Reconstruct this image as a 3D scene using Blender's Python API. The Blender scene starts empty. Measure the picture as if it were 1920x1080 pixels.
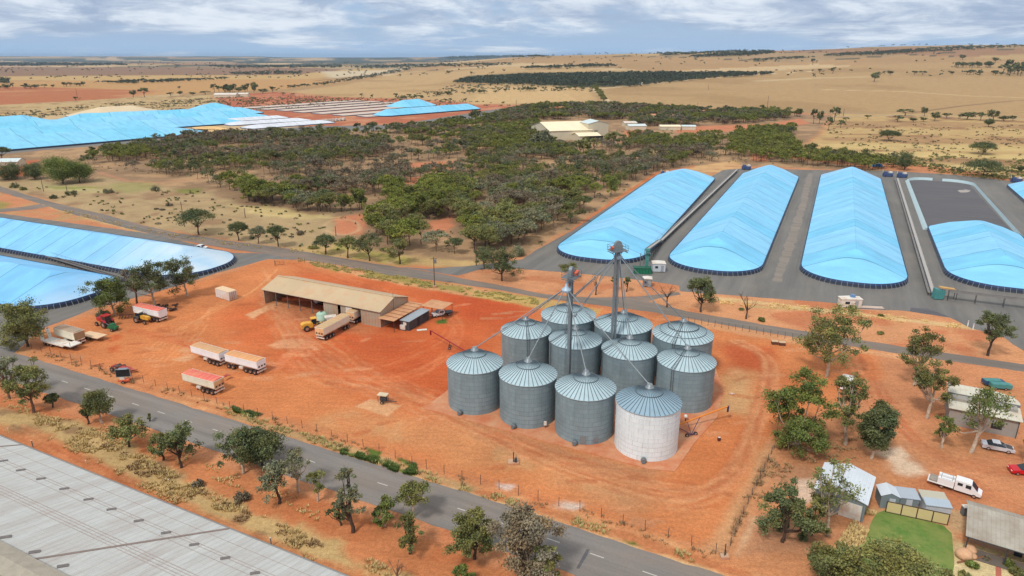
import bpy, bmesh, math, random
import numpy as np
from mathutils import Vector, Matrix
R = math.radians
SC = bpy.context.scene
COL = SC.collection

# ------------------------------------------------------------------ camera
CAM_H = 62.0
FOC = 1280.0
CX, CY = 960.0, 540.0
PITCH = math.atan((540 - 106) / FOC)
cam_d = bpy.data.cameras.new('camera'); cam = bpy.data.objects.new('camera', cam_d); COL.objects.link(cam)
cam.location = (0, 0, CAM_H); cam.rotation_euler = (math.pi/2 - PITCH, 0, 0)
cam_d.sensor_width = 36; cam_d.lens = 24.0; cam_d.clip_start = 0.5; cam_d.clip_end = 120000
SC.camera = cam

# ------------------------------------------------------------------ sky, sun, exposure
SUN_EL, SUN_AZ = R(52), R(215)          # azimuth measured clockwise from +Y
w = bpy.data.worlds.new('World'); SC.world = w; w.use_nodes = True
nt = w.node_tree; nt.nodes.clear()
def N(t, **k):
    n = nt.nodes.new(t)
    for a, b in k.items(): setattr(n, a, b)
    return n
L = nt.links.new
wo = N('ShaderNodeOutputWorld'); bg = N('ShaderNodeBackground'); bg.inputs[1].default_value = 0.1
sky = N('ShaderNodeTexSky'); sky.sky_type = 'NISHITA'; sky.sun_disc = False
sky.sun_elevation = SUN_EL; sky.sun_rotation = SUN_AZ; sky.altitude = 300; sky.dust_density = 1.5
tc = N('ShaderNodeTexCoord'); sp = N('ShaderNodeSeparateXYZ'); L(tc.outputs['Generated'], sp.inputs[0])
def MA(op, a, b=None, c=None, clamp=False):
    n = N('ShaderNodeMath', operation=op); n.use_clamp = clamp
    for i, v in enumerate((a, b, c)):
        if v is None: continue
        if isinstance(v, (int, float)): n.inputs[i].default_value = v
        else: L(v, n.inputs[i])
    return n.outputs[0]
zz = MA('MAXIMUM', sp.outputs[2], 0.0)
zp = MA('MULTIPLY', MA('LOGARITHM', MA('ADD', zz, 0.022), 2.718), 0.34)
cu = sp.outputs[0]; cv = sp.outputs[1]
cv2 = MA('MULTIPLY', cv, 0.85)
cb = N('ShaderNodeCombineXYZ'); L(cu, cb.inputs[0]); L(cv2, cb.inputs[1]); L(zp, cb.inputs[2])
def NOI(scale, detail, rough, dist=0.0):
    n = N('ShaderNodeTexNoise'); n.inputs['Scale'].default_value = scale; n.inputs['Detail'].default_value = detail
    n.inputs['Roughness'].default_value = rough; n.inputs['Distortion'].default_value = dist
    L(cb.outputs[0], n.inputs['Vector']); return n.outputs['Fac']
n1 = NOI(5.5, 10, 0.60, 0.3); n2 = NOI(9.0, 9, 0.62, 0.5); n3 = NOI(1.6, 4, 0.5)
def RMP(x, a, b, c=0.0, d=1.0):
    n = N('ShaderNodeMapRange'); n.interpolation_type = 'SMOOTHSTEP'
    L(x, n.inputs[0])
    for i, v in enumerate((a, b, c, d)): n.inputs[i+1].default_value = v
    return n.outputs[0]
def MIX(f, a, b):
    n = N('ShaderNodeMix', data_type='RGBA')
    if isinstance(f, float): n.inputs[0].default_value = f
    else: L(f, n.inputs[0])
    for i, v in ((6, a), (7, b)):
        if isinstance(v, tuple): n.inputs[i].default_value = v
        else: L(v, n.inputs[i])
    return n.outputs[2]
cov_in = MA('ADD', n1, MA('MULTIPLY', MA('SUBTRACT', n3, 0.5), 0.5))
elev_up = RMP(zz, 0.012, 0.055, -0.10, 0.10)
cover = RMP(MA('ADD', cov_in, elev_up), 0.36, 0.58)
shade = RMP(MA('ADD', MA('MULTIPLY', n2, 0.6), MA('MULTIPLY', n1, 0.4)), 0.40, 0.60)
cloud = MIX(shade, (3.8, 4.8, 6.5, 1), (8.0, 8.7, 9.6, 1))
skyc = MIX(0.8, sky.outputs[0], (3.9, 5.6, 8.2, 1))
lowb = RMP(zz, 0.0, 0.03, 1.0, 0.0)
skyc2 = MIX(MA('MULTIPLY', lowb, 0.7), skyc, (4.4, 6.4, 9.0, 1))
fin = MIX(cover, skyc2, cloud)
up = RMP(zz, 0.10, 0.5)
fin2 = MIX(up, fin, (7.7, 7.9, 8.1, 1))
L(fin2, bg.inputs[0]); L(bg.outputs[0], wo.inputs[0])
sun_d = bpy.data.lights.new('sun', 'SUN'); sun_d.energy = 2.4; sun_d.angle = R(8); sun_d.color = (1.0, 0.955, 0.88)
sun = bpy.data.objects.new('sun', sun_d); COL.objects.link(sun)
sdir = Vector((math.sin(SUN_AZ)*math.cos(SUN_EL), math.cos(SUN_AZ)*math.cos(SUN_EL), math.sin(SUN_EL)))
sun.rotation_euler = sdir.to_track_quat('Z', 'Y').to_euler()
SC.view_settings.view_transform = 'Standard'; SC.view_settings.look = 'None'; SC.view_settings.exposure = 0.0; SC.view_settings.gamma = 1
try: SC.cycles.max_bounces = 5; SC.cycles.diffuse_bounces = 3
except Exception: pass

# ------------------------------------------------------------------ numpy helpers, terrain
def _h(ix, iy, seed):
    n = (ix.astype(np.int64)*374761393 + iy.astype(np.int64)*668265263 + seed*974634777) & 0x7fffffff
    n = ((n ^ (n >> 13))*1274126177) & 0x7fffffff
    return ((n ^ (n >> 16)) & 0xffff)/65535.0
def vn(x, y, seed=0):
    x = np.asarray(x, float); y = np.asarray(y, float)
    ix = np.floor(x); iy = np.floor(y); fx = x-ix; fy = y-iy
    fx = fx*fx*(3-2*fx); fy = fy*fy*(3-2*fy)
    a = _h(ix, iy, seed); b = _h(ix+1, iy, seed); c = _h(ix, iy+1, seed); d = _h(ix+1, iy+1, seed)
    return (a*(1-fx)+b*fx)*(1-fy)+(c*(1-fx)+d*fx)*fy
def fbm(x, y, seed=0, o=4):
    s = 0; a = 0.5; t = 0
    for i in range(o):
        s = s+a*vn(x*2**i+13.7*i, y*2**i-7.1*i, seed+i); t += a; a *= 0.5
    return s/t
def ss(x): x = np.clip(x, 0, 1); return x*x*(3-2*x)
def terr(x, y):
    x = np.asarray(x, float); y = np.asarray(y, float)
    ys = np.maximum(y, 1.0); s = x/ys
    ridge = ss((s+0.20)/0.26)*64 + np.clip(s, 0, 1.0)*86
    ridge = ridge+(fbm(s*14+3, s*0+0.5, 5)-0.5)*9*ss((s+0.1)/0.2)
    h = ridge*ss((y-1050)/2900)*(1-0.6*ss((y-4300)/2600))
    h = h+(fbm(x/700, y/700, 9)-0.5)*14*ss((y-1200)/2500)
    far = ss((y-10000)/5000)*(1-ss((y-19000)/6000))
    h = h+far*(40+26*ss((fbm(x/3800, y/9000, 21)-0.35)/0.3))*ss((0.12-s)/0.2)
    h = h-0.35*ss((np.hypot(x, y)-26000)/20000)*60
    return h
def terr1(x, y): return float(terr(np.array([x]), np.array([y]))[0])
CP, SP_ = math.cos(PITCH), math.sin(PITCH)
def ray(px, py):
    u = (px-CX)/FOC; v = -(py-CY)/FOC
    return u, CP+v*SP_, -SP_+v*CP
_GC = {}; _TS = 900*1.012**np.arange(352)
def G(px, py, z=0.0):
    """ground point (plus z) of the place that the photograph shows at px,py"""
    dx, dy, dz = ray(px, py)
    if dz < -1e-6:
        t = (z-CAM_H)/dz
        if t*dy < 1000: return (dx*t, dy*t)
    k = (px, py, z)
    if k in _GC: return _GC[k]
    T = _TS/dy; b = np.nonzero(CAM_H+dz*T < terr(dx*T, dy*T)+z)[0]
    if len(b) and b[0] > 0:
        T = np.linspace(T[b[0]-1], T[b[0]], 64); b = np.nonzero(CAM_H+dz*T < terr(dx*T, dy*T)+z)[0]; t = float(T[b[0]])
    else: t = float(T[0] if len(b) else T[-1])
    _GC[k] = (dx*t, dy*t); return _GC[k]
def Gv(px, py):
    px = np.asarray(px, float); py = np.asarray(py, float)
    u = (px-CX)/FOC; v = -(py-CY)/FOC; dy = CP+v*SP_; dz = -SP_+v*CP; dzn = np.minimum(dz, -1e-6)
    flat = -CAM_H/dzn; nearm = (dz < 0) & (flat*dy < 1000)
    lo = 900/dy; hi = np.full(len(px), np.nan); t = lo.copy()
    for _ in range(420):
        t2 = t*1.01; hit = np.isnan(hi) & (CAM_H+dz*t2 < terr(u*t2, dy*t2)); hi[hit] = t2[hit]; lo[hit] = t[hit]; t = t2
        if not np.isnan(hi[~nearm]).any(): break
    hi = np.where(np.isnan(hi), t, hi)
    for _ in range(10):
        m = (lo+hi)/2; b = CAM_H+dz*m < terr(u*m, dy*m); hi = np.where(b, m, hi); lo = np.where(b, lo, m)
    r = np.where(nearm, flat, hi); return u*r, dy*r
def proj(x, y, z):
    d = z-CAM_H; f = y*CP-d*SP_
    return CX+FOC*x/f, CY-FOC*(y*SP_+d*CP)/f
def depth(x, y, z=0): return y*CP-(z-CAM_H)*SP_
def hof(x, y, topy):
    z = 0.0
    b = terr1(x, y)
    while proj(x, y, b+z)[1] > topy and z < 60: z += 0.05
    return z
def C(r, g, b):
    f = lambda c: (c/12.92 if c <= 0.04045 else ((c+0.055)/1.055)**2.4)
    return (f(r/255), f(g/255), f(b/255))
def pip(X, Y, P):
    ins = np.zeros(X.shape, bool); d2 = np.full(X.shape, 1e18); n = len(P)
    for i in range(n):
        x1, y1 = P[i]; x2, y2 = P[(i+1) % n]
        c = ((y1 > Y) != (y2 > Y))
        with np.errstate(divide='ignore', invalid='ignore'):
            xi = (x2-x1)*(Y-y1)/(y2-y1 if y2 != y1 else 1e-9)+x1
        ins ^= c & (X < xi)
        ex, ey = x2-x1, y2-y1; l = ex*ex+ey*ey+1e-12
        t = np.clip(((X-x1)*ex+(Y-y1)*ey)/l, 0, 1)
        d2 = np.minimum(d2, (X-x1-t*ex)**2+(Y-y1-t*ey)**2)
    return np.where(ins, -1, 1)*np.sqrt(d2)
def PG(l): return [G(a, b) for a, b in l]

# ------------------------------------------------------------------ materials
MATS = {}
def newmat(name):
    m = bpy.data.materials.new(name); m.use_nodes = True
    t = m.node_tree; b = t.nodes['Principled BSDF']; return m, t, b
def NN(t, typ, **k):
    n = t.nodes.new(typ)
    for a, v in k.items(): setattr(n, a, v)
    return n
def M(name, col, rough=0.65, metal=0.0, var=0.14, scale=0.8, dirt=None, dirt_amt=0.0, dirt_scale=0.5, bump=0.0, bscale=8.0, stretch=(1, 1, 1)):
    """painted / plain surface with irregular tone and an optional dirt layer"""
    if name in MATS: return MATS[name]
    m, t, b = newmat(name); l = t.links.new
    co = NN(t, 'ShaderNodeTexCoord'); mp = NN(t, 'ShaderNodeMapping'); mp.inputs['Scale'].default_value = stretch
    l(co.outputs['Object'], mp.inputs[0])
    n = NN(t, 'ShaderNodeTexNoise'); n.inputs['Scale'].default_value = scale; n.inputs['Detail'].default_value = 7; n.inputs['Roughness'].default_value = 0.65
    l(mp.outputs[0], n.inputs['Vector'])
    r = NN(t, 'ShaderNodeMapRange'); l(n.outputs[0], r.inputs[0]); r.inputs[1].default_value = 0.25; r.inputs[2].default_value = 0.75
    r.inputs[3].default_value = 1-var; r.inputs[4].default_value = 1+var
    mul = NN(t, 'ShaderNodeVectorMath', operation='SCALE'); mul.inputs[0].default_value = col; l(r.outputs[0], mul.inputs['Scale'])
    out = mul.outputs[0]
    if dirt:
        n2 = NN(t, 'ShaderNodeTexNoise'); n2.inputs['Scale'].default_value = dirt_scale; n2.inputs['Detail'].default_value = 8; n2.inputs['Roughness'].default_value = 0.7
        l(mp.outputs[0], n2.inputs['Vector'])
        r2 = NN(t, 'ShaderNodeMapRange'); l(n2.outputs[0], r2.inputs[0]); r2.inputs[1].default_value = 0.62-dirt_amt*0.35; r2.inputs[2].default_value = 0.80-dirt_amt*0.2
        mx = NN(t, 'ShaderNodeMix', data_type='RGBA'); l(r2.outputs[0], mx.inputs[0]); l(out, mx.inputs[6]); mx.inputs[7].default_value = (*dirt, 1)
        out = mx.outputs[2]
    l(out, b.inputs['Base Color']); b.inputs['Roughness'].default_value = rough; b.inputs['Metallic'].default_value = metal
    if bump:
        n3 = NN(t, 'ShaderNodeTexNoise'); n3.inputs['Scale'].default_value = bscale; n3.inputs['Detail'].default_value = 5; l(co.outputs['Object'], n3.inputs['Vector'])
        bp = NN(t, 'ShaderNodeBump'); bp.inputs['Strength'].default_value = bump; bp.inputs['Distance'].default_value = 0.1; l(n3.outputs[0], bp.inputs['Height']); l(bp.outputs[0], b.inputs['Normal'])
    MATS[name] = m; return m
def corr(name, col, axis=0, pitch=0.8, amt=0.12, dirt=None, dirt_amt=0.0, rough=0.5, metal=0.0, var=0.10, scale=0.15, cross=0.0, stretch=(1, 1, 1)):
    """profiled sheet metal: ribs across local axis, weathered tone"""
    if name in MATS: return MATS[name]
    m = M(name, col, rough, metal, var, scale, dirt, dirt_amt, 0.35, stretch=stretch); t = m.node_tree; l = t.links.new
    b = t.nodes['Principled BSDF']; src = b.inputs['Base Color'].links[0].from_socket
    co = NN(t, 'ShaderNodeTexCoord'); s = NN(t, 'ShaderNodeSeparateXYZ'); l(co.outputs['Object'], s.inputs[0])
    def band(o, p, wd, a, prev):
        d = NN(t, 'ShaderNodeMath', operation='MULTIPLY'); l(o, d.inputs[0]); d.inputs[1].default_value = 1/p
        f = NN(t, 'ShaderNodeMath', operation='FRACT'); l(d.outputs[0], f.inputs[0])
        g = NN(t, 'ShaderNodeMath', operation='LESS_THAN'); l(f.outputs[0], g.inputs[0]); g.inputs[1].default_value = wd
        k = NN(t, 'ShaderNodeMapRange'); l(g.outputs[0], k.inputs[0]); k.inputs[3].default_value = 1; k.inputs[4].default_value = 1-a
        v = NN(t, 'ShaderNodeVectorMath', operation='SCALE'); l(prev, v.inputs[0]); l(k.outputs[0], v.inputs['Scale'])
        return v.outputs[0]
    o = band(s.outputs[axis], pitch, 0.22, amt, src)
    if cross: o = band(s.outputs[1-axis if axis < 2 else 2], cross, 0.05, amt*0.8, o)
    l(o, b.inputs['Base Color'])
    wv = NN(t, 'ShaderNodeMath', operation='MULTIPLY'); l(s.outputs[axis], wv.inputs[0]); wv.inputs[1].default_value = 2*math.pi/max(pitch*0.5, 0.2)
    sn = NN(t, 'ShaderNodeMath', operation='SINE'); l(wv.outputs[0], sn.inputs[0])
    bp = NN(t, 'ShaderNodeBump'); bp.inputs['Strength'].default_value = 0.35; bp.inputs['Distance'].default_value = 0.04; l(sn.outputs[0], bp.inputs['Height']); l(bp.outputs[0], b.inputs['Normal'])
    return m

# ------------------------------------------------------------------ object helpers
def tag(o, label=None, cat=None, group=None, kind=None):
    if label: o['label'] = label
    if cat: o['category'] = cat
    if group: o['group'] = group
    if kind: o['kind'] = kind
    return o
def thing(name, label, cat, loc=(0, 0, 0), rz=0.0, group=None):
    o = bpy.data.objects.new(name, None); COL.objects.link(o); o.location = loc; o.rotation_euler = (0, 0, rz)
    o.empty_display_size = 0.3
    return tag(o, label, cat, group)
class MB:
    def __init__(s): s.v = []; s.f = []; s.m = []; s.sm = []
    def add(s, vs, fs, mi=0, smooth=False):
        o = len(s.v); s.v += [tuple(v) for v in vs]
        for f in fs: s.f.append([i+o for i in f]); s.m.append(mi); s.sm.append(smooth)
        return s
    def box(s, c, d, rz=0.0, mi=0, ry=0.0, rx=0.0, taper=1.0):
        hx, hy, hz = d[0]/2, d[1]/2, d[2]/2
        mt = Matrix.Translation(c) @ Matrix.Rotation(rz, 4, 'Z') @ Matrix.Rotation(ry, 4, 'Y') @ Matrix.Rotation(rx, 4, 'X')
        vs = []
        for z in (-hz, hz):
            k = taper if z > 0 else 1
            for x, y in ((-hx, -hy), (hx, -hy), (hx, hy), (-hx, hy)): vs.append(mt @ Vector((x*k, y*k, z)))
        return s.add(vs, [(3, 2, 1, 0), (4, 5, 6, 7), (0, 1, 5, 4), (1, 2, 6, 5), (2, 3, 7, 6), (3, 0, 4, 7)], mi)
    def tube(s, p0, p1, r0, r1=None, n=8, mi=0, cap=True, smooth=True):
        r1 = r0 if r1 is None else r1
        p0 = Vector(p0); p1 = Vector(p1); d = p1-p0
        if d.length < 1e-6: return s
        d.normalize(); a = d.orthogonal().normalized(); b = d.cross(a)
        vs = []
        for p, r in ((p0, r0), (p1, r1)):
            for i in range(n):
                t = 2*math.pi*i/n; vs.append(p+a*r*math.cos(t)+b*r*math.sin(t))
        s.add(vs, [(i, (i+1) % n, n+(i+1) % n, n+i) for i in range(n)], mi, smooth)
        if cap: s.add(vs[:n], [tuple(reversed(range(n)))], mi); s.add(vs[n:], [tuple(range(n))], mi)
        return s
    def lathe(s, prof, c=(0, 0, 0), n=24, mi=0, axis='Z', smooth=True, cap=False):
        vs = []
        for r, z in prof:
            for i in range(n):
                t = 2*math.pi*i/n; x, y = r*math.cos(t), r*math.sin(t)
                p = (x, y, z) if axis == 'Z' else ((x, z, y) if axis == 'Y' else (z, x, y))
                vs.append((p[0]+c[0], p[1]+c[1], p[2]+c[2]))
        k = len(prof); fs = [(j*n+i, j*n+(i+1) % n, (j+1)*n+(i+1) % n, (j+1)*n+i) for j in range(k-1) for i in range(n)]
        s.add(vs, fs, mi, smooth)
        if cap: s.add(vs[-n:], [tuple(range(n))], mi); s.add(vs[:n], [tuple(reversed(range(n)))], mi)
        return s
    def prism(s, poly, y0, y1, mi=0, plane='XZ'):
        """extrude a 2D outline: XZ outline along Y, or XY outline along Z"""
        n = len(poly)
        if plane == 'XZ': vs = [(x, y0, z) for x, z in poly]+[(x, y1, z) for x, z in poly]
        elif plane == 'YZ': vs = [(y0, x, z) for x, z in poly]+[(y1, x, z) for x, z in poly]
        else: vs = [(x, y, y0) for x, y in poly]+[(x, y, y1) for x, y in poly]
        return s.add(vs, [tuple(reversed(range(n))), tuple(range(n, 2*n))]+[(i, (i+1) % n, n+(i+1) % n, n+i) for i in range(n)], mi)
    def quad(s, a, b, c, d, mi=0): return s.add([a, b, c, d], [(0, 1, 2, 3)], mi)
    def build(s, name, mats, parent=None, label=None, fix=True, kind=None):
        me = bpy.data.meshes.new(name); me.from_pydata(s.v, [], s.f)
        if not isinstance(mats, (list, tuple)): mats = [mats]
        for m in mats: me.materials.append(m)
        me.polygons.foreach_set('material_index', s.m); me.polygons.foreach_set('use_smooth', s.sm)
        if fix:
            bm = bmesh.new(); bm.from_mesh(me); bmesh.ops.recalc_face_normals(bm, faces=bm.faces); bm.to_mesh(me); bm.free()
        me.update()
        o = bpy.data.objects.new(name, me); COL.objects.link(o)
        if parent: o.parent = parent
        if label: o['label'] = label
        if kind: o['kind'] = kind
        return o
def copy_tree(o, parent=None):
    c = o.copy(); COL.objects.link(c); c.parent = parent
    for ch in list(o.children): copy_tree(ch, c)
    return c
def npmesh(name, V, F, mats, mi=None, tint=None, smooth=False):
    me = bpy.data.meshes.new(name); V = np.asarray(V, np.float32); F = np.asarray(F, np.int32); k = F.shape[1]
    me.vertices.add(len(V)); me.vertices.foreach_set('co', V.ravel())
    me.loops.add(F.size); me.loops.foreach_set('vertex_index', F.ravel())
    me.polygons.add(len(F)); me.polygons.foreach_set('loop_start', np.arange(0, F.size, k, dtype=np.int32)); me.polygons.foreach_set('loop_total', np.full(len(F), k, np.int32))
    if mi is not None: me.polygons.foreach_set('material_index', np.asarray(mi, np.int32))
    me.polygons.foreach_set('use_smooth', np.full(len(F), smooth))
    for m in mats: me.materials.append(m)
    me.update(calc_edges=True)
    if tint is not None:
        a = me.color_attributes.new('tint', 'FLOAT_COLOR', 'POINT'); t = np.ones((len(V), 4), np.float32); t[:, :3] = tint; a.data.foreach_set('color', t.ravel())
    return me
# ------------------------------------------------------------------ ground sheet
GK = 0.80
def gc(r, g, b): return tuple(GK*v for v in C(r, g, b))
ang = np.arctan((np.concatenate([np.arange(1290, 236, -2.0), np.arange(236, 105.5, -0.9)])-540)/FOC)+PITCH
ang = ang[ang > 0.0008]
dr = CAM_H/np.tan(ang)
rows = np.concatenate([[-400, -150, -40, 0, 20, 35, 45], dr[(dr > 52) & (dr < 30000)], [33000, 42000.0]])
cols = np.concatenate([[-1.7, -1.4], np.linspace(-1.15, 1.15, 1240), [1.4, 1.7]])
RY, CS = np.meshgrid(rows, cols, indexing='ij')
GXn = (CS*(np.maximum(RY, 0)+CAM_H*0.35+20)).ravel(); GYn = RY.ravel().copy()
GZn = terr(GXn, GYn)
nr, ncn = RY.shape
COLR = np.zeros((len(GXn), 3))
# open farmland: paddocks of stubble, fallow and pasture with scrub on the boundaries
def basecol(X, Y):
    th = R(25); u = (X*math.cos(th)+Y*math.sin(th)); v = (-X*math.sin(th)+Y*math.cos(th))
    cw, ch = 620.0, 900.0
    iu = np.floor(u/cw); iv = np.floor(v/ch+0.37*(_h(iu, iu*0, 3)))
    r1 = _h(iu, iv, 11); r2 = _h(iu, iv, 12)
    pal = np.array([gc(205, 172, 125), gc(188, 152, 108), gc(212, 182, 138), gc(172, 132, 98), gc(196, 164, 116), gc(180, 150, 112)])
    c = pal[(r1*5.99).astype(int)]
    n = fbm(X/260, Y/260, 31, 5); n2 = fbm(X/60, Y/60, 33, 4)
    c = c*(0.76+0.2*n[:, None]+0.12*n2[:, None])
    bush = ss((fbm(X/820+9, Y/1300, 41, 5)-0.60+0.17*ss((Y-4500)/5000))/0.05)*ss((Y-3000)/2500)
    c = c*(1-bush[:, None])+np.array(gc(80, 84, 66))*bush[:, None]
    ew = 9+Y*0.002
    fu = np.abs((u/cw-np.floor(u/cw+0.5)))*cw; edge = (fu < ew) & (fbm(u/150, v/140, 51, 4) > 0.50) & (Y > 2500) & (Y < 9000)
    fv = np.abs((v/ch-np.floor(v/ch+0.5)))*ch; edge |= (fv < ew*1.3) & (fbm(u/150, v/140, 52, 4) > 0.52) & (Y > 2500) & (Y < 9000)
    c[edge] = gc(88, 86, 68)
    return c
COLR[:] = basecol(GXn, GYn)
def paint(px, col, soft=2.0, warp=3.0, wscale=9.0, alpha=1.0, mott=0.0, world=False, mcol=None, mscale=6.0, seed=0):
    P = px if world else PG(px)
    xs = [p[0] for p in P]; ys = [p[1] for p in P]; m = soft+warp
    k = np.where((GXn > min(xs)-m) & (GXn < max(xs)+m) & (GYn > min(ys)-m) & (GYn < max(ys)+m))[0]
    if not len(k): return
    X, Y = GXn[k], GYn[k]
    d = pip(X, Y, P)+(fbm(X/wscale+seed, Y/wscale, 61+seed, 4)-0.5)*2*warp
    a = ss((soft-d)/(2*soft))*alpha
    c = np.repeat(np.array(col)[None], len(k), 0)
    if mcol is not None:
        mm = ss((fbm(X/mscale, Y/mscale, 71+seed, 5)-0.5+mott)/0.16)[:, None]
        c = c*(1-mm)+np.array(mcol)*mm
    COLR[k] = COLR[k]*(1-a[:, None])+c*a[:, None]
def pline(px, wdt, col, alpha=1.0, soft=0.3, world=False, warp=0.0, twin=0.0, brk=0.0, seed=0):
    P = px if world else PG(px)
    xs = [p[0] for p in P]; ys = [p[1] for p in P]; m = wdt+soft+warp+twin+1
    k = np.where((GXn > min(xs)-m) & (GXn < max(xs)+m) & (GYn > min(ys)-m) & (GYn < max(ys)+m))[0]
    if not len(k): return
    X, Y = GXn[k], GYn[k]; d2 = np.full(len(k), 1e18)
    for (x1, y1), (x2, y2) in zip(P, P[1:]):
        ex, ey = x2-x1, y2-y1; l = ex*ex+ey*ey+1e-9
        t = np.clip(((X-x1)*ex+(Y-y1)*ey)/l, 0, 1); d2 = np.minimum(d2, (X-x1-t*ex)**2+(Y-y1-t*ey)**2)
    d = np.sqrt(d2)
    if twin: d = np.abs(d-twin)
    d = d+(fbm(X/4, Y/4, 81+seed, 3)-0.5)*2*warp
    a = ss((wdt/2+soft-d)/(2*soft))*alpha
    if brk: a = a*ss((fbm(X/3, Y/3, 91+seed, 3)-0.5+brk)/0.2)
    COLR[k] = COLR[k]*(1-a[:, None])+np.array(col)*a[:, None]
def curve(pts, n=10):
    out = []
    P = [pts[0]]+list(pts)+[pts[-1]]
    for i in range(1, len(P)-2):
        for j in range(n):
            t = j/n; a, b, c, d = P[i-1], P[i], P[i+1], P[i+2]
            out.append(tuple(0.5*((2*b[q])+(-a[q]+c[q])*t+(2*a[q]-5*b[q]+4*c[q]-d[q])*t*t+(-a[q]+3*b[q]-3*c[q]+d[q])*t**3) for q in (0, 1)))
    out.append(tuple(pts[-1])); return out

ORANGE = gc(214, 134, 84); DEEP = gc(198, 88, 46); TANS = gc(216, 166, 118); PALE = gc(222, 176, 136)
STRAW = gc(206, 180, 128); DRYG = gc(186, 160, 112); BROWN = gc(168, 116, 80); LITTER = gc(158, 128, 98); REDF = gc(190, 104, 70)
GREEN = gc(92, 112, 48)
# --- far paddocks
paint([(-400, 128), (330, 126), (565, 127), (640, 130), (600, 140), (0, 148), (-400, 150)], gc(150, 118, 92), 25, 10, 60)
paint([(-400, 143), (0, 143), (560, 140), (640, 132), (700, 128), (740, 133), (560, 150), (-400, 152)], gc(200, 166, 112), 20, 10, 60)
paint([(-400, 155), (0, 152), (300, 150), (640, 148), (730, 133), (620, 158), (520, 168), (330, 176), (200, 186), (-400, 200)], gc(196, 152, 100), 16, 8, 50)
paint([(-400, 166), (0, 162), (170, 166), (300, 170), (250, 182), (130, 192), (0, 198), (-400, 214)], gc(184, 116, 78), 14, 8, 50, mcol=gc(196, 140, 98), mscale=120)
paint([(-400, 208), (0, 197), (130, 190), (260, 182), (420, 177), (560, 180), (700, 186), (560, 205), (250, 205), (100, 216), (0, 222), (-400, 250)], gc(196, 168, 122), 9, 8, 40, mcol=gc(160, 128, 92), mscale=14, mott=-0.03)
paint([(400, 180), (520, 172), (700, 184), (900, 188), (990, 195), (960, 212), (740, 238), (560, 238), (480, 215), (420, 200)], gc(186, 110, 80), 8, 6, 30, mcol=gc(200, 140, 104), mscale=25)
paint([(640, 160), (760, 134), (980, 124), (1130, 130), (1060, 150), (880, 150), (850, 160), (1110, 163), (1120, 190), (950, 196), (740, 184), (620, 182), (540, 172)], gc(196, 163, 116), 14, 6, 60, mcol=gc(182, 149, 104), mscale=150)
paint([(900, 166), (1095, 164), (1115, 187), (1000, 192), (880, 196)], gc(208, 174, 124), 10, 5, 40)
for i in range(7): pline([(1050+i*6, 165), (1085+i*5, 188)], 3, gc(188, 152, 106), 0.5, 2)
paint([(600, 134), (740, 130), (760, 128), (740, 136), (620, 148)], gc(214, 198, 168), 25, 20, 80, alpha=0.8)
paint([(850, 152), (880, 142), (980, 137), (1200, 135), (1440, 135), (1440, 141), (1290, 150), (1190, 163), (1090, 163), (1000, 158), (900, 155)], gc(96, 96, 70), 18, 12, 50)
paint([(1130, 166), (1180, 158), (1450, 132), (1700, 118), (2300, 110), (2300, 230), (1920, 222), (1700, 214), (1500, 205), (1300, 208), (1150, 190)], gc(186, 153, 108), 14, 8, 60, mcol=gc(174, 141, 98), mscale=180)
for i in range(46):
    yy = 168+i*1.05+random.Random(i).random(); x0 = 1150+random.Random(i+9).random()*300
    pline([(x0, yy), (x0+500+i*9, yy+7)], 6, gc(176, 140, 96), 0.35, 1.6, brk=0.1)
pline([(1540, 168), (1700, 172), (1820, 180), (1920, 183), (2100, 190)], 14, gc(214, 186, 140), 0.8, 6)
pline([(1700, 213), (1800, 199), (1900, 189), (2000, 186)], 8, gc(130, 100, 74), 0.7, 3)
pline([(1420, 152), (1530, 146), (1625, 144)], 30, gc(214, 190, 148), 0.7, 14)
pline([(1110, 165), (1128, 178), (1140, 190), (1150, 200)], 9, gc(224, 198, 158), 0.9, 3)
pline([(1130, 166), (1190, 160), (1290, 150), (1400, 141), (1520, 134)], 10, gc(222, 200, 160), 0.8, 4)
pline([(590, 152), (640, 146), (700, 140), (780, 132)], 16, gc(112, 96, 72), 0.7, 8)
# --- right scrub paddock behind the bunkers
paint([(1500, 225), (1560, 214), (1700, 213), (1920, 222), (2300, 240), (2300, 400), (1920, 345), (1800, 325), (1640, 312), (1520, 290), (1480, 260)], gc(196, 164, 112), 5, 5, 20, mcol=gc(164, 126, 90), mscale=26, mott=-0.01)
for i, (y0, c) in enumerate([(232, gc(176, 140, 100)), (246, gc(206, 176, 120)), (262, gc(172, 134, 96)), (275, gc(212, 186, 126)), (290, gc(218, 192, 130)), (300, gc(164, 130, 92)), (312, gc(214, 190, 132)), (326, gc(196, 168, 116))]):
    paint([(1500+i*12, y0-4), (1700, y0-6), (1960, y0+2), (2200, y0+10), (2200, y0+16), (1920, y0+9), (1560, y0+3)], c, 4, 7, 22, alpha=0.75, seed=i)
pline([(1540, 219), (1700, 216), (1920, 224), (2300, 238)], 6, gc(176, 160, 142), 0.9, 1.5)
pline([(1560, 224), (1480, 262), (1440, 290)], 6, gc(204, 158, 118), 0.9, 2)
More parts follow.
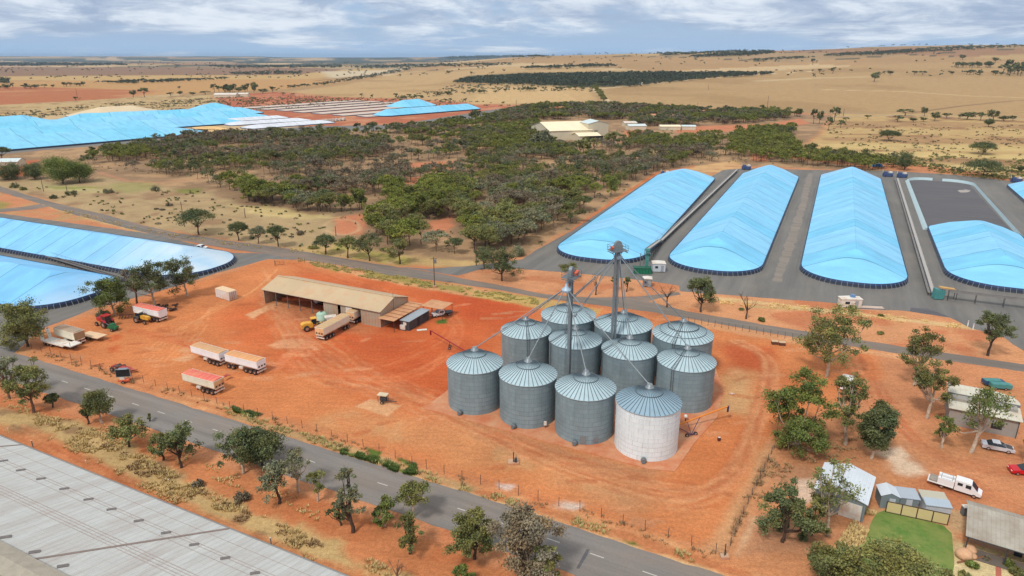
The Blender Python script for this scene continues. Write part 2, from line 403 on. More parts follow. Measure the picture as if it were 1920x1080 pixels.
# --- surroundings of the site
paint([(-900, 268), (0, 282), (150, 270), (400, 250), (560, 240), (700, 243), (960, 205), (1110, 196), (1330, 205), (1560, 214), (1540, 250), (1480, 292), (1700, 318), (1920, 350), (2400, 420), (2400, 1500), (-900, 1500)], gc(208, 142, 100), 6, 4, 15, mcol=gc(196, 124, 84), mscale=22)
paint([(-500, 295), (0, 285), (70, 283), (180, 272), (430, 250), (560, 240), (700, 243), (960, 212), (1110, 198), (1330, 208), (1560, 216), (1530, 255), (1480, 296), (1700, 322), (1640, 322), (1440, 312), (1250, 322), (1090, 420), (985, 480), (900, 500), (700, 482), (560, 460), (480, 400), (200, 340), (-500, 330)], LITTER, 4, 4, 14, mcol=gc(186, 150, 112), mscale=13, mott=0.0)
paint([(-500, 300), (0, 306), (70, 300), (60, 330), (-500, 345)], gc(196, 108, 72), 3, 3, 12)
# red clearings in the bush
for P in ([(760, 306), (870, 300), (850, 318), (775, 325)], [(735, 335), (790, 332), (790, 345), (740, 345)], [(625, 408), (690, 400), (680, 440), (620, 440)], [(880, 382), (925, 380), (915, 402), (885, 405)], [(800, 415), (850, 405), (845, 440), (800, 440)],
          [(1170, 245), (1215, 240), (1215, 262), (1165, 268)], [(1260, 238), (1440, 232), (1500, 222), (1520, 232), (1400, 245), (1270, 250)], [(1405, 288), (1440, 286), (1440, 304), (1410, 302)], [(690, 330), (740, 320), (740, 332), (700, 340)]):
    paint(P, gc(204, 132, 96), 2.5, 2.5, 6)
# dry grass paddock left of the bush
paint([(-100, 322), (60, 335), (180, 328), (250, 345), (330, 352), (385, 352), (450, 385), (500, 398), (620, 402), (640, 470), (540, 466), (433, 452), (333, 437), (230, 415), (120, 386), (50, 365), (-100, 345)], gc(182, 156, 116), 2.5, 3, 9, mcol=gc(162, 130, 98), mscale=12)
paint([(60, 342), (140, 347), (210, 356), (190, 362), (90, 358)], gc(196, 184, 130), 3, 3, 8, alpha=0.6)
paint([(205, 345), (280, 340), (300, 352), (240, 362), (205, 356)], gc(154, 152, 90), 3, 3, 8, alpha=0.6)
paint([(90, 350), (170, 350), (200, 353), (100, 355)], gc(140, 146, 70), 2, 2, 6, alpha=0.8)
paint([(330, 355), (380, 352), (375, 364), (335, 362)], gc(126, 130, 62), 2, 2, 6, alpha=0.8)
paint([(430, 385), (520, 388), (600, 404), (640, 408), (560, 412), (470, 400)], gc(214, 190, 132), 2.5, 3, 6, alpha=0.8)
pline([(188, 324), (240, 340), (300, 342), (380, 335)], 3.0, gc(190, 138, 106), 0.8, 1.0)
for i in range(5): pline([(180+i*35, 352+i*12), (330+i*30, 372+i*14), (450+i*20, 372+i*20)], 1.5, gc(146, 116, 86), 0.35, 1.2, warp=1.0)
pline(curve([(605, 425), (625, 412), (665, 415), (672, 432), (640, 440), (610, 432)], 6), 1.6, gc(206, 170, 130), 0.7, 0.8)
paint([(40, 362), (120, 392), (230, 420), (333, 442), (480, 462), (620, 478), (620, 486), (480, 468), (333, 450), (220, 425), (110, 398), (40, 368)], gc(206, 178, 122), 1.2, 1.5, 4, alpha=0.8)
paint([(540, 466), (640, 455), (760, 480), (900, 492), (890, 500), (740, 497), (640, 484), (560, 472)], gc(196, 164, 112), 2, 2, 6, mcol=gc(176, 160, 92), mscale=8)
# strip beside bunker A: tan bank and orange drain
paint([(985, 486), (1075, 430), (1180, 352), (1235, 322), (1380, 300), (1400, 316), (1355, 320), (1330, 333), (1240, 326), (1150, 384), (1070, 436), (1005, 482)], gc(210, 168, 120), 1.5, 1.5, 6, mcol=gc(190, 138, 96), mscale=8)
pline([(1000, 478), (1075, 432), (1150, 378), (1232, 324), (1300, 312)], 2.2, gc(204, 118, 72), 0.9, 0.8, warp=0.4)
paint([(1590, 312), (1700, 306), (1800, 318), (1920, 338), (1920, 346), (1790, 328), (1690, 322)], gc(204, 138, 96), 2, 2, 8)
# left of the yard: bank between road and bunker
paint([(-400, 352), (0, 362), (75, 383), (137, 403), (200, 423), (233, 430), (333, 452), (433, 469), (500, 478), (430, 480), (400, 468), (280, 438), (0, 400), (-400, 380)], gc(204, 138, 98), 1.2, 1.5, 5, mcol=gc(190, 150, 104), mscale=9)
paint([(-300, 372), (0, 376), (20, 384), (0, 396), (-300, 392)], gc(150, 148, 78), 2, 2, 5, alpha=0.8)
# --- the yard
YARD = [(105, 612), (240, 566), (420, 515), (500, 486), (560, 488), (700, 512), (830, 536), (1013, 562), (1143, 580), (1290, 602), (1513, 641), (1640, 662), (1660, 700), (1500, 800), (1455, 830), (1410, 940), (1360, 1045), (1100, 965), (800, 880), (560, 800), (230, 705), (60, 655)]
paint(YARD, ORANGE, 1.5, 1.5, 5, mcol=gc(212, 134, 84), mscale=9)
paint([(500, 560), (860, 560), (1000, 590), (850, 780), (760, 750), (560, 700), (440, 650), (380, 600)], gc(208, 112, 66), 11, 8, 14, mcol=gc(202, 102, 60), mscale=11)
paint([(700, 640), (850, 600), (990, 580), (850, 760), (760, 730), (640, 700)], DEEP, 12, 9, 14, alpha=0.55)
paint([(560, 505), (760, 530), (960, 565), (1000, 590), (850, 585), (700, 560), (560, 520)], gc(206, 104, 60), 4, 3, 10, alpha=0.85)
paint([(820, 545), (1000, 572), (960, 600), (870, 600)], gc(196, 86, 48), 4, 3, 8, alpha=0.8)
paint([(640, 760), (840, 790), (1000, 850), (1200, 905), (1320, 960), (1100, 930), (800, 850), (600, 790)], gc(210, 146, 98), 4, 4, 8, alpha=0.7, mcol=gc(206, 160, 112), mscale=7)
paint([(1345, 690), (1450, 700), (1500, 720), (1460, 830), (1390, 900), (1250, 960), (1100, 900), (1300, 880), (1380, 800)], gc(206, 120, 72), 5, 5, 10, alpha=0.7)
paint([(1345, 640), (1440, 655), (1440, 700), (1350, 700)], gc(190, 92, 54), 4, 4, 8, alpha=0.9)
paint([(1365, 690), (1425, 700), (1410, 780), (1350, 770)], gc(206, 166, 118), 3, 3, 6, alpha=0.8)
paint([(1050, 905), (1180, 900), (1250, 930), (1180, 960)], gc(196, 162, 122), 4, 3, 6, alpha=0.5)
paint([(880, 790), (960, 800), (1100, 850), (1250, 880), (1200, 905), (1000, 860), (880, 815)], gc(176, 132, 98), 2, 2, 5, alpha=0.6)
paint([(840, 760), (900, 770), (880, 800), (820, 790)], gc(176, 126, 92), 3, 3, 6, alpha=0.5)
# shed surroundings
paint([(495, 545), (540, 560), (700, 612), (690, 630), (560, 600), (500, 580)], gc(180, 128, 92), 3, 2, 6, alpha=0.6)
paint([(460, 590), (505, 571), (545, 560), (550, 566), (520, 574), (475, 596)], gc(222, 168, 124), 0.4, 0.4, 3)
paint([(500, 648), (530, 636), (562, 634), (590, 642), (594, 654), (520, 652)], gc(224, 158, 116), 0.6, 1.4, 4)
paint([(320, 674), (352, 665), (374, 668), (345, 680)], gc(220, 162, 118), 0.5, 1.2, 4)
paint([(330, 657), (362, 648), (378, 652), (350, 660)], gc(218, 160, 116), 0.5, 1.0, 4, alpha=0.8)
paint([(664, 762), (694, 748), (752, 760), (727, 782)], gc(226, 170, 124), 0.35, 0.3, 3)
paint([(1060, 945), (1090, 948), (1075, 956), (1040, 952)], gc(226, 210, 196), 0.8, 1.2, 3, alpha=0.8)
paint([(930, 905), (965, 910), (955, 922), (930, 918)], gc(226, 210, 200), 0.6, 1.0, 3, alpha=0.8)
for P in ([(210, 628), (228, 624), (226, 636), (208, 640)], [(205, 652), (222, 648), (222, 660), (208, 662)]): paint(P, DEEP, 1, 0.8, 3, alpha=0.7)
# curved wheel scuffs near the entry (left) and everywhere the trucks turn
for i in range(8):
    pline(curve([(268+i*8, 668+i*2), (296+i*9, 640+i), (330+i*8, 618-i), (400, 586-i*2), (470, 548), (520, 505)], 8), 0.45, gc(232, 162, 108), 0.55, 0.35, seed=i, brk=0.15)
for i in range(6):
    pline(curve([(316+i*10, 612+i*4), (322+i*7, 634+i*3), (345+i*6, 648+i*2), (372+i*5, 655)], 8), 0.4, gc(186, 96, 58), 0.5, 0.3, seed=i)
rt = random.Random(4)
for i in range(46):
    k = rt.random(); o = rt.uniform(-12, 12)
    a = curve([(480+40*rt.random(), 500+rt.random()*60), (560+rt.random()*100, 640+rt.random()*60), (760+rt.random()*60, 735+rt.random()*40), (1000, 850+o), (1250, 925+o*2), (1370-20*k, 900+o), (1420, 780+o*2), (1440+o, 680+o), (1380+o, 640)], 8)
    pline(a, 0.5, rt.choice([gc(226, 156, 106), gc(188, 98, 60), gc(222, 164, 118), gc(176, 112, 76)]), 0.30, 0.4, warp=0.3, twin=0.9 if i % 2 else 0, brk=0.1, seed=i)
for i in range(26):
    o = rt.uniform(-30, 30)
    a = curve([(540+o, 495), (700+o, 540+abs(o)*.3), (830+o, 590+o*.4), (850-abs(o), 650+o), (700+o, 700+o*.5), (520+o, 690), (380+o, 650+o*.4), (250, 620)], 8)
    pline(a, 0.5, rt.choice([gc(222, 140, 92), gc(186, 84, 46), gc(214, 124, 80)]), 0.32, 0.5, warp=0.3, twin=0.9 if i % 2 else 0, brk=0.1, seed=i+50)
for i in range(16):
    o = rt.uniform(-20, 20)
    pline(curve([(1600+o, 660), (1640+o, 740), (1690+o, 800+o), (1780, 850+o), (1930, 880+o)], 8), 0.5, rt.choice([gc(226, 156, 112), gc(190, 104, 66)]), 0.35, 0.4, warp=0.3, twin=0.8, brk=0.1, seed=i)
paint([(818, 601), (836, 598), (838, 606), (820, 608)], GREEN, 0.4, 0.5, 1.5)
for i in range(300):
    zx, zy = rt.uniform(-110, 80), rt.uniform(70, 170); q_ = [(zx, zy), (zx+rt.uniform(1, 5), zy+rt.uniform(-1, 1.5))]; pline(q_, rt.uniform(0.3, 1.6), rt.choice([gc(226, 160, 116), gc(176, 96, 60), gc(206, 150, 110), gc(190, 100, 60)]), 0.45, 0.3, world=True, warp=0.5, seed=i)
pline([(540, 665), (570, 650), (590, 642)], 2.4, gc(222, 142, 98), 0.5, 0.4); pline([(520, 690), (540, 665)], 2.2, gc(222, 142, 98), 0.4, 0.4)
# east side: drain and fence line running north
pline([(1330, 1060), (1372, 985), (1420, 900), (1452, 838)], 3.2, gc(206, 160, 116), 0.8, 1.2, warp=0.6)
pline([(1372, 1000), (1400, 940), (1440, 860)], 1.0, gc(140, 96, 66), 0.6, 0.5, warp=0.3)
pline([(1385, 1040), (1410, 985), (1415, 970)], 1.0, gc(232, 200, 160), 0.8, 0.6, warp=0.6)
# land right of the yard (house lots)
paint([(1455, 830), (1500, 800), (1640, 790), (1750, 860), (1700, 990), (1600, 1080), (1340, 1080), (1380, 1000)], gc(206, 142, 98), 3, 3, 8, mcol=gc(192, 138, 102), mscale=7)
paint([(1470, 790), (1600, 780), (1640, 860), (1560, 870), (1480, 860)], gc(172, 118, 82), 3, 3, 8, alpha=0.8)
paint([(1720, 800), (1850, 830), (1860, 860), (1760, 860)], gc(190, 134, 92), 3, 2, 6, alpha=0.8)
paint([(1640, 960), (1800, 985), (1800, 1080), (1560, 1080)], gc(206, 176, 130), 1.5, 1.5, 5)
paint([(1800, 1020), (1990, 1050), (1990, 1250), (1760, 1250), (1780, 1080)], gc(222, 200, 152), 0.6, 0.5, 3)
paint([(1775, 955), (1812, 960), (1810, 1000), (1782, 990)], gc(200, 164, 124), 0.8, 0.8, 3)
paint([(1640, 848), (1690, 836), (1726, 880), (1705, 888), (1670, 872)], gc(232, 204, 176), 1.2, 2, 4, alpha=0.9)
paint([(1490, 900), (1535, 895), (1540, 940), (1495, 945)], gc(230, 200, 176), 0.8, 1, 4, alpha=0.9)
paint([(1540, 938), (1570, 940), (1560, 1010), (1530, 1000)], gc(160, 120, 92), 2, 2, 4, alpha=0.6)
# north side strip between yard fence and the two roads
paint([(560, 482), (640, 500), (723, 521), (830, 530), (1013, 560), (1013, 572), (830, 548), (700, 524), (600, 502)], gc(214, 158, 112), 0.8, 1.0, 4, mcol=gc(164, 150, 82), mscale=5)
paint([(675, 505), (760, 520), (870, 540), (870, 550), (760, 530), (690, 516)], gc(150, 144, 76), 0.8, 1.2, 4, alpha=0.8)
paint([(880, 546), (1010, 560), (1130, 580), (1120, 590), (1000, 576), (890, 556)], gc(196, 166, 104), 0.8, 1.2, 4, alpha=0.85)
paint([(1290, 598), (1513, 638), (1760, 676), (1760, 684), (1513, 648), (1290, 610)], gc(222, 164, 118), 0.6, 0.8, 4, alpha=0.8)
paint([(853, 517), (974, 500), (1107, 512), (1273, 532), (1270, 548), (1107, 560), (950, 538)], gc(212, 150, 108), 1, 1, 5, mcol=gc(200, 130, 90), mscale=8)
paint([(1215, 565), (1280, 545), (1560, 565), (1700, 583), (1860, 612), (1920, 650), (1990, 700), (1760, 665), (1513, 625), (1290, 585)], gc(214, 152, 108), 1, 1, 5, mcol=gc(204, 130, 90), mscale=10)
pline([(1350, 560), (1480, 574), (1600, 588), (1700, 600), (1820, 614)], 2.2, gc(222, 192, 140), 0.8, 0.8, warp=0.8)
pline([(1410, 575), (1520, 580), (1540, 585)], 2.0, gc(196, 176, 120), 0.7, 0.8, warp=0.8)
# highway verges
paint([(-300, 560), (60, 655), (230, 705), (560, 800), (800, 880), (1100, 965), (1360, 1045), (1600, 1110), (1300, 1090), (1000, 985), (640, 850), (400, 775), (0, 655)], gc(210, 142, 96), 1.0, 1.0, 4, mcol=gc(216, 158, 110), mscale=6)
pline([(230, 712), (560, 812), (800, 892), (1100, 980), (1400, 1080)], 1.5, gc(186, 112, 72), 0.6, 0.5, warp=0.4)
paint([(700, 870), (900, 930), (1100, 995), (1300, 1060), (1400, 1095), (1280, 1070), (1080, 1002), (860, 932), (690, 878)], gc(224, 190, 140), 0.6, 0.8, 3, alpha=0.85)
paint([(440, 775), (600, 822), (700, 850), (800, 884), (900, 918), (880, 922), (760, 884), (600, 834), (430, 784)], gc(192, 158, 112), 0.6, 0.8, 3, alpha=0.85)
for P in ([(640, 844), (662, 850), (700, 858), (722, 866), (716, 870), (680, 862), (645, 852)], [(688, 840), (715, 848), (712, 855), (695, 852)], [(745, 858), (780, 868), (778, 876), (755, 870)], [(745, 878), (780, 884), (778, 892), (750, 886)], [(440, 765), (460, 770), (485, 780), (470, 783), (445, 775)], [(1170, 1014), (1190, 1018), (1200, 1024), (1180, 1022)], [(812, 838+67), (822, 908), (816, 910)]):
    paint(P, GREEN, 0.35, 0.5, 1.5)
paint([(-500, 640), (0, 740), (200, 800), (400, 868), (640, 950), (850, 1030), (1000, 1085), (1000, 1300), (640, 1300), (0, 1300), (-600, 1200)], gc(206, 132, 86), 1.0, 1.0, 4, mcol=gc(196, 120, 76), mscale=7)
paint([(-100, 745), (60, 775), (150, 790), (230, 830), (330, 890), (470, 960), (600, 1010), (760, 1075), (800, 1110), (640, 1075), (460, 1000), (300, 935), (200, 880), (80, 820), (-100, 765)], gc(200, 168, 116), 1.2, 2.0, 4, mcol=gc(160, 128, 92), mscale=3.5)
paint([(60, 800), (180, 862), (300, 925), (450, 995), (640, 1070), (700, 1100), (560, 1075), (400, 1005), (250, 935), (100, 850)], gc(192, 104, 62), 1.0, 1.0, 4, alpha=0.7)
paint([(0, 815), (150, 880), (400, 985), (640, 1078), (600, 1078), (380, 1000), (120, 885)], gc(150, 124, 104), 0.6, 0.6, 3, alpha=0.7)
for i in range(10):
    pline([(40, 796+i*3), (200, 872+i*3.2), (420, 972+i*3.4), (640, 1060+i*3.6)], 0.4, rt.choice([gc(170, 96, 62), gc(220, 150, 104)]), 0.4, 0.3, warp=0.3, brk=0.1, seed=i)

gm = npmesh('ground', np.stack([GXn, GYn, GZn], 1), np.stack([a.ravel() for a in (lambda I: (I[:-1, :-1], I[:-1, 1:], I[1:, 1:], I[1:, :-1]))(np.arange(nr*ncn).reshape(nr, ncn))], 1), [], None, np.clip(COLR, 0.005, 1), smooth=True)
m, t, b = newmat('ground_earth'); l = t.links.new
at = NN(t, 'ShaderNodeAttribute', attribute_name='tint'); co = NN(t, 'ShaderNodeTexCoord')
def gn(sc, de, ro, lo, hi, st=(1, 1, 1)):
    mp = NN(t, 'ShaderNodeMapping'); mp.inputs['Scale'].default_value = st; l(co.outputs['Object'], mp.inputs[0])
    n = NN(t, 'ShaderNodeTexNoise'); n.inputs['Scale'].default_value = sc; n.inputs['Detail'].default_value = de; n.inputs['Roughness'].default_value = ro; l(mp.outputs[0], n.inputs['Vector'])
    r = NN(t, 'ShaderNodeMapRange'); l(n.outputs[0], r.inputs[0]); r.inputs[1].default_value = 0.3; r.inputs[2].default_value = 0.7; r.inputs[3].default_value = lo; r.inputs[4].default_value = hi
    return r.outputs[0]
def gmul(a, b_):
    n = NN(t, 'ShaderNodeMath', operation='MULTIPLY'); l(a, n.inputs[0]); l(b_, n.inputs[1]); return n.outputs[0]
f = gmul(gn(0.09, 8, 0.62, 0.86, 1.14), gn(1.6, 8, 0.85, 0.64, 1.36)); f = gmul(f, gn(0.6, 5, 0.6, 0.92, 1.08, (0.35, 1.6, 1))); f = gmul(f, gn(5.5, 4, 0.8, 0.76, 1.24))
v = NN(t, 'ShaderNodeVectorMath', operation='SCALE'); l(at.outputs['Color'], v.inputs[0]); l(f, v.inputs['Scale'])
l(v.outputs[0], b.inputs['Base Color']); b.inputs['Roughness'].default_value = 0.95; b.inputs['Specular IOR Level'].default_value = 0.15
nb = NN(t, 'ShaderNodeTexNoise'); nb.inputs['Scale'].default_value = 1.4; nb.inputs['Detail'].default_value = 8; l(co.outputs['Object'], nb.inputs['Vector'])
bp = NN(t, 'ShaderNodeBump'); bp.inputs['Strength'].default_value = 0.35; bp.inputs['Distance'].default_value = 0.25; l(nb.outputs[0], bp.inputs['Height']); l(bp.outputs[0], b.inputs['Normal'])
gm.materials.append(m)
go = bpy.data.objects.new('ground', gm); COL.objects.link(go); tag(go, kind='structure')
del GXn, GYn, GZn, COLR

# ------------------------------------------------------------------ sealed roads and aprons
def asphalt(name, base, dust, dustamt=0.4, sc=0.25, rot=26.3):
    m, t, b = newmat(name); l = t.links.new; co = NN(t, 'ShaderNodeTexCoord')
    def nz(s, d, r, st=(1, 1, 1)):
        m0 = NN(t, 'ShaderNodeMapping'); m0.inputs['Rotation'].default_value = (0, 0, R(rot)); l(co.outputs['Object'], m0.inputs[0]); mp = NN(t, 'ShaderNodeMapping'); mp.inputs['Scale'].default_value = st; l(m0.outputs[0], mp.inputs[0])
        n = NN(t, 'ShaderNodeTexNoise'); n.inputs['Scale'].default_value = s; n.inputs['Detail'].default_value = d; n.inputs['Roughness'].default_value = r; l(mp.outputs[0], n.inputs['Vector']); return n.outputs[0]
    def mr(x, a, b_, c, d):
        n = NN(t, 'ShaderNodeMapRange'); l(x, n.inputs[0]); [setattr(n.inputs[i+1], 'default_value', q) for i, q in enumerate((a, b_, c, d))]; return n.outputs[0]
    k = NN(t, 'ShaderNodeMath', operation='MULTIPLY'); l(mr(nz(sc*2.2, 7, 0.65, (0.05, 1, 1)), 0.3, 0.7, 0.76, 1.20), k.inputs[0]); l(mr(nz(3, 5, 0.7), 0.3, 0.7, 0.9, 1.1), k.inputs[1])
    v = NN(t, 'ShaderNodeVectorMath', operation='SCALE'); v.inputs[0].default_value = base; l(k.outputs[0], v.inputs['Scale'])
    mx = NN(t, 'ShaderNodeMix', data_type='RGBA'); l(mr(nz(0.09, 8, 0.7, (0.5, 1, 1)), 0.45, 0.75, 0.0, dustamt), mx.inputs[0]); l(v.outputs[0], mx.inputs[6]); mx.inputs[7].default_value = (*dust, 1)
    l(mx.outputs[2], b.inputs['Base Color']); b.inputs['Roughness'].default_value = 0.85; return m
A_HW = asphalt('highway_seal', C(122, 117, 113), C(156, 130, 108), 0.35)
A_RD = asphalt('road_seal', C(114, 106, 98), C(176, 136, 112), 0.45)
A_AP = asphalt('apron_seal', C(108, 106, 103), C(132, 124, 114), 0.6, 0.12, -65.0)
A_DK = asphalt('fresh_seal', C(88, 86, 90), C(110, 104, 100), 0.3)
CONC = M('concrete', C(196, 176, 152), 0.9, var=0.12, dirt=C(186, 120, 84), dirt_amt=0.8, dirt_scale=0.3)
def rough_edge(P, step=1.6, amp=0.28, seed=0):
    out = []
    for i in range(len(P)):
        a = Vector(P[i]); b = Vector(P[(i+1) % len(P)]); d = b-a; n = max(1, int(d.length/step)); n = min(n, 160)
        if d.length < 1e-6: continue
        nn = Vector((-d.y, d.x)).normalized()
        for j in range(n):
            p = a+d*(j/n); q = (float(fbm(np.array([p.x/2.2]), np.array([p.y/2.2]), 7+seed, 3)[0])-0.5)*2*amp*(1+p.length*0.002)
            out.append((p.x+nn.x*q, p.y+nn.y*q))
    return out
def sheet(name, P, z, mat, amp=0.28, kind='structure', parent=None, step=1.6, thick=0.0):
    if amp: P = rough_edge(P, step, amp)
    bm = bmesh.new(); vs = [bm.verts.new((x, y, z)) for x, y in P]; bm.faces.new(vs)
    bmesh.ops.triangulate(bm, faces=bm.faces[:])
    if bm.faces[:][0].normal.z < 0: bmesh.ops.reverse_faces(bm, faces=bm.faces[:])
    bm.normal_update()
    if thick:
        ret = bmesh.ops.extrude_face_region(bm, geom=bm.faces[:]); 
        bmesh.ops.translate(bm, verts=[g for g in ret['geom'] if isinstance(g, bmesh.types.BMVert)], vec=(0, 0, -thick)); bmesh.ops.recalc_face_normals(bm, faces=bm.faces[:])
    me = bpy.data.meshes.new(name); bm.to_mesh(me); bm.free(); me.materials.append(mat)
    o = bpy.data.objects.new(name, me); COL.objects.link(o); o.parent = parent
    if kind: o['kind'] = kind
    return o
# highway: centre line from the painted dashes
CLP = [(121.7, 716), (252.3, 757.7), (412.3, 809.3), (595.7, 869), (736.7, 914.3), (885, 962), (1061.3, 1021.7), (1153.3, 1053.7)]
cw_ = PG(CLP); d0 = (Vector(cw_[0])-Vector(cw_[2])).normalized(); d1 = (Vector(cw_[-1])-Vector(cw_[-3])).normalized()
cen = [tuple(Vector(cw_[0])+d0*260)]+[tuple(Vector(cw_[0])+d0*60)]+cw_+[tuple(Vector(cw_[-1])+d1*60), tuple(Vector(cw_[-1])+d1*200)]
def offs(P, o):
    out = []
    for i, p in enumerate(P):
        a = Vector(P[max(i-1, 0)]); b = Vector(P[min(i+1, len(P)-1)]); d = (b-a).normalized(); out.append((p[0]-d.y*o, p[1]+d.x*o))
    return out
sheet('highway', offs(cen, 3.9)+list(reversed(offs(cen, -4.7))), 0.022, A_HW)
WHT = M('line_paint', C(200, 196, 188), 0.8, var=0.2, scale=2)
mb = MB(); tot = 0; seg = []
cl = curve(cen, 40); acc = [0]
for a, b_ in zip(cl, cl[1:]): acc.append(acc[-1]+math.dist(a, b_))
def alen(s):
    i = max(j for j in range(len(acc)) if acc[j] <= s); i = min(i, len(cl)-2); k = (s-acc[i])/(acc[i+1]-acc[i]); a = Vector(cl[i]); b_ = Vector(cl[i+1]); return a+(b_-a)*k, (b_-a).normalized()
s0 = min(range(len(cl)), key=lambda j: math.dist(cl[j], G(121.7, 716))); s = acc[s0]-1.0-7.12*12
while s < acc[-1]-6:
    if s > 0:
        p, d = alen(s); q, _ = alen(s+1.9); n = Vector((-d.y, d.x))*0.062
        mb.quad((*(p-n), 0.032), (*(q-n), 0.032), (*(q+n), 0.032), (*(p+n), 0.032))
    s += 7.12
o = mb.build('road_marking', WHT); tag(o, kind='structure')
up_ = [(-500, 262), (-200, 305), (0, 349), (50, 365), (100, 380), (187, 400), (267, 422), (333, 437), (433, 452), (533, 465), (640, 484), (740, 500), (790, 507), (853, 519), (900, 528), (950, 537), (1022, 552), (1107, 558), (1191, 556), (1239, 552), (1270, 547), (1277, 552), (1240, 558), (1216, 565), (1290, 584), (1400, 603), (1513, 622), (1640, 642), (1760, 660), (1920, 683), (2300, 735)]
lo_ = [(2300, 752), (1920, 697), (1760, 674), (1640, 656), (1513, 637), (1400, 617), (1290, 597), (1215, 584), (1143, 575), (1071, 566), (1013, 558), (926, 542), (830, 528), (723, 515), (640, 498), (567, 487), (500, 476), (433, 467), (333, 450), (233, 427), (137, 402), (75, 382), (0, 360), (-200, 318), (-500, 274)]
sheet('road', PG(up_+lo_), 0.016, A_RD)
ap_ = [(742, 500), (800, 504), (887, 498), (980, 486), (1003, 470), (1075, 431), (1150, 381), (1236, 325), (1262, 322), (1330, 333), (1355, 319), (1400, 315), (1500, 318), (1540, 319), (1680, 321), (1790, 328), (1860, 335), (1920, 344), (2400, 410), (2400, 800), (1965, 690), (1920, 658), (1880, 632), (1822, 616), (1781, 596), (1700, 583), (1640, 580), (1605, 575), (1560, 568), (1400, 556), (1300, 548), (1276, 546), (1272, 535), (1200, 525), (1107, 515), (1047, 510), (974, 504), (902, 505), (858, 517), (790, 506)]
sheet('bunker_apron', PG(ap_), 0.010, A_AP)
sheet('bunker_apron', PG([(-900, 330), (-300, 372), (0, 400), (280, 438), (400, 466), (430, 474), (497, 475), (560, 487), (500, 486), (440, 503), (409, 511), (330, 537), (240, 562), (178, 577), (106, 606), (66, 622), (40, 650), (20, 668), (-60, 690), (-900, 560)]), 0.010, A_AP)
sheet('side_road', PG([(-300, 395), (0, 392), (40, 388), (75, 383), (92, 387), (60, 393), (0, 398), (-300, 405)]), 0.019, A_RD)
sheet('asphalt_patch', PG([(1708, 577), (1740, 579), (1781, 594), (1770, 594), (1706, 584)]), 0.018, A_DK, 0.1)
LAWN = M('lawn', C(72, 116, 40), 0.95, var=0.4, scale=1.6, dirt=C(126, 136, 70), dirt_amt=0.9, dirt_scale=0.35, bump=0.6)
sheet('lawn', PG([(1646, 963), (1660, 956), (1770, 985), (1784, 1000), (1790, 1060), (1780, 1100), (1700, 1110), (1600, 1080), (1625, 1010), (1632, 985)]), 0.012, LAWN, 0.25, kind='structure')
sheet('asphalt_patch', PG([(1448, 527), (1463, 530), (1493, 455), (1513, 380), (1524, 325), (1515, 325), (1500, 380), (1474, 450)]), 0.015, asphalt('worn_seal', C(128, 120, 112), C(150, 136, 120), 0.5), 0.5)
sheet('asphalt_patch', PG([(1080, 1066), (1086, 1067), (1102, 1040), (1106, 1030), (1100, 1030), (1092, 1046)]), 0.026, A_DK, 0.1)
sheet('dust_patch', PG([(1795, 357), (1810, 355), (1824, 358), (1815, 361), (1800, 361)]), 0.030, asphalt('dusty_seal', C(160, 152, 146), C(176, 166, 158), 0.5), 0.6)
BRK = M('brick_paving', C(178, 104, 84), 0.9, var=0.2, scale=4)
sheet('brick_path', PG([(1866, 1040), (1876, 1042), (1880, 1130), (1868, 1130)]), 0.02, BRK, 0)
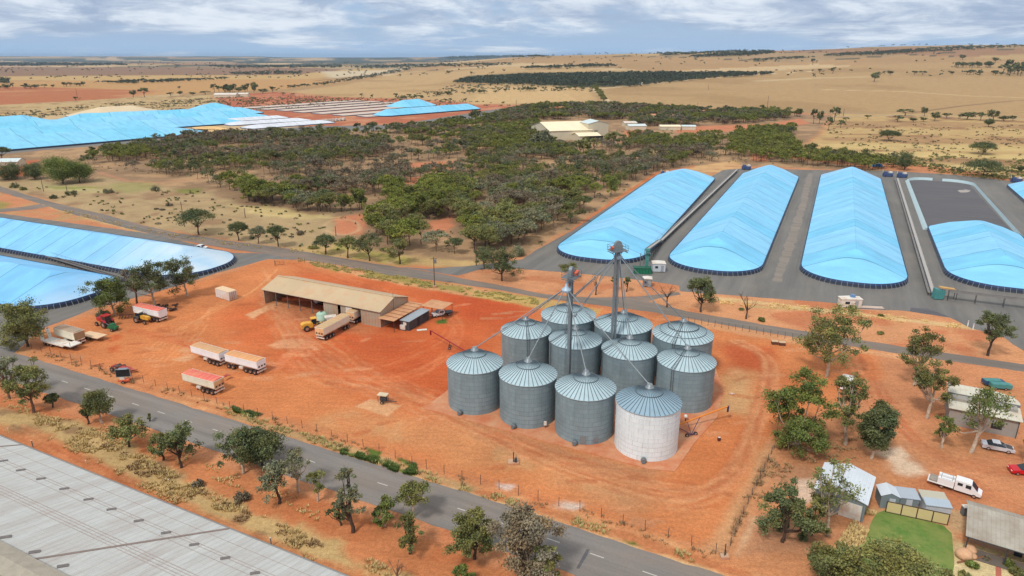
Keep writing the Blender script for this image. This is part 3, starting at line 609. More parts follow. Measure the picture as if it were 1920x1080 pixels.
# ------------------------------------------------------------------ grain silos
def silo_wall(name, c1, c2, mort, msize, dirt=None, rusty=0.0):
    m, t, b = newmat(name); l = t.links.new; co = NN(t, 'ShaderNodeTexCoord'); s = NN(t, 'ShaderNodeSeparateXYZ'); l(co.outputs['Object'], s.inputs[0])
    a = NN(t, 'ShaderNodeMath', operation='ARCTAN2'); l(s.outputs[1], a.inputs[0]); l(s.outputs[0], a.inputs[1])
    k = NN(t, 'ShaderNodeMath', operation='MULTIPLY'); l(a.outputs[0], k.inputs[0]); k.inputs[1].default_value = 5.2
    cb = NN(t, 'ShaderNodeCombineXYZ'); l(k.outputs[0], cb.inputs[0]); l(s.outputs[2], cb.inputs[1])
    br = NN(t, 'ShaderNodeTexBrick'); br.offset = 0.5; br.inputs['Scale'].default_value = 1; br.inputs['Brick Width'].default_value = 1.63; br.inputs['Row Height'].default_value = 0.83
    br.inputs['Mortar Size'].default_value = msize; br.inputs['Mortar Smooth'].default_value = 0.3
    br.inputs['Color1'].default_value = (*c1, 1); br.inputs['Color2'].default_value = (*c2, 1); br.inputs['Mortar'].default_value = (*mort, 1); l(cb.outputs[0], br.inputs[0])
    n = NN(t, 'ShaderNodeTexNoise'); mp = NN(t, 'ShaderNodeMapping'); mp.inputs['Scale'].default_value = (1, 1, 0.25); l(co.outputs['Object'], mp.inputs[0]); l(mp.outputs[0], n.inputs['Vector']); n.inputs['Scale'].default_value = 0.7; n.inputs['Detail'].default_value = 8; n.inputs['Roughness'].default_value = 0.7
    r = NN(t, 'ShaderNodeMapRange'); l(n.outputs[0], r.inputs[0]); r.inputs[1].default_value = 0.3; r.inputs[2].default_value = 0.7; r.inputs[3].default_value = 0.82 if rusty != 0.45 else 0.93; r.inputs[4].default_value = 1.14 if rusty != 0.45 else 1.04
    v = NN(t, 'ShaderNodeVectorMath', operation='SCALE'); l(br.outputs[0], v.inputs[0]); l(r.outputs[0], v.inputs['Scale']); out = v.outputs[0]
    if dirt:
        n2 = NN(t, 'ShaderNodeTexNoise'); mp2 = NN(t, 'ShaderNodeMapping'); mp2.inputs['Scale'].default_value = (3, 3, 0.35); mp2.inputs['Location'].default_value = (3, 1, 2); l(co.outputs['Object'], mp2.inputs[0]); l(mp2.outputs[0], n2.inputs['Vector']); n2.inputs['Scale'].default_value = 0.8; n2.inputs['Detail'].default_value = 9; n2.inputs['Roughness'].default_value = 0.75
        r2 = NN(t, 'ShaderNodeMapRange'); l(n2.outputs[0], r2.inputs[0]); r2.inputs[1].default_value = 0.52; r2.inputs[2].default_value = 0.75; r2.inputs[4].default_value = rusty
        mx = NN(t, 'ShaderNodeMix', data_type='RGBA'); l(r2.outputs[0], mx.inputs[0]); l(out, mx.inputs[6]); mx.inputs[7].default_value = (*dirt, 1); out = mx.outputs[2]
    l(out, b.inputs['Base Color']); b.inputs['Roughness'].default_value = 0.62; b.inputs['Metallic'].default_value = 0.0
    w_ = NN(t, 'ShaderNodeMath', operation='MULTIPLY'); l(s.outputs[2], w_.inputs[0]); w_.inputs[1].default_value = 2*math.pi/0.16; sn = NN(t, 'ShaderNodeMath', operation='SINE'); l(w_.outputs[0], sn.inputs[0])
    bp = NN(t, 'ShaderNodeBump'); bp.inputs['Strength'].default_value = 0.3; bp.inputs['Distance'].default_value = 0.02; l(sn.outputs[0], bp.inputs['Height']); l(bp.outputs[0], b.inputs['Normal'])
    return m
W_GAL = silo_wall('galvanised_wall', C(130, 150, 158), C(122, 142, 150), C(104, 120, 128), 0.028, C(140, 122, 112), 0.3)
W_GAL2 = silo_wall('galvanised_wall_dusty', C(134, 150, 156), C(126, 142, 148), C(108, 122, 128), 0.028, C(150, 132, 116), 0.46)
W_WHT = silo_wall('white_painted_wall', C(226, 236, 240), C(218, 229, 234), C(186, 186, 184), 0.024, C(140, 128, 118), 0.45)
S_ROOF = M('roof_sheet', C(168, 190, 198), 0.5, 0.0, var=0.12, scale=0.6)
S_ROOF2 = M('roof_sheet_blue', C(138, 164, 180), 0.5, 0.0, var=0.12, scale=0.6)
S_RIB = M('roof_rib', C(72, 86, 96), 0.5, 0.0)
GALV = M('galvanised_steel', C(128, 137, 142), 0.45, 0.25, var=0.15, scale=1.5)
GALD = M('weathered_steel', C(112, 120, 126), 0.5, 0.2, var=0.2, scale=1.2)
DARK = M('dark_steel', C(60, 62, 66), 0.6, var=0.2)
def make_silo(x, y, r, h, rh, label, wall, roof, white=False, door=False, ladder_a=None, rings=False, fan_a=None):
    t = thing('grain_silo', label, 'grain silo', (x, y, 0.10), 0, 'round grain silos in the silo block')
    n = 72
    mb = MB(); prof = [(r, 0)]
    k = int(h/0.83)
    for i in range(1, k+1):
        z = i*h/k; prof += [(r, z-0.05), (r+0.025, z-0.03), (r+0.025, z)]
        if i < k: prof.append((r, z+0.001))
    mb.lathe(prof, n=n, smooth=False)
    # stiffener posts
    if False:
        for i in range(24):
            a = 2*math.pi*(i+0.5)/24; mb.box(((r+0.05)*math.cos(a), (r+0.05)*math.sin(a), h/2), (0.07, 0.05, h-0.1), a)
    mb.build('wall', wall, t)
    mb = MB(); eave = r+0.16; top = 0.42
    mb.lathe([(eave, h-0.10), (eave, h-0.02), (top, h+rh-0.25)], n=n, smooth=False)
    nr_ = 40; sl = math.atan2(rh-0.23, eave-top); ln = math.hypot(eave-top, rh-0.23)
    for i in range(nr_):
        a = 2*math.pi*i/nr_; rm = (eave+top)/2
        c = (rm*math.cos(a), rm*math.sin(a), h-0.02+(rh-0.23)/2+0.035)
        mb.box(c, (ln, 0.085, 0.05), a, 1, ry=sl)
    mb.build('roof', [roof, S_RIB], t)
    mb = MB(); mb.lathe([(eave-1.0*3.2, 0), (eave-1.0*3.2+0.09, 0.0), (eave-1.0*3.2+0.05, 0.09)], c=(0, 0, h+rh-0.25-(eave-3.2-top)*math.tan(sl)+0.06), n=n)
    if rings:
        for rr in (0.5, 0.75): mb.lathe([(rr*eave, 0), (rr*eave+0.08, 0), (rr*eave+0.04, 0.08)], c=(0, 0, h-0.02+(1-rr)*eave*math.tan(sl)+0.08), n=n)
    mb.build('roof_ring', GALD, t)
    mb = MB(); mb.lathe([(0.75, -0.10), (0.62, 0.10), (0.5, 0.14), (0.46, 0.5), (0.34, 0.55)], c=(0, 0, h+rh-0.28), n=20, cap=True)
    mb.build('cap', GALV, t)
    if ladder_a is not None:
        a = ladder_a; mb = MB(); ca, sa = math.cos(a), math.sin(a)
        for o in (-0.22, 0.22):
            mb.tube(((r+0.18)*ca-o*sa, (r+0.18)*sa+o*ca, 0.3), ((r+0.18)*ca-o*sa, (r+0.18)*sa+o*ca, h+0.3), 0.03, n=5)
            mb.tube((eave*ca-o*sa, eave*sa+o*ca, h+0.12), (0.7*ca-o*sa, 0.7*sa+o*ca, h+rh-0.2), 0.03, n=5)
        for i in range(int(h/0.4)): mb.tube(((r+0.18)*ca+0.22*sa, (r+0.18)*sa-0.22*ca, 0.4+i*0.4), ((r+0.18)*ca-0.22*sa, (r+0.18)*sa+0.22*ca, 0.4+i*0.4), 0.02, n=4)
        for i in range(14):
            q = i/14; rr = eave+(0.7-eave)*q; z = h+0.12+(rh-0.32)*q
            mb.tube((rr*ca+0.22*sa, rr*sa-0.22*ca, z), (rr*ca-0.22*sa, rr*sa+0.22*ca, z), 0.025, n=4)
        mb.build('ladder', DARK, t)
    if fan_a is not None:
        a = fan_a; ca, sa = math.cos(a), math.sin(a)
        f = MB(); f.lathe([(0.12, -0.35), (0.42, -0.32), (0.45, 0), (0.42, 0.2), (0.3, 0.24)], c=(0, 0, 0), n=16, axis='X', cap=True)
        f.box((0.05, 0, -0.3), (0.7, 0.5, 0.12)); f.tube((0, 0, 0.1), (0, 0, 0.5), 0.16, 0.22, 8); f.box((-0.5, 0, -0.05), (0.6, 0.35, 0.35))
        o = f.build('aeration_fan', GALD, t); o.location = ((r+0.55)*ca, (r+0.55)*sa, 0.5); o.rotation_euler = (0, 0, a)
    if door:
        a = R(-98)
        mb = MB(); mb.box(((r+0.04)*math.cos(a), (r+0.04)*math.sin(a), 0.95), (0.09, 1.0, 1.5), a); mb.build('door', GALV, t)
        mb = MB(); mb.box(((r+0.04)*math.cos(a+.42), (r+0.04)*math.sin(a+.42), 0.8), (0.09, 0.7, 0.9), a+.42); mb.build('hatch', GALV, t)
    return t
sil = [
 (-6.89, 115.47, 5.1, 8.35, 2.7, 'grey galvanised silo at the left end of the front row', W_GAL, S_ROOF, dict(ladder_a=None, fan_a=R(-118))),
 (2.88, 110.63, 5.1, 8.35, 2.7, 'grey galvanised silo second from the left in the front row', W_GAL, S_ROOF, dict(fan_a=R(-118))),
 (12.63, 105.46, 5.1, 8.35, 2.7, 'grey galvanised silo with a pale door panel beside the white silo in the front row', W_GAL, S_ROOF, dict(fan_a=R(-112), door=True)),
 (22.51, 100.51, 5.22, 8.35, 2.7, 'white painted silo with streaked walls and a blue grey roof, nearest of all the silos', W_WHT, S_ROOF2, dict(fan_a=R(-104), white=True)),
 (2.9, 131.3, 5.1, 8.35, 2.55, 'grey silo with a roof ladder at the left end of the middle row', W_GAL2, S_ROOF, dict(ladder_a=R(-86))),
 (12.7, 126.4, 5.2, 8.35, 2.5, 'grey silo standing directly behind the nearer elevator tower', W_GAL, S_ROOF, dict(ladder_a=R(200))),
 (22.7, 121.4, 5.2, 8.35, 2.6, 'grey silo in the middle row directly behind the white silo', W_GAL, S_ROOF, dict(ladder_a=R(190))),
 (32.57, 116.29, 5.25, 8.35, 2.65, 'grey silo right of the white one, the orange auger at its foot', W_GAL, S_ROOF, dict(ladder_a=R(-130))),
 (12.4, 140.1, 5.9, 8.35, 2.7, 'wide grey silo at the left end of the back row', W_GAL, S_ROOF, dict()),
 (23.6, 134.7, 6.0, 8.35, 2.75, 'wide grey silo directly behind the taller elevator tower', W_GAL, S_ROOF, dict(ladder_a=R(170))),
 (34.9, 129.1, 6.0, 8.35, 3.0, 'wide grey silo with rings round its roof, right end of the back row', W_GAL, S_ROOF, dict(rings=True, ladder_a=R(-120))),
]
for a in sil: make_silo(*a[:8], **a[8])
# concrete pad under the silos
pad = [G(822, 770), G(845, 752), (-8, 124), (2, 141), (12, 150), (30, 141), (43, 130), G(1365, 782), G(1305, 840), G(1243, 870), G(1190, 862), G(1000, 812)]
d_ = Vector((9.8, -5.0)).normalized(); e_ = Vector((d_.y*-1, d_.x))
o0 = Vector((2.88, 110.63))
PADP = [tuple(o0+d_*a+e_*b) for a, b in ((-18.2, -6.6), (-18.2, 8), (-14, 28), (-2, 40), (25, 40), (30, 26), (31, 15), (29.3, 4), (28.5, -5.6), (24.5, -6.9))]
sheet('silo_pad', PADP, 0.10, M('pad_concrete', C(204, 156, 120), 0.9, var=0.14, dirt=C(190, 112, 74), dirt_amt=0.9, dirt_scale=0.25), 0.0, kind='structure', thick=0.10)

# ------------------------------------------------------------------ bucket elevators
def elevator(x, y, h, label, motor, cone_z, targets, rz, motorc):
    t = thing('bucket_elevator', label, 'elevator tower', (x, y, 0.1), 0)
    mb = MB()
    for s in (-0.36, 0.36):
        mb.box((s*math.cos(rz), s*math.sin(rz), (h-1)/2), (0.28, 0.5, h-1), rz)
    for i in range(int(h/2.2)):
        for s in (-0.36, 0.36): mb.box((s*math.cos(rz), s*math.sin(rz), 1.2+i*2.2), (0.36, 0.58, 0.08), rz)
    mb.build('leg_casing', GALV, t)
    mb = MB(); mb.box((0, 0, 0.55), (1.7, 0.9, 1.1), rz); mb.prism([(-0.8, 0), (-0.2, 0), (-0.5, 0.8), (-1.2, 0.8)], -0.4, 0.4); mb.build('boot', GALD, t)
    mb = MB()
    mb.box((0, 0, h-0.7), (1.3, 0.75, 0.7), rz); 
    hd = MB(); hd.lathe([(0.74, -0.30), (0.74, 0.30)], n=22, axis='Y', cap=True); hd.box((0, 0, -0.6), (1.84, 0.68, 1.0)); hd.box((0.5, 0, -1.3), (1.0, 0.6, 0.7), ry=0.5)
    o = hd.build('head', GALV, t); o.location = (0, 0, h-0.6); o.rotation_euler = (0, 0, rz)
    # platform with rails
    pf = MB(); pz = h-1.75
    pf.box((0.0, 0.0, pz), (3.3, 2.7, 0.09)); pf.box((1.5, 0, pz-0.35), (0.12, 2.6, 0.12)); pf.box((-1.5, 0, pz-0.35), (0.12, 2.6, 0.12))
    o = pf.build('platform', GALD, t); o.rotation_euler = (0, 0, rz)
    rl = MB()
    for z in (0.5, 1.0):
        for a, b_ in (((-1.6, -1.3), (1.6, -1.3)), ((1.6, -1.3), (1.6, 1.3)), ((1.6, 1.3), (-1.6, 1.3)), ((-1.6, 1.3), (-1.6, -1.3))): rl.tube((*a, pz+z), (*b_, pz+z), 0.035, n=5)
    for p in ((-1.6, -1.3), (0, -1.3), (1.6, -1.3), (1.6, 0), (1.6, 1.3), (0, 1.3), (-1.6, 1.3), (-1.6, 0)): rl.tube((*p, pz), (*p, pz+1.0), 0.035, n=5)
    for s in (-1.2, 1.2): rl.tube((s, 0, pz-0.1), (s*0.3, 0, pz-1.8), 0.05, n=5)
    o = rl.build('railing', GALD, t); o.rotation_euler = (0, 0, rz)
    mo = MB(); mo.lathe([(0.05, -0.5), (0.3, -0.45), (0.32, 0.3), (0.22, 0.42)], n=12, axis='X', cap=True); mo.box((0.55, 0, 0), (0.5, 0.5, 0.6)); mo.box((0.1, 0, -0.35), (1.2, 0.5, 0.1))
    o = mo.build('motor', motorc, t); o.location = (motor[0], motor[1], pz+0.6); o.rotation_euler = (0, 0, rz)
    # caged ladder
    ld = MB(); lx, ly = 0.95*math.cos(rz+0.9), 0.95*math.sin(rz+0.9)
    for o_ in (-0.2, 0.2): ld.tube((lx+o_, ly, 0.4), (lx+o_, ly, h-1.7), 0.03, n=4)
    z = 0.6
    while z < h-1.8: ld.tube((lx-0.2, ly, z), (lx+0.2, ly, z), 0.018, n=4); z += 0.45
    z = 2.6
    while z < h-1.8:
        for j in range(7):
            a0, a1 = math.pi*j/7, math.pi*(j+1)/7
            ld.tube((lx+0.36*math.cos(a0), ly+0.1+0.5*math.sin(a0), z), (lx+0.36*math.cos(a1), ly+0.1+0.5*math.sin(a1), z), 0.02, n=4, cap=False)
        z += 1.3
    for j in (1, 3.5, 6):
        a0 = math.pi*j/7; ld.tube((lx+0.36*math.cos(a0), ly+0.1+0.5*math.sin(a0), 2.6), (lx+0.36*math.cos(a0), ly+0.1+0.5*math.sin(a0), h-1.8), 0.02, n=4)
    ld.box((lx, ly+0.3, h*0.55), (1.1, 1.0, 0.06)); ld.box((lx, ly+0.3, h*0.82), (1.1, 1.0, 0.06))
    for zz_ in (h*0.55, h*0.82):
        for q in ((lx-0.5, ly-0.1), (lx+0.5, ly-0.1), (lx+0.5, ly+0.8), (lx-0.5, ly+0.8)): ld.tube((*q, zz_), (*q, zz_+1.0), 0.025, n=4)
        ld.tube((lx-0.5, ly-0.1, zz_+1), (lx+0.5, ly-0.1, zz_+1), 0.025, n=4); ld.tube((lx+0.5, ly-0.1, zz_+1), (lx+0.5, ly+0.8, zz_+1), 0.025, n=4); ld.tube((lx-0.5, ly+.8, zz_+1), (lx+0.5, ly+0.8, zz_+1), 0.025, n=4)
    ld.build('ladder', GALD, t)
    # distributor and spouts
    cx_, cy_ = cone_z[0], cone_z[1]; cz = cone_z[2]
    ds = MB(); ds.lathe([(0.25, 0.9), (0.3, 0.45), (0.85, 0.0), (0.9, -0.12), (0.7, -0.5)], c=(cx_, cy_, cz), n=24, cap=True); ds.tube((cx_, cy_, cz+0.8), (cx_*0.3, cy_*0.3, h-1.6), 0.22, n=8)
    ds.build('distributor', M('distributor_sheet', C(166, 188, 204), 0.5, 0.1), t)
    for (tx, ty, tz) in targets:
        a = Vector((cx_, cy_, cz-0.2)); b_ = Vector((tx-x, ty-y, tz-0.1)); d = b_-a; hv = Vector((d.x, d.y, 0)).normalized(); a = a+hv*0.7
        s = MB(); s.tube(a, b_, 0.095, n=8)
        L_ = (b_-a).length; k = int(L_/3.2)
        for i in range(1, k):
            q = a+(b_-a)*i/k; dn = (b_-a).normalized(); s.tube(q-dn*0.08, q+dn*0.08, 0.16, n=8)
        # truss rod under long spouts
        if L_ > 9:
            mid = (a+b_)/2-Vector((0, 0, 0.55)); q1 = a+(b_-a)*0.12; q2 = a+(b_-a)*0.88
            s.tube(q1, mid, 0.03, n=4); s.tube(mid, q2, 0.03, n=4); s.tube((a+b_)/2, mid, 0.03, n=4)
        dn = (b_-a).normalized(); s.tube(b_-dn*0.5, b_, 0.21, 0.24, n=10)
        s.build('spout', GALV, t)
    return t
RD = M('motor_orange', C(214, 100, 70), 0.5)
def apex(i): s_ = sil[i]; return (s_[0], s_[1], s_[3]+s_[4]+0.12)
elevator(10.75, 117.6, 26.0, 'nearer and shorter galvanised elevator tower with spouts fanning out to the front silos', (0.9, 0.3), (-0.9, -0.5, 22.0), [apex(i) for i in (0, 1, 2, 3, 4, 5, 8)], R(62), RD)
elevator(20.4, 127.0, 28.3, 'taller galvanised elevator tower at the back with spouts to the rear silos', (-0.9, -0.2), (0.2, 0.4, 25.2), [apex(i) for i in (6, 7, 9, 10, 8)]+[(11.2, 118.4, 20.2), (11.6, 117.9, 16.5)], R(20), RD)

# ------------------------------------------------------------------ tarped grain bunkers
def tarp_mat(name, base, alt, alt2, period=9.0, seam=0.02, dustc=None, dustx=None):
    m, t, b = newmat(name); l = t.links.new; co = NN(t, 'ShaderNodeTexCoord'); s = NN(t, 'ShaderNodeSeparateXYZ'); l(co.outputs['Object'], s.inputs[0])
    vo = NN(t, 'ShaderNodeTexVoronoi', voronoi_dimensions='1D'); vo.inputs['Scale'].default_value = 1/period; vo.inputs['Randomness'].default_value = 0.9; l(s.outputs[0], vo.inputs['W'])
    ve = NN(t, 'ShaderNodeTexVoronoi', voronoi_dimensions='1D', feature='DISTANCE_TO_EDGE'); ve.inputs['Scale'].default_value = 1/period; ve.inputs['Randomness'].default_value = 0.9; l(s.outputs[0], ve.inputs['W'])
    sc = NN(t, 'ShaderNodeSeparateColor'); l(vo.outputs['Color'], sc.inputs[0])
    mx = NN(t, 'ShaderNodeMix', data_type='RGBA'); l(sc.outputs[0], mx.inputs[0]); mx.inputs[6].default_value = (*base, 1); mx.inputs[7].default_value = (*alt, 1)
    st = NN(t, 'ShaderNodeMath', operation='GREATER_THAN'); l(sc.outputs[1], st.inputs[0]); st.inputs[1].default_value = 0.88
    mx2 = NN(t, 'ShaderNodeMix', data_type='RGBA'); l(st.outputs[0], mx2.inputs[0]); l(mx.outputs[2], mx2.inputs[6]); mx2.inputs[7].default_value = (*alt2, 1)
    n = NN(t, 'ShaderNodeTexNoise'); n.inputs['Scale'].default_value = 0.25; n.inputs['Detail'].default_value = 7; n.inputs['Roughness'].default_value = 0.6; mp = NN(t, 'ShaderNodeMapping'); mp.inputs['Scale'].default_value = (1, 0.3, 1); l(co.outputs['Object'], mp.inputs[0]); l(mp.outputs[0], n.inputs['Vector'])
    r = NN(t, 'ShaderNodeMapRange'); l(n.outputs[0], r.inputs[0]); r.inputs[1].default_value = 0.3; r.inputs[2].default_value = 0.7; r.inputs[3].default_value = 0.86; r.inputs[4].default_value = 1.12
    e = NN(t, 'ShaderNodeMapRange'); l(ve.outputs['Distance'], e.inputs[0]); e.inputs[1].default_value = seam*0.3; e.inputs[2].default_value = seam*0.55; e.inputs[3].default_value = 0.42; e.inputs[4].default_value = 1.0
    k = NN(t, 'ShaderNodeMath', operation='MULTIPLY'); l(r.outputs[0], k.inputs[0]); l(e.outputs[0], k.inputs[1])
    v = NN(t, 'ShaderNodeVectorMath', operation='SCALE'); l(mx2.outputs[2], v.inputs[0]); l(k.outputs[0], v.inputs['Scale']); out = v.outputs[0]
    if dustc:
        dr_ = NN(t, 'ShaderNodeMapRange'); l(s.outputs[0], dr_.inputs[0]); dr_.inputs[1].default_value = dustx[0]; dr_.inputs[2].default_value = dustx[1]; dr_.interpolation_type = 'SMOOTHSTEP'
        n4 = NN(t, 'ShaderNodeTexNoise'); n4.inputs['Scale'].default_value = 0.12; n4.inputs['Detail'].default_value = 6; l(co.outputs['Object'], n4.inputs['Vector'])
        k4 = NN(t, 'ShaderNodeMath', operation='MULTIPLY'); l(dr_.outputs[0], k4.inputs[0]); l(n4.outputs[0], k4.inputs[1]); k5 = NN(t, 'ShaderNodeMath', operation='MULTIPLY'); k5.use_clamp = True; l(k4.outputs[0], k5.inputs[0]); k5.inputs[1].default_value = 1.6
        m3 = NN(t, 'ShaderNodeMix', data_type='RGBA'); l(k5.outputs[0], m3.inputs[0]); l(out, m3.inputs[6]); m3.inputs[7].default_value = (*dustc, 1); out = m3.outputs[2]
    l(out, b.inputs['Base Color']); b.inputs['Roughness'].default_value = 0.5; b.inputs['Specular IOR Level'].default_value = 0.25
    nb = NN(t, 'ShaderNodeTexNoise'); nb.inputs['Scale'].default_value = 0.5; nb.inputs['Detail'].default_value = 5; l(mp.outputs[0], nb.inputs['Vector'])
    bp = NN(t, 'ShaderNodeBump'); bp.inputs['Strength'].default_value = 0.15; bp.inputs['Distance'].default_value = 0.4; l(nb.outputs[0], bp.inputs['Height']); l(bp.outputs[0], b.inputs['Normal'])
    return m
T_A = tarp_mat('tarp_cyan', C(116, 194, 232), C(138, 200, 238), C(156, 194, 232), 12.0, 0.03)
T_F = tarp_mat('tarp_blue', C(116, 184, 230), C(132, 194, 236), C(146, 192, 232), 9, 0.035, dustc=C(196, 212, 224), dustx=(60, -5))
T_G = tarp_mat('tarp_blue_clean', C(116, 184, 232), C(128, 192, 236), C(136, 190, 232), 14, 0.02, dustc=C(180, 204, 226), dustx=(14, -6))
T_H = tarp_mat('tarp_turquoise', C(112, 194, 228), C(132, 200, 234), C(124, 190, 228), 24.0, 0.02)
T_W = tarp_mat('tarp_white', C(214, 218, 226), C(204, 208, 216), C(220, 222, 228), 60.0, 0.008)
T_P = tarp_mat('pad_pale', C(206, 186, 170), C(198, 178, 162), C(210, 190, 176), 60.0, 0.004)
WALLM = M('bunker_wall_steel', C(44, 50, 66), 0.6, var=0.25, scale=0.6)
SKIRT = M('tarp_skirt', C(36, 58, 96), 0.6, var=0.2, scale=0.5)
PROP = M('bunker_frame', C(150, 152, 154), 0.6, var=0.3, scale=1.0)
def contour(Lx, a, r0, r1, step=1.5):
    """rounded rectangle: x from 0..Lx, y -a..a; corner radius r0 at x=0, r1 at x=Lx"""
    pts = []
    def arc(cx, cy, r, t0, t1, n):
        for i in range(n): t = t0+(t1-t0)*i/n; pts.append((cx+r*math.cos(t), cy+r*math.sin(t), cx, cy, r))
    def line(x0, y0, x1, y1, r):
        n = max(2, int(math.hypot(x1-x0, y1-y0)/step))
        for i in range(n): pts.append((x0+(x1-x0)*i/n, y0+(y1-y0)*i/n, None, None, r))
    n0 = 14
    arc(r0, -a+r0, r0, math.pi, 1.5*math.pi, n0); line(r0, -a, Lx-r1, -a, 0); arc(Lx-r1, -a+r1, r1, 1.5*math.pi, 2*math.pi, n0); line(Lx, -a+r1, Lx, a-r1, 0)
    arc(Lx-r1, a-r1, r1, 0, 0.5*math.pi, n0); line(Lx-r1, a, r0, a, 0); arc(r0, a-r0, r0, 0.5*math.pi, math.pi, n0); line(0, a-r0, 0, -a+r0, 0)
    return pts
def bunker(name_loc, rz, Lx, a, r0, r1, hw, hr, tarp, label, group=None, props=True, wob=0.35, per=11.0, seed=0, wallm=None, name='grain_bunker', cat='grain bunker', endslope=1.0, propsz=1.0):
    t = thing(name, label, cat, (name_loc[0], name_loc[1], terr1(*name_loc)), rz, group)
    ct = contour(Lx, a, r0, r1); n = len(ct); K = 12; V = []; fs = []
    for k in range(K+1):
        d = a*k/K*0.999
        for (x, y, cx, cy, r) in ct:
            if cx is not None:
                if d < r: q = (cx+(x-cx)/r*(r-d), cy+(y-cy)/r*(r-d))
                else: q = (min(max(cx, d), Lx-d), min(max(cy, -a+d), a-d))
            else: q = (min(max(x, d), Lx-d), min(max(y, -a+d), a-d))
            f = d/a; z = hw+(hr-hw)*(f if f < .93 else 0.93+0.055*(1-((1-f)/.07)**2))
            z += wob*f*f*(abs(math.sin(math.pi*q[0]/per+seed))-0.4)+(float(fbm(np.array([q[0]/9+seed]), np.array([q[1]/9]), 5, 3)[0])-0.5)*wob*1.2*min(1, f*4)
            V.append((q[0], q[1], z))
    for k in range(K):
        for i in range(n): fs.append((k*n+i, k*n+(i+1) % n, (k+1)*n+(i+1) % n, (k+1)*n+i))
    mb = MB(); mb.add(V, fs, 0, True); o = mb.build('tarp', tarp, t, fix=False)
    if hw > 0.2:
        mb = MB(); vs = []
        def off(p, o_, z):
            x, y, cx, cy, r = p
            if cx is not None: return (cx+(x-cx)/r*(r+o_), cy+(y-cy)/r*(r+o_), z)
            if abs(y) >= a-1e-6: return (x, y+math.copysign(o_, y), z)
            return (x+(o_ if x > Lx/2 else -o_), y, z)
        for z, o_ in ((0.0, 0.40*propsz), (hw*0.98, 0.06)): vs += [off(p, o_, z) for p in ct]
        mb.add(vs, [(i, (i+1) % n, n+(i+1) % n, n+i) for i in range(n)]); mb.build('retaining_wall', wallm or WALLM, t)
        mb = MB(); vs = []
        for z, o_ in ((hw*0.60, 0.30*propsz), (hw+0.08, 0.10), (hw+0.05, -0.3)): vs += [off(p, o_, z) for p in ct]
        mb.add(vs, [(k*n+i, k*n+(i+1) % n, (k+1)*n+(i+1) % n, (k+1)*n+i) for k in range(2) for i in range(n)]); mb.build('skirt', SKIRT, t)
        if props:
            mb = MB(); acc_ = 0
            for i in range(n):
                p, q = ct[i], ct[(i+1) % n]; sl_ = math.dist(p[:2], q[:2]); acc_ += sl_
                if acc_ >= 0.75:
                    acc_ = 0; top = Vector(off(p, 0.12, hw*0.95)); bot = Vector(off(p, 0.95, 0.02)); ft = Vector(off(p, 0.45, 0.02))
                    mb.tube(top, bot, 0.05, n=4); mb.tube(ft, bot, 0.05, n=4)
            mb.build('wall_frame', PROP, t, kind='stuff')
    return t
AX = math.atan2(0.906, 0.423); 
def ufr(o, rz, x, y): return (o[0]+x*math.cos(rz)-y*math.sin(rz), o[1]+x*math.sin(rz)+y*math.cos(rz))
def from_sides(Lf, Rf, Lb, Rb, hw):
    """frame of a bunker from its near-left/right and far-left/right rim pixels"""
    a, b_, c, d = [Vector(G(*p, hw)) for p in (Lf, Rf, Lb, Rb)]
    ax = ((c-a).normalized()+(d-b_).normalized()).normalized(); nrm = Vector((-ax.y, ax.x))
    ml = (a+c)/2; mr = (b_+d)/2; wd = (ml-mr).dot(nrm); cen_ = (ml+mr)/2
    return ax, nrm, wd/2, cen_
HW = 1.3
def bk(Lf, Rf, Lb, Rb, front, back, r0, r1, hr, tarp, label, **k):
    ax, nrm, a, c = from_sides(Lf, Rf, Lb, Rb, HW)
    f = (Vector(G(*front, HW))-c).dot(ax); b_ = (Vector(G(*back, HW))-c).dot(ax); o = c+ax*f
    return bunker((o.x, o.y), math.atan2(ax.y, ax.x), b_-f, a, r0, r1, HW, hr, tarp, label, 'blue tarped grain bunkers on the sealed apron', **k)
bk((1050, 452), (1240, 452), (1220, 340), (1325, 347), (1150, 489), (1310, 328), 13, 9, 6.6, T_A, 'blue tarped grain bunker beside the scrub, leftmost behind the silos', seed=1, per=15)
bk((1275, 455), (1445, 460), (1370, 350), (1490, 350), (1345, 508), (1450, 325), 13, 8, 8.0, T_A, 'blue tarped grain bunker with a high ridge, between two conveyor lines', seed=2, per=16)
bk((1505, 480), (1692, 480), (1535, 350), (1655, 350), (1608, 530), (1600, 328), 13, 8, 7.6, T_A, 'blue tarped grain bunker between the high ridged one and the empty pad', seed=5, per=12)
# far right part-filled pad: tarp on the near part, pale walls around the empty end
ax, nrm, a_, c_ = from_sides((1765, 495), (1990, 500), (1750, 440), (1925, 440), HW)
f_ = (Vector(G(1900, 550, HW))-c_).dot(ax); b__ = (Vector(G(1830, 428, HW))-c_).dot(ax); o_ = c_+ax*f_
D_AX = math.atan2(ax.y, ax.x)
D_AX = math.atan2(0.906, 0.437)
dl = Vector((math.cos(D_AX), math.sin(D_AX))); dn_ = Vector((-dl.y, dl.x))
q_ = Vector(G(1776, 512, HW)); a_ = 14.4
o_ = q_-dn_*a_-dl*8
lenD = (Vector(G(1845, 418, 5))-o_).dot(dl)+8
bunker((o_.x, o_.y), D_AX, lenD, a_, 13, 6, HW, 7.0, T_A, 'partly filled blue tarped bunker at the right, in front of the empty walled pad', 'blue tarped grain bunkers on the sealed apron', seed=7, per=13)
o_D, l_D = o_, lenD
o2 = Vector(G(1892, 352, HW))-dn_*14.2
o2 = Vector(G(1960, 400, HW))-dn_*14.2*0
ax2 = D_AX; l2 = Vector(G(1892, 349, HW)); o2 = l2-dn_*14.4-dl*75
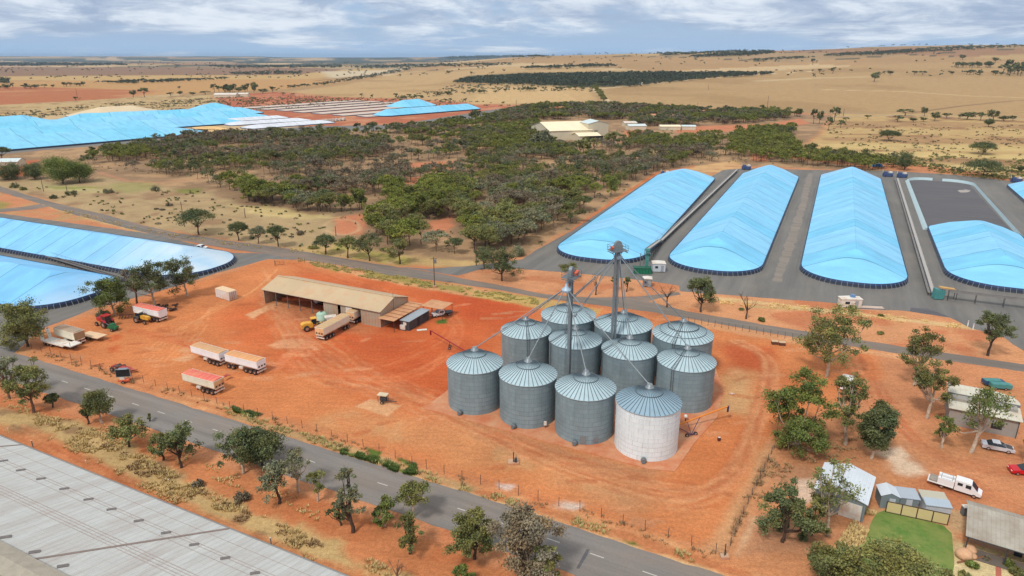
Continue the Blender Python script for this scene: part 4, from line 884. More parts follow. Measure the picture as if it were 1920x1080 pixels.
bunker((o2.x, o2.y), ax2, 86, 14.4, 12, 8, HW, 7.0, T_A, 'blue tarped grain bunker cut off by the right edge of the picture', 'blue tarped grain bunkers on the sealed apron', seed=9)
# empty pad walls
pw = thing('bunker_wall', 'pale grey low walls round the empty end of the bunker pad', 'retaining wall', (o_D.x, o_D.y, 0), D_AX)
LB = (Vector(G(1712, 334, 0.9))-o_D).dot(dl)+2
def wallseg(P, name):
    mb = MB(); vs = []; n = len(P)
    nrm_ = offs(P, 1.0); nr2 = offs(P, -1.0)
    for i, p in enumerate(P):
        ux, uy = nrm_[i][0]-p[0], nrm_[i][1]-p[1]
        vs += [(p[0]-ux*0.0, p[1]-uy*0.0, 0.02), (p[0]+ux*0.35, p[1]+uy*0.35, 1.35), (p[0]+ux*1.6, p[1]+uy*1.6, 0.06), (p[0]+ux*0.4, p[1]+uy*0.4, 1.25)]
    fs = []
    for i in range(n-1):
        b0 = i*4; c0 = b0+4; fs += [(b0, b0+1, c0+1, c0), (b0+1, b0+2, c0+2, c0+1)]
    fs += [(0, 1, 2), (4*n-4, 4*n-3, 4*n-2)]
    mb.add(vs, fs); mb.build(name, M('pale_panel', C(178, 200, 206), 0.6, var=0.08, scale=0.4), pw)
xs0 = lenD-6
Lw = [(x, a_) for x in np.linspace(xs0, LB-9, 12)]+[(LB-9+9*math.sin(t), a_-9+9*math.cos(t)) for t in np.linspace(0.15, math.pi/2, 7)]+[(LB, 3.0)]
Rw = [(LB, -1.5)]+[(LB-11+11*math.cos(t), -a_+11-11*math.sin(t)) for t in np.linspace(0.0, math.pi/2, 8)]+[(x, -a_) for x in np.linspace(LB-13, xs0, 12)]
wallseg(Lw, 'wall_panel'); wallseg(Rw, 'wall_panel')
sheet('empty_pad', [tuple(o_D+dl*x+dn_*y) for x, y in ((xs0, a_-.4), (LB-6, a_-.4), (LB-1, a_-7), (LB-1, -a_+8), (LB-6, -a_+1.5), (xs0, -a_+.4))], 0.022, A_DK, 0, kind='structure')
# left bunkers: their axis runs square to the others
def bk2(p_near, along, wid, L_, label, tarp, seed, hr=6.4, r0=12, off_end=0.0):
    ax = Vector((-0.9103, 0.4139)); q = Vector(p_near); o = q+ax*off_end+Vector((0.4139, 0.9103))*wid/2
    bunker((o.x, o.y), math.atan2(ax.y, ax.x), L_, wid/2, r0, 6, HW, hr, tarp, label, 'blue tarped grain bunkers left of the yard', seed=seed, per=14)
bk2(Vector(G(240, 507, HW))+Vector((0.9103, -0.4139))*21.5, None, 28, 150, 'long blue tarped bunker at the left, its near end dusted white', T_F, 3, r0=13)
bk2(Vector(G(60, 583, HW))+Vector((0.9103, -0.4139))*1.5, None, 28, 110, 'blue tarped bunker at the left edge, partly hidden behind the yard trees', T_G, 4, r0=12)

# far-left storage: one broad group of bunkers, drawn apart by seams
FG = 'blue tarped bunkers of the far left storage'
pA = Vector(G(20, 283)); pB = Vector(G(400, 251)); axL = (pB-pA).normalized(); nL = Vector((-axL.y, axL.x))
def lineb(pl, pr, wid, hr, tarp, label, group, back=0.0, ext=0.0, hw=1.2, r=8, name='grain_bunker', cat='grain bunker', wob=0.3, per=30, wallm=None, seed=0):
    """bunker whose near foot runs from pl to pr (pixels), wid metres deep, starting back metres behind that foot"""
    A_, B_ = Vector(G(*pl)), Vector(G(*pr)); ax = (B_-A_).normalized(); n = Vector((-ax.y, ax.x)); o = A_-ax*ext+n*(back+wid/2)
    return bunker((o.x, o.y), math.atan2(ax.y, ax.x), (B_-A_).length+ext, wid/2, r, r, hw, hr, tarp, label, group, props=False, wob=wob, per=per, name=name, cat=cat, wallm=wallm, seed=seed)
def bkd(px, py): return (Vector(G(px, py))-pA).dot(nL)
w1 = bkd(0, 264); w2 = bkd(0, 250); w3 = bkd(0, 239)
lineb((20, 283.5), (402, 250.5), w1-1, 7.0, T_H, 'nearest of the far left tarped bunkers, its dark wall facing the scrub', FG, ext=200, r=12, seed=1)
lineb((0, 264), (470, 231), w2-w1-1, 6.8, T_H, 'second far left tarped bunker, behind the one with the dark wall', FG, ext=250, seed=2, r=14)
lineb((0, 250), (512, 220), w3-w2-1, 7.2, T_H, 'third far left tarped bunker, reaching right to the white rows', FG, ext=280, seed=3, r=14)
lineb((-100, 245), (120, 231), 52, 8, T_H, 'far left tarped bunker at the back, cut off by the left edge', FG, ext=150, seed=4, r=16)
lineb((110, 231.5), (500, 213.5), 46, 7.2, T_H, 'rearmost long tarped bunker in front of the pale earth mound', FG, seed=5, r=14)
lineb((362, 213.5), (468, 208.5), 60, 9.5, T_H, 'humped blue tarp mound behind the right end of the far left bunkers', FG, hw=1, seed=6, r=22, wob=0.6, per=60)
lineb((140, 222), (330, 212), 70, 8.5, M('bare_mound_earth', C(206, 186, 154), 0.95, var=0.1, scale=0.05), 'pale earth mound behind the far left tarped bunkers', None, hw=0.4, r=34, name='earth_mound', cat='mound', wob=0.4, per=90)
sheet('storage_apron', PG([(-300, 306), (0, 289), (150, 276), (400, 257), (560, 247), (700, 245), (900, 222), (990, 205), (940, 203), (740, 234), (640, 236), (600, 236), (420, 247), (0, 280), (-300, 296)]), 0.012, A_AP, 0.6, step=6)
WG = 'white covered grain rows beside the far left storage'
RWM = M('row_wall', C(120, 124, 136), 0.7)
for i, (nl, nr_, wd_) in enumerate([((470, 243.5), (632, 231), 24), ((432, 237), (588, 227), 24), ((424, 230), (545, 222), 20)]):
    lineb(nl, nr_, wd_, 3.2, T_W, ['white covered grain row nearest the scrub', 'middle one of three white covered grain rows', 'farthest and shortest of three white covered grain rows'][i], WG, hw=0.8, r=5, wob=0.1, wallm=RWM, seed=i)
lineb((398, 249), (448, 245.5), 60, 1.6, M('grain_heap', C(222, 182, 122), 0.95, var=0.1, scale=0.1), 'uncovered tan grain heap at the end of the near tarped bunker', None, hw=0.3, r=8, name='grain_heap', cat='grain heap', wob=0.2)
PGRP = 'empty pale bunker pads at the far storage'
for i, (nl, nr_) in enumerate([((467, 204.5), (685, 189.5)), ((500, 207), (719, 191.3)), ((537, 209.2), (752, 193.3)), ((570, 212.2), (757, 197.6)), ((606, 215), (762, 202.6)), ((645, 218.3), (735, 211)), ((687, 220.6), (735, 217.5))]):
    lineb(nl, nr_, 24, 1.0, T_P, ['empty pale bunker pad farthest back in the far storage', 'second pale bunker pad from the back of the far storage', 'third pale bunker pad from the back of the far storage', 'middle one of the seven pale bunker pads in the far storage', 'third pale pad from the long blue far bunker', 'second pale pad from the long blue far bunker', 'pale pad alongside the long blue far bunker'][i], PGRP, hw=0.8, r=4, name='bunker_pad', cat='bunker pad', wob=0.0, wallm=M('pad_wall', C(110, 92, 90), 0.8))
lineb((722, 220), (909, 205), 30, 7.0, T_H, 'long blue tarped bunker beside the empty pads of the far storage', 'blue tarped bunkers of the far middle storage', r=13, wob=0.3)
lineb((753, 203.5), (830, 198.5), 46, 9, T_H, 'short blue tarped mound behind the long far bunker', 'blue tarped bunkers of the far middle storage', hw=1.0, r=20, wob=0.4)

# ------------------------------------------------------------------ belt conveyors between the bunkers
CONV = M('conveyor_galvanised', C(128, 124, 122), 0.6, var=0.2, scale=0.4); BELT = M('belt_cover', C(172, 168, 164), 0.6, var=0.15); CDK = M('conveyor_dark', C(58, 56, 58), 0.7, var=0.2)
def conveyor(p0, p1, h0, h1, label, wd=1.0, steps=6.0, cover=BELT, rails=True):
    a = Vector(p0); b_ = Vector(p1); d = b_-a; Lc = d.length; rz = math.atan2(d.y, d.x)
    t = thing('belt_conveyor', label, 'conveyor', (a.x, a.y, 0), rz, 'conveyor lines along the bunkers')
    mb = MB(); ry = -math.atan2(h1-h0, Lc); cz = (h0+h1)/2; ln = math.hypot(Lc, h1-h0)
    mb.box((Lc/2, 0, cz), (ln, wd, 0.14), ry=ry); mb.build('belt', cover, t)
    mb = MB()
    for s in (-1, 1):
        mb.box((Lc/2, s*(wd/2+0.07), cz+0.12), (ln, 0.09, 0.42), ry=ry)
    mb.build('side_frame', CONV, t)
    n = max(1, int(Lc/steps))
    for i in range(n+1):
        lg = MB()
        x = Lc*i/n; h = h0+(h1-h0)*i/n
        for s in (-1, 1): lg.tube((x, s*(wd/2+0.12), 0), (x, s*(wd/2+0.05), h), 0.06, n=5)
        lg.tube((x, -wd/2-.1, h*0.4), (x, wd/2+.1, h*0.4), 0.04, n=4); lg.build('support_frame', CDK, t)
    if rails:
        w_ = MB(); w_.box((Lc/2, wd/2+0.55, cz-0.1), (ln, 0.6, 0.06), ry=ry)
        for i in range(0, int(Lc/3)+1):
            x = min(i*3.0, Lc); h = h0+(h1-h0)*x/Lc; w_.tube((x, wd/2+0.85, h-0.1), (x, wd/2+0.85, h+0.9), 0.03, n=4)
        w_.tube((0, wd/2+0.85, h0+0.9), (Lc, wd/2+0.85, h1+0.9), 0.03, n=4)
        w_.build('walkway', CONV, t)
    return t
conveyor(G(1236, 461), G(1382, 322), 1.3, 1.3, 'long straight conveyor between the two left bunkers of the large apron')
conveyor(G(1211, 495), G(1237, 459), 4.6, 1.6, 'short inclined conveyor feeding up to the teal intake tower', 1.1, 3.0, rails=False)
conveyor(G(1749, 556), G(1682, 338), 1.1, 1.1, 'long conveyor running between the third bunker and the part-filled bunker')
conveyor(G(1776, 563), G(1990, 590), 2.6, 2.8, 'raised trestle conveyor at the right edge in front of the last bunker', 0.9, 6.0, CDK)
conveyor(G(-60, 440), G(232, 530), 1.1, 1.1, 'conveyor between the two blue bunkers left of the yard', 0.9, 4.0, CDK)
# machinery at the conveyor ends
TEAL = M('teal_paint', C(70, 134, 132), 0.5, var=0.2); GRN = M('green_paint', C(28, 112, 82), 0.5, var=0.2); OCH = M('ochre_paint', C(196, 152, 90), 0.6, var=0.2)
p = G(1203, 512); t = thing('grain_intake', 'green grain intake hopper with a teal elevator tower beside it', 'intake hopper', (*p, 0), R(-6)); t.scale = (0.72, 0.85, 0.8)
mb = MB(); mb.prism([(-3.4, 0.6), (-2.9, 0), (3.4, 0), (3.9, 0.6), (3.9, 2.2), (-3.4, 2.2)], -1.3, 1.3); mb.build('hopper', GRN, t)
mb = MB(); mb.box((0, 0, 2.3), (7.6, 2.9, 0.15)); [mb.box((x, -1.42, 1.3), (0.12, 0.12, 1.9)) for x in np.linspace(-3.4, 3.8, 7)]; mb.build('hopper_rim', M('dark_green', C(16, 84, 64), 0.6), t)
mb = MB(); mb.box((2.4, 4.4, 3.8), (1.3, 1.3, 7.6)); mb.box((2.4, 4.4, 7.9), (1.9, 1.5, 0.9)); mb.tube((2.4, 4.4, 7.4), (4.4, 6.0, 5.0), 0.25, n=6); mb.build('elevator_leg', TEAL, t)
mb = MB(); mb.box((2.4, 3.4, 6.9), (2.6, 1.0, 0.08)); [mb.tube((x, 2.95, 6.9), (x, 2.95, 7.9), 0.04, n=4) for x in (1.1, 2.0, 2.9, 3.7)]; mb.tube((1.1, 2.95, 7.9), (3.7, 2.95, 7.9), 0.04, n=4); mb.tube((-0.4, 4.2, 0), (-0.4, 4.2, 6.5), 0.18, n=6); mb.build('platform', GALD, t)
def hutbox(px, d, rz, label, wallm, roofm, name='portable_office', cat='office hut', roof_over=0.15, win=True, extra=None):
    p = G(*px); t = thing(name, label, cat, (*p, 0), rz)
    mb = MB(); mb.box((0, 0, d[2]/2+0.15), (d[0], d[1], d[2]-0.1)); mb.build('body', wallm, t)
    mb = MB(); mb.prism([(-d[0]/2-roof_over, d[2]+0.05), (d[0]/2+roof_over, d[2]+0.05), (d[0]/2+roof_over, d[2]+0.18), (0, d[2]+0.34), (-d[0]/2-roof_over, d[2]+0.18)], -d[1]/2-roof_over, d[1]/2+roof_over); mb.build('roof', roofm, t)
    if win:
        mb = MB(); mb.box((-d[0]*0.2, -d[1]/2-0.01, d[2]*0.62), (d[0]*0.22, 0.06, 0.7)); mb.build('window', M('dark_glass', C(40, 50, 60), 0.15), t)
        mb = MB(); mb.box((d[0]*0.25, -d[1]/2-0.01, d[2]*0.45), (0.85, 0.06, 1.9)); mb.build('door', M('door_grey', C(150, 154, 160), 0.5), t)
    return t
PALEW = M('pale_cladding', C(190, 196, 204), 0.55, var=0.08); OFFW = M('off_white', C(216, 212, 204), 0.6, var=0.08, dirt=C(200, 160, 130), dirt_amt=0.5)
hutbox((1234, 508), (3.8, 3.0, 2.6), R(-4), 'pale grey site hut beside the green intake hopper', PALEW, OFFW)
hutbox((1213, 536), (2.4, 2.2, 2.3), R(-10), 'small white roofed shelter on the dirt island below the hopper', M('hut_grey', C(120, 124, 130), 0.6), OFFW, 'sampling_hut', 'hut')
t = hutbox((1592, 575), (5.2, 2.3, 2.3), R(-3), 'white sampling hut beside the apron edge above the tall gum', OFFW, OFFW, 'sampling_hut', 'hut')
mb = MB(); mb.box((0.6, 0.2, 2.95), (1.1, 0.8, 0.7)); mb.build('air_conditioner', M('blue_box', C(96, 132, 176), 0.5), t)
p = G(1628, 578); t = thing('weighbridge', 'flat pale weighbridge deck beside the white sampling hut', 'weighbridge', (*p, 0), R(-8)); mb = MB(); mb.box((0, 0, 0.15), (7.4, 2.6, 0.3)); mb.build('deck', M('deck_pale', C(190, 170, 156), 0.8), t); [MB().box((0, s*1.3, 0.4), (7.4, 0.12, 0.2)).build('guide_rail', GALD, t) for s in (-1, 1)]
p = G(1757, 560); t = thing('conveyor_hopper', 'teal hopper with an ochre chute where the two right conveyors meet', 'hopper', (*p, 0), R(-8))
mb = MB(); mb.prism([(-1.2, 0.2), (1.0, 0.2), (1.5, 2.4), (-1.0, 2.9)], -1.0, 1.0); mb.build('hopper', TEAL, t); mb = MB(); mb.box((2.0, 0, 3.1), (4.0, 1.3, 0.3), ry=0.12); mb.build('chute', OCH, t); [MB().tube((x, y, 0), (x, y, 3), 0.08, n=5).build('leg', CDK, t) for x in (1.2, 4.4) for y in (-.6, .6)]
def tail_machine(px, label, bl=C(60, 78, 120)):
    p = G(*px); t = thing('conveyor_drive', label, 'drive unit', (*p, 0), R(rt.uniform(-20, 20)), 'drive units behind the bunkers')
    mb = MB(); mb.box((0, 0, 1.1), (4.6, 2.4, 1.8)); mb.box((-1.3, 0, 2.3), (1.4, 1.6, 0.8)); mb.build('housing', M('drive_blue', bl, 0.6, var=0.3, scale=1), t)
    mb = MB(); mb.box((1.2, 0, 2.3), (1.5, 1.7, 1.0)); mb.build('cabin', OFFW, t); MB().tube((-2, 1, 1), (-2.6, 1, 3.8), 0.12, n=5).build('exhaust', OFFW, t); [MB().lathe([(0.5, -0.15), (0.5, 0.15)], c=(x, y, 0.5), n=10, axis='Y', cap=True).build('wheel', DARK, t) for x in (-1.5, 1.5) for y in (-1.2, 1.2)]
tail_machine((1399, 318), 'blue drive unit behind the high ridged second bunker'); tail_machine((1247, 330), 'dark drive unit at the far left corner of the leftmost apron bunker'); tail_machine((1664, 331), 'blue drive unit touching the far end of the third bunker'); tail_machine((1691, 333), 'dark blue drive unit at the corner of the empty pad'); tail_machine((1905, 342), 'drive unit behind the bunker at the right edge')
p = G(1645, 312); t = thing('covered_heap', 'bright blue covered heap lying by the bush behind the third bunker', 'covered heap', (*p, 0), R(-10)); mb = MB(); mb.prism([(-3, 0), (3, 0), (2, 1.3), (0.3, 1.7), (-2.2, 1.1)], -1.4, 1.4); mb.build('cover', M('bright_blue', C(54, 140, 204), 0.5), t); [MB().box((x, 0, 0.1), (0.3, 3.0, 0.2)).build('tie_down', DARK, t) for x in (-2.4, 0, 2.4)]
# ------------------------------------------------------------------ machinery shed in the yard
RUST = M('rusty_roof_sheet', C(196, 146, 106), 0.7, var=0.15, dirt=C(178, 124, 86), dirt_amt=0.6)
SH_ROOF = corr('shed_roof', C(192, 168, 134), 0, 0.76, 0.06, dirt=C(196, 150, 112), dirt_amt=0.4, var=0.08, cross=6.0)
SH_WALL = corr('shed_wall', C(170, 156, 138), 0, 0.9, 0.14, dirt=C(178, 126, 92), dirt_amt=0.4)
SH_GABLE = corr('shed_gable', C(170, 156, 138), 1, 0.9, 0.14, dirt=C(178, 126, 92), dirt_amt=0.4)
SH_IN = M('shed_interior', C(120, 112, 104), 0.8, var=0.2)
FR = Vector(G(714.7, 614.2)); FLp = Vector(G(497, 569.6)); ux = (FR-FLp).normalized(); LNG = (FR-FLp).length; WID = 11.6
rz = math.atan2(ux.y, ux.x); WH, RH = 4.2, 6.15
t = thing('machinery_shed', 'long beige steel machinery shed with its left bays open to the yard', 'shed', (FLp.x, FLp.y, 0), rz); SHED = t
def rp(x0, x1, y0, z0, y1, z1, th=0.08): return [(x0, y0, z0), (x1, y0, z0), (x1, y1, z1), (x0, y1, z1), (x0, y0, z0-th), (x1, y0, z0-th), (x1, y1, z1-th), (x0, y1, z1-th)]
BX = [(0, 1, 2, 3), (7, 6, 5, 4), (0, 4, 5, 1), (1, 5, 6, 2), (2, 6, 7, 3), (3, 7, 4, 0)]
mb = MB(); ym = WID/2; mb.add(rp(-0.3, LNG+0.3, -0.35, WH-0.05, ym, RH), BX); mb.add(rp(-0.3, LNG+0.3, ym, RH, WID+0.35, WH-0.05), BX)
mb.build('roof', SH_ROOF, t)
MB().box((LNG/2, ym, RH+0.03), (LNG+0.6, 0.5, 0.1)).build('ridge_cap', SH_ROOF, t)
MB().tube((-0.3, -0.42, WH-0.12), (LNG+0.3, -0.42, WH-0.12), 0.09, n=6).build('gutter', SH_WALL, t)
x_open = LNG*0.535
MB().box((LNG/2, WID-0.05, WH/2), (LNG, 0.1, WH)).build('rear_wall', SH_WALL, t)
gp = [(0, 0), (WID, 0), (WID, WH-0.15), (ym, RH-0.15), (0, WH-0.15)]
MB().prism(gp, LNG-0.1, LNG, plane='YZ').build('gable_wall', SH_GABLE, t); MB().prism(gp, 0, 0.1, plane='YZ').build('gable_wall', SH_GABLE, t)
fw = lambda a, b_: MB().box(((a+b_)/2, 0.0, (WH-0.25)/2), (b_-a, 0.1, WH-0.25)).build('front_wall', SH_WALL, t)
d1a, d1b = LNG*0.655, LNG*0.68; d2a, d2b = LNG*0.775, LNG*0.845
fw(x_open, d1a); fw(d1b, d2a); fw(d2b, LNG)
MB().box((d2a-0.9, -0.12, 1.85), (1.9, 0.08, 3.7)).build('sliding_door', OFFW, t)
for i in range(5):
    x = x_open*(i)/5+0.06; MB().tube((x, 0.1, 0), (x, 0.1, WH-0.2), 0.10, n=6).build('column', GALD, t)
MB().box((x_open, ym, WH/2), (0.08, WID-0.3, WH)).build('partition', SH_IN, t)
MB().tube((LNG+0.15, ym*0.9, 0.0), (LNG+0.15, ym*0.9, RH+1.2), 0.04, n=5).build('vent_pipe', DARK, t)
# lean-to, dark office and carport on the east end
def SL(x, y): v_ = ux*x+Vector((-ux.y, ux.x))*y; return FLp+v_
t = thing('lean_to_roof', 'rusty lean-to roof on posts against the right gable of the machinery shed', 'lean-to', (*SL(LNG+0.15, -1.3), 0), rz)
mb = MB(); mb.add(rp(0, 4.7, 0, 2.95, 13.0, 3.05, 0.08), BX); mb.build('roof', RUST, t)
for i in range(1, 7): MB().box((2.35, i*2.0, 3.07), (4.7, 0.08, 0.06)).build('batten', M('rust_dark', C(140, 88, 60), 0.8), t)
for y in (0.2, 4.2, 8.4, 12.7): MB().tube((4.5, y, 0), (4.5, y, 2.95), 0.07, n=5).build('post', DARK, t)
t = thing('site_office', 'dark clad office with a narrow grey roof under the lean-to', 'office', (*SL(LNG+4.95, 1.2), 0), rz)
NAVY = corr('dark_cladding', C(62, 68, 74), 1, 0.5, 0.15)
MB().box((1.2, 4.3, 1.2), (2.4, 8.6, 2.4)).build('wall', NAVY, t)
mb = MB(); mb.add(rp(-0.15, 2.7, -0.3, 2.5, 8.8, 2.56, 0.1), BX); mb.build('roof', corr('office_roof', C(150, 158, 166), 1, 0.8, 0.08), t)
MB().box((1.2, -0.03, 1.7), (0.9, 0.06, 0.7)).build('window', OFFW, t); MB().box((2.42, 4.0, 1.1), (0.06, 0.85, 2.0)).build('door', M('door_navy', C(30, 38, 50), 0.5), t); MB().box((2.42, 6.8, 1.5), (0.06, 1.1, 0.8)).build('window', DARK, t)
t = thing('carport', 'rusty flat carport roof on thin posts sheltering the parked ute', 'carport', (*SL(LNG+4.9, 10.1), 0), rz)
mb = MB(); mb.add(rp(0, 6.3, 0, 3.15, 5.0, 3.22, 0.08), BX); mb.build('roof', RUST, t)
for x, y in ((6.1, 0.2), (6.1, 4.8), (3.0, 0.2), (0.2, 4.8)): MB().tube((x, y, 0), (x, y, 3.1), 0.06, n=5).build('post', DARK, t)

# ------------------------------------------------------------------ vehicles
TYRE = M('tyre_rubber', C(38, 36, 36), 0.9, var=0.2, dirt=C(150, 100, 74), dirt_amt=0.4, dirt_scale=1.5); RIM = M('wheel_rim', C(170, 160, 150), 0.5, 0.2, dirt=C(170, 110, 80), dirt_amt=0.5)
CHAS = M('chassis_dark', C(52, 46, 46), 0.7, var=0.2, dirt=C(150, 96, 70), dirt_amt=0.5, dirt_scale=1)
TWHITE = corr('trailer_white', C(236, 237, 240), 0, 0.6, 0.03, dirt=C(212, 190, 170), dirt_amt=0.05, scale=0.5)
TCREAM = corr('trailer_cream', C(228, 222, 202), 0, 0.6, 0.03, dirt=C(212, 180, 146), dirt_amt=0.2, scale=0.5)
TRED = M('trailer_red', C(160, 44, 44), 0.6, var=0.2, dirt=C(190, 120, 90), dirt_amt=0.4)
def wheel(t, x, y, r, w_, name='wheel', tm=None, rm=None):
    o = MB().lathe([(r*0.55, -w_/2), (r*0.93, -w_/2), (r, -w_*0.35), (r, w_*0.35), (r*0.93, w_/2), (r*0.55, w_/2)], n=18, axis='Y').build('wheel', tm or TYRE, t)
    o.location = (x, y, r)
    MB().lathe([(r*0.58, -w_*0.36), (r*0.25, -w_*0.28), (r*0.22, w_*0.28), (r*0.58, w_*0.36)], n=14, axis='Y', cap=True).build('rim', rm or RIM, o)
    return o
def grain_trailer(p0, p1, label, L_=9.0, W_=2.5, side=None, tarpc=None, front_axles=False, rearm=None, dolly=False, loc=None, rz=None, hgt_=1.75, rearmark=True, group='grain trailers parked in and around the yard'):
    """p0 front corner pixel, p1 rear corner pixel (near side, ground); rear = +x end"""
    if loc is None:
        a = Vector(G(*p0)); b_ = Vector(G(*p1)); d = (b_-a).normalized(); n = Vector((-d.y, d.x)); c = (a+b_)/2+n*W_/2; rz = math.atan2(d.y, d.x); loc = (c.x, c.y)
    t = thing('grain_trailer', label, 'grain trailer', (*loc, 0), rz, group)
    z0 = 1.25; z1 = z0+hgt_; h = L_/2; sw = W_/2; side = side or TWHITE
    prof = [(-sw+0.28, z0), (sw-0.28, z0), (sw, z0+0.38), (sw, z1), (-sw, z1), (-sw, z0+0.38)]
    MB().prism(prof, -h, h, plane='YZ').build('body', side, t)
    tp = []
    for i in range(9):
        a = math.pi*i/8; tp.append((-(sw-0.02)*math.cos(a), z1+0.02+0.24*math.sin(a)))
    mb = MB(); mb.prism(tp, -h+0.05, h-0.05, plane='YZ'); o = mb.build('tarp', tarpc, t)
    rb = MB()
    for i in range(1, 8):
        x = -h+i*L_/8
        for j in range(8): a, b2 = tp[j], tp[j+1]; rb.tube((x, a[0], a[1]+0.02), (x, b2[0], b2[1]+0.02), 0.03, n=4, cap=False)
    rb.build('bow', tarpc, o, kind='stuff')
    fr_ = MB(); fr_.box((0, sw+0.01, z1), (L_+0.06, 0.07, 0.12)); fr_.box((0, -sw-0.01, z1), (L_+0.06, 0.07, 0.12)); fr_.box((h+0.01, 0, z1), (0.08, W_+0.1, 0.14)); fr_.box((-h-0.01, 0, z1), (0.08, W_+0.1, 0.14)); fr_.build('top_rail', side, t)
    MB().box((h+0.03, 0, (z0+z1)/2+0.1), (0.06, W_-0.12, hgt_-0.35)).build('tailgate', rearm or side, t)
    if rearmark:
        for y in (-0.75, 0, 0.75): MB().box((h+0.08, y, z0+0.62), (0.05, 0.42, 0.34)).build('hatch', M('hatch_dark', C(70, 66, 66), 0.6), t)
    MB().box((h-0.1, 0, 0.75), (0.12, W_-0.15, 0.34)).build('bumper', OFFW, t)
    for y in (-0.9, 0.9): MB().box((h-0.02, y, 0.98), (0.05, 0.3, 0.14)).build('tail_light', M('tail_red', C(170, 30, 26), 0.4), t)
    c = MB(); c.box((0.2, -0.45, 1.08), (L_*0.94, 0.14, 0.26)); c.box((0.2, 0.45, 1.08), (L_*0.94, 0.14, 0.26)); [c.box((x, 0, 1.08), (0.15, 1.0, 0.2)) for x in (-h*0.8, -h*0.3, h*0.2, h*0.7)]; c.build('chassis', TRED if side is TCREAM else CHAS, t)
    ax = [h-1.0, h-2.2, h-3.4]+([-h+0.7, -h+1.9] if front_axles else [])
    for x in ax:
        MB().tube((x, -1.05, 0.5), (x, 1.05, 0.5), 0.07, n=6).build('axle', CHAS, t)
        for y in (-1.02, 1.02): wheel(t, x, y, 0.5, 0.5)
    if not front_axles: MB().box((-h*0.25, 0, 0.62), (0.14, 1.7, 1.1)).build('landing_leg', CHAS, t)
    MB().box((-0.3, -0.95, 0.85), (1.1, 0.4, 0.45)).build('tool_box', OFFW, t)
    if front_axles: MB().prism([(-0.55, -h-0.05), (0.55, -h-0.05), (0.08, -h-1.7), (-0.08, -h-1.7)], 0.85, 0.97, plane='XY').build('drawbar', TRED, t).rotation_euler = (0, 0, -math.pi/2) if False else (0, 0, 0)
    return t
# drawbar prism above is laid out with x as width; rotate outline instead
def tarpm(n, c): return M(n, c, 0.8, var=0.15, scale=1.0, dirt=C(206, 146, 104), dirt_amt=0.5)
TT = tarpm('tarp_tan', C(200, 160, 120)); TT2 = tarpm('tarp_orange_dust', C(214, 158, 108)); TR = tarpm('tarp_faded_red', C(220, 112, 98)); TG = tarpm('tarp_grey', C(160, 148, 132)); TW = tarpm('tarp_khaki', C(192, 164, 124))
REARC = M('tailgate_cream', C(224, 184, 136), 0.6, var=0.15, dirt=C(196, 120, 80), dirt_amt=0.5)
grain_trailer((361, 673), (413, 689), 'white grain trailer with a tan tarp, left one of the coupled pair', side=TWHITE, tarpc=TT)
grain_trailer((425, 690), (483, 705), 'white grain trailer with an orange dusty tarp and axles at both ends', side=TWHITE, tarpc=TT2, front_axles=True)
grain_trailer((346, 727), (403, 743), 'cream grain trailer with a faded red tarp, alone near the front fence', side=TCREAM, tarpc=TR, rearm=REARC, L_=8.6)
# road train entering the shed: tailgates face the camera
a = Vector(G(608, 641)); b_ = Vector(G(655, 615)); d = (a-b_).normalized(); n_ = Vector((d.y, -d.x)); rzt = math.atan2(d.y, d.x)
dist_ = 9.6
c1 = a-d*4.9+n_*(1.25); 
if (Vector(G(601, 638))-(a+n_*1.25)).length > (Vector(G(601, 638))-(a-n_*1.25)).length: n_ = -n_; c1 = a-d*4.9+n_*1.25
grain_trailer(None, None, 'cream grain trailer at the tail of the road train backed out of the shed', side=TCREAM, tarpc=TW, loc=c1, rz=rzt, front_axles=True, rearm=REARC, L_=9.6, hgt_=1.9)
c2 = c1-d*11.4
grain_trailer(None, None, 'cream grain trailer half inside the shed doorway', side=TCREAM, tarpc=TW, loc=c2, rz=rzt, rearm=REARC, L_=9.6, hgt_=1.9)
grain_trailer((252, 595), (300, 606), 'white grain trailer with a faded red tarp beside the tyre heap', side=TWHITE, tarpc=TR, L_=9.2, rearmark=False)
t7 = grain_trailer((107, 640), (141, 650), 'cream grain trailer with a grey tarp, behind the low loader', side=TCREAM, tarpc=TG, L_=7.4, rearm=M('tailgate_brown', C(166, 132, 98), 0.7, var=0.25), hgt_=2.0, rearmark=False)

